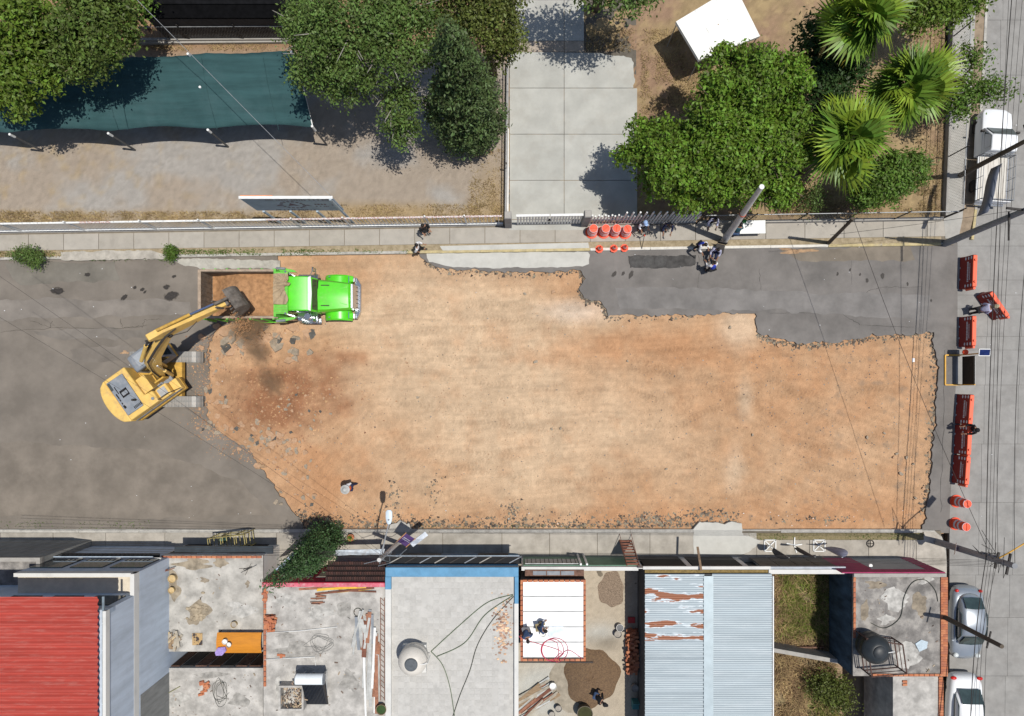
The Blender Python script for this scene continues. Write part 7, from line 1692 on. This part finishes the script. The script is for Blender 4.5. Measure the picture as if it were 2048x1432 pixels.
wh = thing('coil_shadow_ring', 'small dark spoked ring standing in for a coil shadow on the south pavement', 'ring', (*P(1738, 1086), .135))  # cast shadow of a cable coil, modelled as a flat dark ring
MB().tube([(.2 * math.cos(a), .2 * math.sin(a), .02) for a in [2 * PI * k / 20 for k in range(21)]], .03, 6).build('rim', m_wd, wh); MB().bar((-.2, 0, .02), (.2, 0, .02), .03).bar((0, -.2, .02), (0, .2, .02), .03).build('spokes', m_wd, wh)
cone_tree('cypress_tree', 'slender dark cypress leaning outward in front of the crimson house', P(667, 1070), 9.6, .95, leafm('leaf_cypress_south', (.045, .095, .028), .4, .12), 22000, .13, 41, z0=.8)
rosette('yucca_plant', 'spiky green yucca at the foot of the slender cypress', (650, 1072), 60, 1.1, leafm('yucca_leaf', (.13, .22, .04), .3, .2), .1)
rosette('potted_plant', 'small leafy plant in a brick-red pot beside the cypress shadow', (705, 1072), 18, .35, lf_mid, .45)
tag(MB().lathe([(.14, .1), (.2, .45), (.17, .45), (0, .42)], n=14, cap=False).build('plant_pot', m_brick[0], smooth='auto'), 'brick-red pot on the south pavement by the cypress', 'pot').location = (*P(705, 1072), .02)
# ================================================================ RUBBLE
m_ch = [M('asphalt_chunk_dusty', (.43, .27, .165), .95, .22, 3, bump=.4, grime=.4, grime_col=(.22, .18, .14), gscale=3), M('asphalt_chunk_grey', (.30, .25, .19), .95, .22, 3, bump=.4, grime=.4, grime_col=(.38, .25, .15), gscale=2.5), M('asphalt_chunk_dark', (.10, .095, .085), .95, .25, 3, bump=.5)]
r = random.Random(77); chm = []
for i in range(15):
    k = r.randint(4, 6); pts = []
    for q in range(k): a = 2 * PI * q / k + r.uniform(-.35, .35); d = r.uniform(.55, 1.0); pts.append((d * math.cos(a), d * math.sin(a) * r.uniform(.6, 1)))
    mb = MB(); n = len(pts); mb.add([(x * 1.04, y * 1.04, 0) for x, y in pts] + [(x, y, .17) for x, y in pts], [tuple(range(n - 1, -1, -1)), tuple(range(n, 2 * n))] + [(a, (a + 1) % n, n + (a + 1) % n, n + a) for a in range(n)])
    me = mb.mesh('asphalt_chunk'); me.materials.append(m_ch[(0, 0, 1, 0, 1, 0, 2, 0, 0, 1, 0, 1, 0, 0, 1)[i]]); chm.append(me)
def ground_z(px, py):
    x, y = P(px, py); return float(dirt_h(np.array([[x]]), np.array([[y]]))[0, 0])
def inleft(px, py):                               # left asphalt boundary
    e = [(640, 530), (650, 440), (690, 418), (760, 420), (830, 412), (868, 445), (903, 500), (945, 530), (975, 548), (1010, 575), (1066, 615)]
    for (a, b), (c, d) in zip(e[:-1], e[1:]):
        if a <= py <= c: return px < b + (d - b) * (py - a) / (c - a)
    return False
def chunk(px, py, s, g):
    z = .015 if inleft(px, py) else ground_z(px, py)
    o = link('asphalt_chunk', r.choice(chm), None, (*P(px, py), z - .015), (r.gauss(0, .24), r.gauss(0, .24), r.uniform(0, 6.28)), (s, s, min(1.0, max(.4, s * 1.6))))
    tag(o, 'broken asphalt chunk lying in the rubble around the digger', 'rubble', g); return o
G1 = 'broken asphalt chunks around the digger'
for i in range(56): chunk(r.gauss(525, 46), r.gauss(678, 19), r.uniform(.14, .5), G1)
for i in range(48): chunk(r.gauss(436, 16), r.uniform(690, 865), r.uniform(.08, .26), G1)
for i in range(72):
    t = r.random(); chunk(490 + 110 * t + r.gauss(0, 22), 865 + 30 * t + r.gauss(0, 16), r.uniform(.09, .26), G1)
for i in range(26): chunk(r.gauss(600, 35), r.gauss(815, 26), r.uniform(.07, .16), G1)
for i in range(22): chunk(r.uniform(545, 640), r.uniform(920, 1035), r.uniform(.1, .22), G1)
for (x, y, s) in [(541, 878, .22), (590, 880, .24), (514, 932, .25)]: chunk(x, y, s, G1)
# pebbles and crumbs, too many to count
def crumbs(name, pts, smin, smax, mat, label, onroad=False):
    V, F = [], []; n = len(pts); pts = np.array(pts)
    X, Y = (pts[:, 0] - CX) / S, (CY - pts[:, 1]) / S
    Z = dirt_h(X[None], Y[None])[0] if not onroad else np.full(n, .0)
    base = np.array([(1, 0, 0), (-.5, .87, 0), (-.5, -.87, 0), (.3, .2, .8), (-.4, .1, .7)])
    tri = np.array([(0, 1, 3), (1, 4, 3), (1, 2, 4), (2, 0, 3), (2, 3, 4)])
    s = NP.uniform(smin, smax, n) * NP.uniform(.5, 1.3, n); a = NP.uniform(0, 6.28, n); st = NP.uniform(.5, 1.1, n)
    bx = base[None] * np.stack([s, s * st, s * .8], -1)[:, None]
    ca, sa = np.cos(a)[:, None], np.sin(a)[:, None]
    VV = np.stack([bx[..., 0] * ca - bx[..., 1] * sa + X[:, None], bx[..., 0] * sa + bx[..., 1] * ca + Y[:, None], bx[..., 2] + Z[:, None] - .005], -1)
    FF = tri[None] + (np.arange(n) * 5)[:, None, None]
    o = bpy.data.objects.new(name, npmesh(name, VV.reshape(-1, 3), FF.reshape(-1, 3), mat)); COL.objects.link(o); return stuff(o, label, 'gravel')
m_crg = M('crumb_grey', (.17, .155, .14), .95, .3, 1, island=.6); m_cro = M('crumb_soil', (.34, .20, .11), .95, .3, 1, island=.3)
pts = []
while len(pts) < 2600:
    x, y = r.uniform(430, 1865), r.uniform(530, 1050); w = .25 + .75 * min(1, max(0, (x - 1200) / 500)) + .8 * math.exp(-((y - 1035) / 18) ** 2)
    if r.random() < w * .8 and not inleft(x, y) and not (y < 690 and x > 1170): pts.append((x, y))
crumbs('pebbles', pts, .015, .06, m_crg, 'grey pebbles scattered over the excavated dirt')
pts = []
edge = [(1868, 664), (1800, 672), (1740, 675), (1700, 684), (1640, 689), (1590, 688), (1545, 680), (1516, 668)]
for (a, b) in zip(edge[:-1], edge[1:]):
    for i in range(70): t = r.random(); pts.append((a[0] + (b[0] - a[0]) * t, a[1] + (b[1] - a[1]) * t + abs(r.gauss(0, 6)) - 2))
edge = [(1877, 740), (1870, 860), (1862, 960), (1852, 1030)]
for (a, b) in zip([(1868, 664)] + edge[:-1], edge):
    for i in range(80): t = r.random(); pts.append((a[0] + (b[0] - a[0]) * t - abs(r.gauss(0, 8)), a[1] + (b[1] - a[1]) * t))
edge = [(1400, 630), (1216, 634), (1203, 604), (1168, 596), (1158, 577), (1171, 557), (1160, 540), (1050, 546), (960, 541), (880, 536), (850, 520)]
for (a, b) in zip(edge[:-1], edge[1:]):
    for i in range(60): t = r.random(); pts.append((a[0] + (b[0] - a[0]) * t + r.gauss(0, 2), a[1] + (b[1] - a[1]) * t + abs(r.gauss(0, 5))))
for i in range(1500): pts.append((r.uniform(610, 1480), 1056 - abs(r.gauss(0, 9)) * (1 + (r.random() < .2))))
for i in range(220): pts.append((605 + r.gauss(0, 12), 1040 + r.gauss(0, 12)))
for (cx_, cy_, sx_, sy_, k_) in [(640, 1047, 22, 5, 120), (830, 1048, 40, 4, 160), (1030, 1026, 12, 12, 120), (1310, 1040, 40, 6, 260), (1410, 1030, 30, 6, 140), (790, 1000, 10, 22, 60), (870, 985, 8, 20, 50), (1640, 1040, 50, 4, 90)]:
    pts += [(cx_ + r.gauss(0, sx_), min(1056, cy_ + r.gauss(0, sy_))) for q in range(k_)]
crumbs('edge_crumbs', pts, .02, .13, M('crumb_edge', (.15, .125, .095), .95, .3, 1, island=.6), 'broken asphalt crumbs along the cut edges of the dirt')
pts = [(r.uniform(560, 1850), r.uniform(540, 1050)) for i in range(9000)]; pts = [p for p in pts if not inleft(*p) and not (p[1] < 690 and p[0] > 1170)]
crumbs('soil_grains', pts, .012, .045, M('grain_soil', (.40, .245, .145), .95, .3, 1, island=.35), 'loose soil grains over the graded dirt')
pts = [(r.gauss(560, 70), r.gauss(790, 70)) for i in range(1500)]; pts = [p for p in pts if not inleft(*p)]
crumbs('soil_clods', pts, .02, .09, m_cro, 'soil clods over the freshly dug heap')
pts = [(r.gauss(422, 22), r.uniform(670, 880)) for i in range(2200)] + [(r.gauss(490, 30), r.gauss(895, 14)) for i in range(700)]; pts = [p for p in pts if inleft(*p)] + [(r.uniform(1220, 1860), 640 + r.uniform(0, 40) * .8 - 12) for i in range(0)]
crumbs('road_crumbs', pts, .015, .06, m_cro, 'orange soil crumbs spilled on the left asphalt', True)
for i, (x, y, s) in enumerate([(1814, 915, .13), (1788, 915, .11), (1803, 948, .17), (1795, 908, .12), (1828, 928, .1), (1847, 977, .13), (1735, 875, .12), (1770, 867, .1), (1832, 996, .12), (1556, 690, .16), (1333, 938, .1), (1505, 870, .1), (1461, 655, .12), (1107, 582, .18), (1050, 587, .13), (1071, 723, .16), (835, 795, .13), (813, 725, .1), (1122, 857, .1), (1104, 858, .1), (1255, 722, .1), (1145, 545, .1)]):
    o = link('stone', chm[(2, 5, 9, 4)[i % 4]], None, (*P(x, y), ground_z(x, y) - .02), (.1, .05, i * 1.3), (s, s, .7)); tag(o, 'grey stone lying loose on the excavated dirt', 'stone', 'loose grey stones on the dirt')
# litter
m_pap = M('paper_white', (.75, .76, .78), .7)
rr = random.Random(5); mb = MB()
for i in range(110):
    x, y = rr.choice([(rr.uniform(0, 1900), rr.uniform(495, 660)), (rr.uniform(0, 600), rr.uniform(660, 1050)), (rr.uniform(700, 1830), rr.uniform(1020, 1056)), (rr.uniform(1900, 2040), rr.uniform(0, 1100))])
    s = rr.uniform(.012, .032); p = P(x, y); zz = .135 if y < 515 else .02
    mb.add([(p[0] - s, p[1] - s * .6, zz), (p[0] + s, p[1] - s * .5, zz + .01), (p[0] + s * .9, p[1] + s * .6, zz + .015), (p[0] - s, p[1] + s * .5, zz)], [(0, 1, 2, 3)])
stuff(mb.build('litter', m_pap), 'tiny scraps of white litter on road and dirt', 'litter')
tag(MB().box(-.07, .07, -.11, .11, 0, .015).build('paper_scrap', m_pap), 'white paper scrap on the dirt near its right edge', 'paper').location = (*P(1829, 720), -.12)
# ================================================================ DUST PLUME
mv = bpy.data.materials.new('dust_volume'); mv.use_nodes = True; n, l = mv.node_tree.nodes, mv.node_tree.links
n.remove(n['Principled BSDF']); pv = n.new('ShaderNodeVolumePrincipled'); pv.inputs['Color'].default_value = (.72, .55, .38, 1); pv.inputs['Anisotropy'].default_value = .2
tc = n.new('ShaderNodeTexCoord'); nz = n.new('ShaderNodeTexNoise'); nz.inputs['Scale'].default_value = 1.6; nz.inputs['Detail'].default_value = 4
l.new(tc.outputs['Object'], nz.inputs[0]); ln = n.new('ShaderNodeVectorMath'); ln.operation = 'LENGTH'; l.new(tc.outputs['Object'], ln.inputs[0])
a1 = n.new('ShaderNodeMapRange'); a1.inputs[1].default_value = 1.0; a1.inputs[2].default_value = .1; a1.inputs[3].default_value = 0; a1.inputs[4].default_value = 1; l.new(ln.outputs['Value'], a1.inputs[0])
a2 = n.new('ShaderNodeMapRange'); a2.inputs[1].default_value = .42; a2.inputs[2].default_value = .68; a2.inputs[3].default_value = 0; a2.inputs[4].default_value = 4.0; l.new(nz.outputs[0], a2.inputs[0])
mu = n.new('ShaderNodeMath'); mu.operation = 'MULTIPLY'; l.new(a1.outputs[0], mu.inputs[0]); l.new(a2.outputs[0], mu.inputs[1]); l.new(mu.outputs[0], pv.inputs['Density']); l.new(pv.outputs[0], n['Material Output'].inputs['Volume'])
for nm, lab, px, z, sc in [('dust_cloud', 'dense brown dust falling from the digger bucket beside the truck', (492, 655), 1.9, (1.3, 1.0, 1.3)), ('dust_cloud', 'brown dust streak trailing between truck and dug heap', (512, 702), 1.3, (.75, 1.15, .9)), ('dust_cloud', 'thin brown dust drifting over the dug heap', (540, 765), .9, (.8, 1.2, .7))]:
    o = MB().sphere((0, 0, 0), 1.0, 24, 14).build(nm, mv, smooth=True); o.location = (*P(*px, z), z); o.scale = sc; stuff(o, lab, 'dust'); o.rotation_euler = (0, 0, .5)
rr = random.Random(9); mb = MB()
for i in range(1500):
    x, y = P(492 + rr.gauss(0, 10), 648 + rr.gauss(0, 14), 2.2); zz = rr.uniform(.5, 3.4); s = rr.uniform(.006, .022); mb.box(x - s, x + s, y - s, y + s, zz, zz + s * 1.5)
stuff(mb.build('falling_soil', m_load), 'loose soil grains falling from the digger bucket', 'soil')
# ================================================================ PEOPLE
def skin_obj(name, verts, edges, radii, mat, parent, root=0, sub=1):
    me = bpy.data.meshes.new(name); me.from_pydata(verts, edges, []); me.materials.append(mat)
    o = bpy.data.objects.new(name, me); COL.objects.link(o); o.parent = parent
    m = o.modifiers.new('skin', 'SKIN'); m.use_smooth_shade = True
    for i, rr in enumerate(radii): me.skin_vertices[0].data[i].radius = rr if isinstance(rr, tuple) else (rr, rr)
    me.skin_vertices[0].data[root].use_root = True
    s = o.modifiers.new('sub', 'SUBSURF'); s.levels = s.render_levels = sub
    return o
m_skin = M('skin', (.34, .185, .115), .6, .08, 5); m_hair = M('hair_dark', (.018, .014, .012), .5, .2, 8)
def cl(name, c): return M('cloth_' + name, c, .85, .15, 6)
def person(label, px, rz, shirt, trousers, pose='stand', hat=None, z0=0.0, vest=None, hair=True, headz=1.62):
    """facing +x; placed by where the head is seen"""
    bend = {'stand': .05, 'walk': .08, 'bend': .55, 'lean': .3, 'sit': .15, 'crouch': .5}[pose]
    hip = {'sit': .50, 'crouch': .42}.get(pose, .93)
    cb, sb = math.cos(bend), math.sin(bend)
    def tor(f, y=0.0, x=0.0): return (sb * f + x * cb, y, hip + cb * f - x * sb)
    V, E, R = [], [], []
    def v(p, rr, par=None):
        V.append(p); R.append(rr); i = len(V) - 1
        if par is not None: E.append((par, i))
        return i
    pel = v(tor(0), (.145, .12)); wai = v(tor(.2), (.135, .105), pel); che = v(tor(.40), (.165, .12), wai); nk = v(tor(.54), .055, che); hd0 = v(tor(.62, 0, .02), (.075, .085), nk); hd = v(tor(.73, 0, .03), (.085, .1), hd0); v(tor(.81, 0, .02), (.06, .07), hd)
    arms = {}
    for s in (1, -1):
        sh = v(tor(.46, s * .18), .062, che)
        fw = {'walk': s * .18, 'bend': .22, 'lean': .3, 'sit': .24, 'crouch': .28}.get(pose, .1)
        el = v(tor(.20, s * .27, fw * .6), .047, sh); fz = .28 if pose in ('lean', 'sit', 'stand') else .0
        wr = v(tor(-.02 + fz * .6, s * .21, fw + .16), .034, el); pa = v(tor(-.08 + fz * .6, s * .2, fw + .24), (.038, .022), wr)
        arms[s] = (sh, el, wr)
        for q in range(5):
            dy = (-.03 + q * .018) * s; ln = (.05, .075, .08, .075, .06)[q] if q else .045
            a = v(tuple(np.array(V[pa]) + np.array([.02 if q else .0, dy - (.02 * s if q == 0 else 0), -.02])), .0095, pa)
            v(tuple(np.array(V[a]) + np.array([ln * .8, dy * .3, -ln * .5])), .008, a)
    legs = {}
    for s in (1, -1):
        st = {'walk': s * .22}.get(pose, .03 * s)
        hp = v((V[pel][0], s * .095, hip - .06), .085, pel)
        if pose == 'sit': kn, an = (.42, s * .13, .48), (.45, s * .13, .09)
        elif pose == 'crouch': kn, an = (.36, s * .17, .42), (.05, s * .15, .09)
        else: kn, an = (st * .5 + .03, s * .11, .49), (st, s * .115, .09)
        k = v(kn, .062, hp); a = v(an, .045, k); to = v((an[0] + .16, an[1], .045), (.042, .035), a); legs[s] = (hp, k, a, to)
    t = thing('person', label, 'person', (0, 0, 0), rz)
    hx, hy = V[hd][0], V[hd][1]; hz_ = V[hd][2]
    wx, wy = P(*px, z0 + hz_); c, s_ = math.cos(rz), math.sin(rz); t.location = (wx - hx * c, wy - hx * s_, z0)
    skin_obj('body', V, E, R, m_skin, t)
    g = 1.18
    tv = [V[pel], V[wai], V[che], tor(.5)]; tr = [(.17, .14), (.158, .128), (.188, .142), (.085, .075)]; te = [(0, 1), (1, 2), (2, 3)]
    for s in (1, -1):
        sh, el, wr = arms[s]; b = len(tv); tv += [V[sh], V[el], tuple(np.array(V[el]) * .25 + np.array(V[wr]) * .75)]; tr += [.08, .066, .05]; te += [(2, b), (b, b + 1), (b + 1, b + 2)]
    skin_obj('shirt', tv, te, tr, shirt, t)
    pv_ = [V[pel]]; prr = [(.165, .14)]; pe = []
    for s in (1, -1):
        hp, k, a, to = legs[s]; b = len(pv_); pv_ += [V[hp], V[k], (V[a][0], V[a][1], V[a][2] + .02)]; prr += [.105, .08, .062]; pe += [(0, b), (b, b + 1), (b + 1, b + 2)]
    skin_obj('trousers', pv_, pe, prr, trousers, t)
    for s in (1, -1):
        an, to = V[legs[s][2]], V[legs[s][3]]
        MB().sphere(((an[0] + to[0]) / 2 + .01, an[1], .045), (.14, .055, .05), 10, 6).build('shoe', m_wd, t, smooth=True)
    if vest:
        skin_obj('vest', [V[pel], V[wai], tor(.43), tor(.52, .1), tor(.52, -.1)], [(0, 1), (1, 2), (2, 3), (2, 4)], [(.178, .15), (.168, .138), (.19, .152), (.09, .08), (.09, .08)], vest, t)
    top = tor(.77, 0, .015)
    if hair: MB().sphere((top[0] - .02, top[1], top[2] + .005), (.108, .096, .105), 14, 8).build('hair', m_hair, t, smooth=True)
    if hat:
        kind, mt = hat
        MB().lathe([(.125, 0), (.12, .06), (.08, .115), (0, .13)] if kind != 'hat' else [(.26, -.02), (.24, .0), (.13, .02), (.12, .09), (.07, .13), (0, .135)], (top[0], top[1], top[2] + .015), 18, cap=False).build('hat', mt, t, smooth=True)
        if kind == 'cap': MB().prism([(top[0] + .08 + .13 * math.cos(a), top[1] + .1 * math.sin(a)) for a in [-PI / 2 + PI * k / 8 for k in range(9)]], top[2] + .02, top[2] + .032).build('peak', mt, t)
    return t
cw, cbk, cnv, cbl, cgy = cl('white', (.68, .68, .69)), cl('black', (.013, .013, .015)), cl('navy', (.016, .022, .06)), cl('blue', (.025, .05, .36)), cl('grey', (.16, .16, .17))
clav, ctl, cje, chv = cl('lavender', (.42, .42, .55)), cl('teal', (.03, .09, .12)), cl('denim', (.04, .07, .14)), cl('orange', (.78, .16, .04))
m_hatg = cl('hat_grey', (.42, .42, .40)); m_hatw = cl('hat_white', (.7, .7, .7))
person('person in white jacket and black trousers walking on the north pavement', (834, 490), .0, cw, cbk, 'walk', z0=.125)
person('person dressed in black standing by the picket fence', (846, 452), -1.0, cbk, cbk, 'stand', z0=.125)
person('person in white and blue shirt standing at the black tripod', (1291, 446), -1.2, cw, cbk, 'stand', ('cap', cl('light_blue', (.3, .42, .65))), .125)
person('person in navy shirt looking down at something grey in their hands', (1340, 452), -1.6, cnv, cgy, 'lean', None, .125)
person('person in navy vest with pale sleeves under the tree edge', (1432, 441), -1.57, clav, cbk, 'lean', None, .125, vest=cnv)
person('person in dark teal clothes standing at the folding table', (1482, 449), 1.4, ctl, cje, 'lean', None, .125)
person('person in blue vest and white sleeves at the kerb', (1412, 490), -.9, cw, cbk, 'lean', None, .12, vest=cbl)
person('person in blue vest seated on a black chair at the kerb', (1437, 500), -1.8, clav, cnv, 'sit', None, .12, vest=cnv)
person('person in blue vest standing on the asphalt facing the kerb', (1429, 524), 1.9, cw, cbk, 'lean', None, 0.0, vest=cbl)
person('worker in orange vest and pale round hat walking on the dirt', (690, 979), PI, cw, cnv, 'walk', ('hat', m_hatg), -.17, vest=chv)
person('person in lavender shirt stooping over the angled barrier', (1990, 613), .25, clav, cbk, 'bend', ('cap', cl('cap_tan', (.35, .3, .2))), 0)
person('person in black leaning on the middle joined barrier', (1953, 860), PI + .2, cbk, cnv, 'lean', ('cap', cbk), 0)
person('roofer in dark patterned clothes crouching at the left of the white roof', (1056, 1283), -1.3, cje, cgy, 'crouch', None, hE + .04)
person('roofer in blue bending beside a tray on the white roof', (1092, 1262), 0.1, cje, cl('khaki', (.3, .24, .13)), 'crouch', None, hE + .04)
person('person in black bending over pails in the yard', (1209, 1408), -.4, cbk, cje, 'bend', ('cap', cbk), .1)
# chair under the seated person, clipboard, sacks
ch = thing('folding_chair', 'black folding chair under the seated person at the kerb', 'chair', (*P(1440, 497, .45), .0), -1.8)
MB().box(-.24, .24, -.24, .24, .44, .48).build('seat', m_wd, ch); MB().box(-.28, -.24, -.24, .24, .55, .95).build('backrest', m_wd, ch)
for x in (-.22, .22):
    for y in (-.22, .22): MB().cyl((x, y, .0), (x, y, .44), .015, n=6).build('leg', m_wd, ch)
tag(MB().box(-.38, .38, -.28, .28, .0, .05).build('roof_tray', M('tray_pale', (.62, .7, .78), .5)), 'pale blue tray in front of the roofers on the white roof', 'tray').location = (*P(1112, 1264, hE + .1), hE + .05)
bucket('white paint pail between the two roofers', (1086, 1268), hE + .04, .16, .22, m_wht, m_wht)
tag(MB().sphere((0, 0, .12), (.26, .22, .14), 12, 7).build('sack', m_hatg, smooth=True), 'grey round sack on the ground beside the person under the tree', 'sack').location = (*P(1416, 449), .13)
